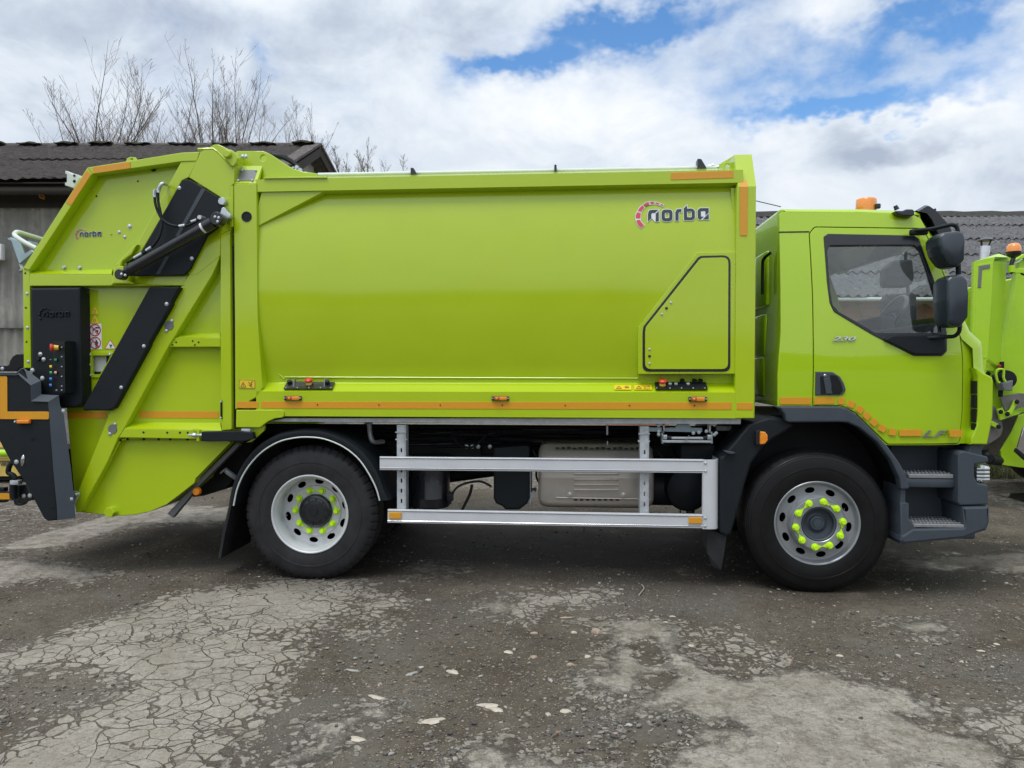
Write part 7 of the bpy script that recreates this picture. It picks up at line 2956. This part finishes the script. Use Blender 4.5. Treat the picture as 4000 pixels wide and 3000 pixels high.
# ------------------------------------------------------------------ second refuse truck at the right edge
def build_second_truck():
    base = CW(UX(4200, 9.0), 9.4, 0)
    T2 = thing('refuse_truck', (base.x, base.y, 0), 'dusty lime refuse truck cut off by the right edge, orange beacon on a bracket', 'refuse truck')
    def q2(name, z, pts, Y, dep, m, bev=.004, parent=None, r=0, label=None):
        return pp(name, z, pts, Y, dep, m, parent or T2, bev, r, label)
    Y0, Y1 = 2.9, 3.55
    fr = q2('rear_post', 'Q', [(187, 402), (462, 342), (452, 362), (434, 420), (408, 1000), (362, 1659), (300, 150, 'R'), (285, 165, 'R'), (270, 400, 'R'), (150, 420, 'R'), (150, 1659), (160, 1300)], Y0, .06, lime_far)
    q2('post_panel', 'Q', [(222, 442), (395, 415), (418, 420), (400, 1000), (352, 1659), (190, 1659), (190, 1340)], Y0 - .004, .02, lime_far)
    q2('silver_tape', 'Q', [(247, 460), (392, 435), (392, 488), (290, 505), (275, 742), (235, 742)], Y0 - .012, .01, greyp)
    bm = bmesh.new()
    facet(bm, [('Q', 433, 400, Y0), ('Q', 612, 398, Y1), ('Q', 560, 1040, Y1), ('Q', 530, 1659, Y1), ('R', 440, 235, Y1), ('R', 290, 160, Y0), ('Q', 362, 1659, Y0), ('Q', 408, 1000, Y0)])
    facet(bm, [('R', 290, 160, Y0), ('R', 440, 235, Y1), ('R', 390, 275, Y1), ('R', 285, 262, Y0)])
    facet(bm, [('Q', 187, 402, Y0), ('Q', 462, 342, Y0), ('Q', 640, 350, Y1), ('Q', 500, 300, Y1 + .5)])
    fin('post_return', bm, lime_far, T2, 0)
    q2('top_rail', 'Q', [(455, 342), (600, 348), (650, 355), (720, 372), (840, 300), (1500, 240), (1500, 330), (840, 355), (740, 385), (640, 398), (440, 402)], Y1 - .05, .1, lime_far)
    q2('tailgate_side', 'R', [(285, 262), (395, 275), (480, -60), (640, -900), (1300, -1300), (1300, 900), (690, 640), (655, 520), (440, 560), (458, 655), (435, 700), (395, 690), (364, 655), (270, 640)], Y1, .1, lime_far)
    q2('body_side', 'Q', [(118, 770), (160, 800), (186, 842), (186, 1320), (60, 1320), (60, 760)], Y0 + .3, .2, lime_far)
    q2('latch', 'Q', [(150, 855), (170, 855), (175, 900), (160, 980), (150, 980), (145, 900)], Y0 + .26, .03, yellowp)
    # body box behind
    bm = bmesh.new()
    a = P3('R', 691, -400, Y1)
    bx(bm, a.x + .1, a.x + 6.0, Y1 + .12, Y1 + 2.3, .9, 2.75, .02)
    fin('container_body', bm, lime_far, T2)
    bm = bmesh.new()
    bx(bm, a.x + .6, a.x + 6.2, Y1 + .5, Y1 + 1.9, .55, .9, .02)
    fin('chassis_rail', bm, blackmt, T2)
    for dx in (1.6, 5.0):
        for dy in (.2, 2.1):
            bm = bmesh.new()
            lathe(bm, [(0, .05), (.28, .05), (.30, .0), (.48, .0), (.52, .05), (.52, .25), (.48, .3), (0, .3)], (a.x + dx, Y1 + dy, .52), 40)
            fin('wheel', bm, rubber, T2, 40)
    # lower swing parts
    q2('bin_lift_plate', 'R', [(440, 565), (460, 552), (640, 512), (720, 518), (760, 640), (600, 690), (500, 730), (465, 640)], Y1 - .12, .03, dirtysteel, r=.02)
    q2('bin_lift_plate', 'R', [(364, 655), (385, 662), (405, 690), (455, 825), (465, 900), (445, 965), (400, 1010), (300, 1070), (330, 900)], Y1 - .06, .03, dirtysteel, r=.02)
    q2('lift_arm', 'R', [(408, 690), (450, 678), (500, 735), (640, 728), (640, 738), (440, 806)], Y1 - .14, .04, lime_far)
    q2('lift_arm', 'R', [(505, 758), (500, 722), (545, 700), (598, 592), (618, 586), (630, 600), (625, 625), (580, 700), (565, 742)], Y1 - .18, .04, lime_far, r=.01)
    q2('lift_arm', 'R', [(340, 808), (420, 848), (438, 875), (425, 900), (340, 866)], Y1 - .12, .03, lime_far, r=.015)
    for x, y in ((440, 716), (614, 607), (512, 738), (415, 875), (305, 303), (268, 22)):
        bolt('R', x, y, Y1 - .2, T2, .02, blackmt)
    q2('flap_and_shade_plate', 'R', [(450, 810), (640, 745), (700, 720), (640, 830), (560, 930), (440, 1130), (400, 1200), (330, 1205), (240, 1240), (240, 1060), (300, 1070), (420, 985), (465, 900)], Y1 + .02, .05,
       pm('brown_flap_and_shade', (.060, .052, .038), .9, var=.45, scale=4, bump=.3, bscale=12), .004)  # brown plate stands for mud flap and the shadow mass under the hopper
    q2('hopper_belly', 'R', [(640, 750), (760, 720), (900, 900), (900, 1330), (640, 1316), (455, 1286), (440, 1135), (560, 935)], Y1 + .0, .3, lime_far)
    q2('side_shield', 'R', [(691, 880), (760, 800), (860, 1000), (860, 1300), (700, 1215), (620, 1112)], Y1 - .25, .03, chrome)
    q2('shield_edge', 'R', [(620, 1110), (700, 1180), (860, 1290), (860, 1330), (700, 1235), (602, 1145)], Y1 - .26, .05, blackmt)
    bm = bmesh.new()
    cyl(bm, P3('R', 322, 1233, Y1 - .1), P3('R', 452, 1243, Y1 + .1), .058, seg=20)
    cyl(bm, P3('R', 318, 1233, Y1 - .11), P3('R', 330, 1234, Y1 - .1), .035, seg=16)
    fin('tail_pipe', bm, blackmt, T2, 50)
    bm = bmesh.new()
    tube(bm, [P3('R', 260, 1110, Y1), P3('R', 280, 1160, Y1), P3('R', 320, 1215, Y1 - .05)], .045, 10, 4)
    fin('rubber_hose', bm, blackmt, T2, 50)
    # control column
    q2('control_bar', 'R', [(452, 176), (480, 172), (480, 220), (465, 555), (432, 556), (450, 300)], Y1 - .10, .05, blackmt)
    boxpb = boxp('control_box', 'R', 410, 205, 450, 232, Y1 - .16, .06, redsign, T2, .008)
    q2('lamp_box', 'R', [(438, 400), (500, 395), (575, 374), (570, 488), (478, 484)], Y1 - .22, .12, greyp, .01)
    bm = bmesh.new()
    tube(bm, [P3('R', x, y, Y1 - .28) for x, y in ((490, 390), (470, 350), (472, 275), (455, 256), (405, 260), (388, 300), (395, 350), (410, 395), (430, 400))], .014, 8, 3)
    fin('guard_loop', bm, lime_far, T2, 60)
    bm = bmesh.new()
    lathe(bm, [(0, -.06), (.10, -.05), (.11, 0), (.09, .08), (0, .1)], P3('R', 490, 365, Y1 - .1), 20)
    lathe(bm, [(0, -.06), (.04, -.05), (.05, 0), (.04, .08), (0, .1)], P3('R', 420, 340, Y1 - .18), 16)
    fin('cable_reel', bm, blackmt, T2, 40)
    # beacon with stalk and bracket
    Yb = Y1 - .35
    c = P3('Q', 696, 300, Yb)
    s = (P3('Q', 786, 300, Yb).x - c.x)
    h = P3('Q', 696, 165, Yb).z - c.z
    bm = bmesh.new()
    lathe(bm, [(s * 1.03, 0), (s, h * .35), (s * .92, h * .7), (s * .70, h * .92), (s * .35, h * 1.0), (0, h * 1.01)], c, 32, 'z')
    be = fin('roof_beacon', bm, amber, T2, 50)
    bm = bmesh.new()
    lathe(bm, [(s * .38, -h * .42), (s * .9, -h * .22), (s * 1.05, -.01), (s * 1.05, .02), (0, .02)], c, 32, 'z')
    cyl(bm, c - Vector((0, 0, h * .35)), c - Vector((.03, 0, h * 1.25)), s * .34, s * .26, 14)
    fin('beacon_base', bm, blackgl, be, 40)
    bm = bmesh.new()
    cyl(bm, P3('Q', 668, 455, Yb), P3('Q', 668, 545, Yb), .036, seg=14)
    a_, b_ = P3('Q', 690, 495, Yb), P3('Q', 1100, 552, Yb)
    bx(bm, a_.x, b_.x, Yb - .02, Yb + .02, b_.z, a_.z, .004)
    fin('beacon_bracket', bm, lime_far, T2, 40)
    bm = bmesh.new()
    tube(bm, [P3('Q', 668, 540, Yb), P3('Q', 662, 560, Yb), P3('Q', 680, 550, Yb)], .008, 6, 3)
    tube(bm, [P3('Q', 790, 555, Yb), P3('Q', 810, 570, Yb), P3('Q', 840, 580, Yb)], .010, 6, 3)
    fin('wire', bm, blackmt, T2, 50)
    # exhaust stack with cap
    Ye = 4.6
    a, b = P3('Q', 328, 205, Ye), P3('Q', 305, 420, Ye)
    r = (P3('Q', 390, 250, Ye).x - P3('Q', 265, 250, Ye).x) / 2
    ax = (a - b).normalized()
    bm = bmesh.new()
    cyl(bm, b - ax * 1.2, a, r * .92, seg=24)
    cyl(bm, a - ax * r * 1.6, a, r, seg=24)
    es = fin('exhaust_stack', bm, chrome, T2, 40)
    bm = bmesh.new()
    t = P3('Q', 340, 125, Ye)
    lathe(bm, [(r * 1.62, -.01), (r * 1.6, .0), (r * .5, .035), (0, .04), (0, .02), (r * .5, .01)], t, 24, 'z')
    for k in range(4):
        an = k * math.pi / 2 + .4
        dv = Vector((math.cos(an), math.sin(an), 0))
        tube(bm, [t + dv * r * 1.3, a + dv * r * .9], .008, 6, 0)
    fin('rain_cap', bm, blackgl, es, 40)


build_second_truck()


# ------------------------------------------------------------------ yellow skip lid / board far left
def build_left_bits():
    d = 10.9
    b = CW(UX(-250, d), d, 0)
    sk = thing('yellow_skip', (b.x, b.y, 0), 'low yellow skip with black place names behind the bin lift at far left', 'skip')
    def pt(x, y, dd=d):
        u, v = 0 + x / 3.456, 1600 + y / 3.456
        return CW(UX(u, dd), dd, VZ(v, dd))
    yel = pm('skip_yellow', (.62, .46, .11), .5, var=.18, scale=6)
    bm = bmesh.new()
    q = [pt(-1800, 665), pt(150, 655), pt(235, 900), pt(-1800, 925)]
    A = [bm.verts.new(p) for p in q]
    B = [bm.verts.new(p + FV * 1.0) for p in q]
    bm.faces.new(A)
    bm.faces.new(B)
    for k in range(4):
        bm.faces.new((A[k], B[k], B[(k + 1) % 4], A[(k + 1) % 4]))
    fin('skip_side', bm, yel, sk, 0)
    bm = bmesh.new()
    cyl(bm, pt(-1800, 600), pt(140, 590), .055, seg=16)
    fin('top_tube', bm, lime_far, sk, 50)
    bm = bmesh.new()
    q = [pt(-1800, 480), pt(60, 480), pt(110, 560), pt(-1800, 560)]
    A = [bm.verts.new(p + FV * .5) for p in q]
    bm.faces.new(A)
    fin('skip_cover', bm, yel, sk, 0)
    bm = bmesh.new()
    q = [pt(-1800, 920), pt(235, 900), pt(225, 960), pt(-1800, 990)]
    bm.faces.new([bm.verts.new(p + FV * .05) for p in q])
    a = pt(0, 960)
    fin('skip_base', bm, blackmt, sk, 0)
    bm = bmesh.new()
    for x in (-1200, -300, 60):
        p = pt(x, 925)
        cyl(bm, p + FV * .3, Vector((p.x, p.y, .0)) + FV * .3, .09, seg=12)
    fin('skip_foot', bm, blackmt, sk, 50)
    for txt, x0, x1, y1, y0 in (('WIDNES', -45, 138, 722, 690), ('WIGAN', -8, 152, 764, 724)):
        cu = bpy.data.curves.new('t', 'FONT')
        cu.body = txt
        cu.extrude = .002
        cu.offset = .01
        ob = bpy.data.objects.new('t', cu)
        me = bpy.data.meshes.new_from_object(ob)
        bpy.data.objects.remove(ob)
        co = np.empty(len(me.vertices) * 3)
        me.vertices.foreach_get('co', co)
        co = co.reshape(-1, 3)
        mn, mx = co.min(0), co.max(0)
        p, r_ = pt(x0, y1, d - .01), pt(x1, y0, d - .01)
        sx = (r_ - p).dot(RV) / (mx[0] - mn[0])
        sz = (r_.z - p.z) / (mx[1] - mn[1])
        new = []
        for c in co:
            w_ = p + RV * ((c[0] - mn[0]) * sx) + Vector((0, 0, (c[1] - mn[1]) * sz)) - FV * (c[2] - mn[2])
            new += [w_.x, w_.y, w_.z]
        me.vertices.foreach_set('co', new)
        link('lettering', me, navy, sk, 0)


build_left_bits()


# ------------------------------------------------------------------ bare trees behind the shed
bark = pm('bare_bark', (.085, .072, .058), .9, var=.3, scale=3)
twigm = pm('bare_twigs', (.20, .165, .145), .9, var=.25, scale=3)  # twig colour lightened to paint in haze


def bare_tree(X, d, vtop, spread, stems, seed, label, thick=.05):
    rng = random.Random(seed)
    root = CW(X, d, 0)
    H = VZ(vtop, d)
    zf = min(H - 1.2, VZ(575, d) - 1.1)                 # height of the fork
    t = thing('bare_tree', root, label, 'tree', 'bare trees behind the old shed')
    big, small = [], []

    def grow(p, dr, ln, r, lvl):
        n = (9, 6, 3)[lvl]
        pts = [p]
        dcur = dr.normalized()
        for k in range(n):
            dcur = (dcur + Vector((rng.gauss(0, .07), rng.gauss(0, .07), rng.gauss((.05, .09, .06)[lvl], .03)))).normalized()
            p = p + dcur * ln / n
            pts.append(p)
        (big if lvl == 0 else small).append((pts, r))
        if lvl >= 2:
            return
        for k in range((13, 5)[lvl]):
            f = rng.uniform(.05 if lvl == 0 else .15, .96)
            i = min(int(f * n), n - 1)
            q = pts[i].lerp(pts[i + 1], f * n - i)
            az = rng.uniform(0, 2 * math.pi)
            side = Vector((math.cos(az), math.sin(az), 0))
            nd = (dcur * rng.uniform(.5, 1.5) + side * rng.uniform(.6, 1.0) + Vector((0, 0, .15))).normalized()
            L_ = ln * (1 - f * .72) * (rng.uniform(.26, .62) if lvl == 0 else rng.uniform(.30, .65))
            grow(q, nd, L_, r * (1 - f * .7) * .36, lvl + 1)

    base = Vector((0, 0, zf))
    big.append(([Vector((0, 0, 0)), Vector((.05, 0, zf * .5)), base], thick * 1.6))
    n_s = stems if stems < 3 else stems + 1
    for s in range(n_s):
        ph = (s / max(n_s - 1, 1) - .5) * 2
        lean = Vector((ph * spread * rng.uniform(1.0, 1.9), rng.gauss(0, .25) * spread, 0))
        if s == n_s // 2:
            lean *= .25
        h = (H - zf) * (1.0 if s == n_s // 2 else rng.uniform(.55, .9))
        st = base + Vector((ph * .12, rng.gauss(0, .1), rng.uniform(-.9, .2)))
        grow(st, (Vector((0, 0, 1)) + lean), max(H - st.z if s == n_s // 2 else h, .6), thick * rng.uniform(.34, .5), 0)
    for nm, lst, m in (('trunk', big, bark), ('crown', small, twigm)):
        bm = bmesh.new()
        for pts, r in lst:
            k = len(pts)
            rr = [max(r * (1 - .9 * i / (k - 1)), .0034) for i in range(k)]
            tube(bm, pts, rr, 5, 0, False)
        me = bpy.data.meshes.new(nm)
        bm.to_mesh(me)
        bm.free()
        me.materials.append(m)
        finish_mesh(me, 60)
        o = bpy.data.objects.new(nm, me)
        COL.objects.link(o)
        o.parent = t


TREES = [  # N-frame x, depth, N-frame top y, spread, stems, label
    (530, 26, 195, .48, 7, 'tallest bare tree on the left, many stems fanning out above the mossy shed roof', .075),
    (400, 28, 460, .50, 3, 'low bare tree leaning out at the far left over the roof'),
    (650, 26, 275, .26, 4, 'bare tree with a forked trunk just right of the tallest left one', .065),
    (700, 28, 420, .20, 3, 'thin bare tree close behind the forked one'),
    (800, 27, 385, .30, 5, 'bushy bare tree in the middle of the row above the shed'),
    (975, 25, 298, .34, 4, 'slim open bare tree with a wide V shaped top, middle of the row'),
    (1070, 28, 560, .35, 4, 'lowest twiggy bush between the V topped tree and the tall straight one'),
    (1130, 26, 208, .16, 4, 'tall straight bare tree above the truck tailgate hinge', .07),
    (1235, 27, 330, .16, 5, 'bare tree with close upright stems right of the tall straight one', .055),
    (1285, 26, 295, .34, 6, 'dense bare tree with many upright stems and leaning side shoots', .06),
    (1390, 28, 560, .45, 3, 'small bare tree leaning right beside the dense one'),
    (1525, 32, 560, .06, 2, 'single thin bare tree standing behind the end of the shed roof'),
    (1590, 32, 565, .14, 3, 'thin bare tree next to the gable end with short side twigs'),
    (1690, 30, 562, .30, 6, 'bushy bare tree rising past the gable of the old shed'),
    (1845, 32, 800, .30, 4, 'short bare sapling just right of the shed gable'),
    (1925, 33, 840, .30, 3, 'smallest bare bush between the sapling and the wider bush'),
    (1990, 33, 750, .30, 5, 'bare bush with spreading twigs above the container roof'),
    (2110, 34, 860, .06, 1, 'single short bare sprig behind the container roof'),
    (2190, 34, 825, .02, 1, 'lone thin bare shoot farthest right behind the container roof'),
]
for k, T_ in enumerate(TREES):
    nx_, d_, ny_, sp_, st_, lb_ = T_[:6]
    bare_tree(UX(nx_ / 1.3825, d_), d_, ny_ / 1.3825, sp_, st_, 40 + k, lb_, T_[6] if len(T_) > 6 else .045)


# ------------------------------------------------------------------ grass verge, puddle, distant ground rise
def build_verge():
    g = NT('dead_grass')
    g.set('Base Color', g.ramp(g.noise(9, 8, .7), [(.3, (.08, .09, .035)), (.55, (.17, .175, .08)), (.75, (.30, .27, .16))]))
    g.set('Roughness', .95)
    d0, d1 = 11.2, 12.9
    X0, X1 = UX(2700, 12), 16
    bm = bmesh.new()
    nx, ny = 90, 10
    rng = random.Random(3)
    grid = []
    for j in range(ny + 1):
        row = []
        t = j / ny
        for i in range(nx + 1):
            h = .16 * math.sin(math.pi * min(1, t * 1.3 + .0)) ** .8 * (.8 + .4 * rng.random()) + .005
            if j in (0, ny):
                h = -.02
            row.append(bm.verts.new(CW(X0 + (X1 - X0) * i / nx, d0 + (d1 - d0) * t + .1 * math.sin(i * .5), h)))
        grid.append(row)
    for j in range(ny):
        for i in range(nx):
            bm.faces.new((grid[j][i], grid[j][i + 1], grid[j + 1][i + 1], grid[j + 1][i]))
    o = fin('grass_bank', bm, g.m, None, 60)
    o['kind'] = 'structure'
    # blades
    r2 = np.random.default_rng(4)
    n = 16000
    X = r2.uniform(UX(3600, 12), X1 - 6, n)
    d = r2.uniform(d0, d1 - .1, n)
    bm = bmesh.new()
    for i in range(n):
        t = (d[i] - d0) / (d1 - d0)
        b = CW(X[i], d[i], .14 * math.sin(math.pi * min(1, t * 1.3)) ** .8)
        a = r2.uniform(0, 6.28)
        h = r2.uniform(.03, .10)
        dx = Vector((math.cos(a), math.sin(a), 0)) * .006
        tip = b + Vector((r2.normal(0, .03), r2.normal(0, .03), h))
        bm.faces.new([bm.verts.new(p) for p in (b - dx, b + dx, tip)])
    o = fin('grass', bm, g.m, None, 0)
    o['kind'] = 'stuff'
    # puddle
    w = NT('puddle_water')
    w.set('Base Color', w.ramp(w.noise(2, 4), [(.3, (.03, .03, .028)), (.7, (.06, .058, .05))]))
    w.set('Roughness', .04)
    bm = bmesh.new()
    pts = [ground_pt('I', x, y) for x, y in ((2030, 915), (2080, 908), (2212, 905), (2500, 900), (2600, 930), (2400, 985), (2212, 965), (2150, 945), (2090, 930))]
    bm.faces.new([bm.verts.new((p[0], p[1], .022)) for p in rnd(pts, .2, 4)])
    o = fin('puddle', bm, w.m, None, 0)
    o['kind'] = 'structure'
    # low wooded rise all round
    hm = NT('far_rise')
    hm.set('Base Color', hm.ramp(hm.noise(.25, 8, .7), [(.3, (.030, .034, .022)), (.7, (.075, .075, .045))]))
    hm.set('Roughness', 1.0)
    bm = bmesh.new()
    rows = []
    n = 240
    for k in range(n):
        a = 2 * math.pi * k / n
        rad = 120
        h = 6.5 + 2.2 * math.sin(a * 3 + 1) + 1.2 * math.sin(a * 11) + .8 * math.sin(a * 29 + 2) + (2.0 if math.sin(a) < 0 else 0)
        c, s = math.cos(a), math.sin(a)
        rows.append([bm.verts.new((c * rad, s * rad, -.5)), bm.verts.new((c * (rad + 3), s * (rad + 3), h * .8)), bm.verts.new((c * (rad + 14), s * (rad + 14), h)), bm.verts.new((c * (rad + 80), s * (rad + 80), -.5))])
    for k in range(n):
        a, b = rows[k], rows[(k + 1) % n]
        for j in range(3):
            bm.faces.new((a[j], b[j], b[j + 1], a[j + 1]))
    o = fin('hills', bm, hm.m, None, 60)
    o['kind'] = 'structure'


build_verge()
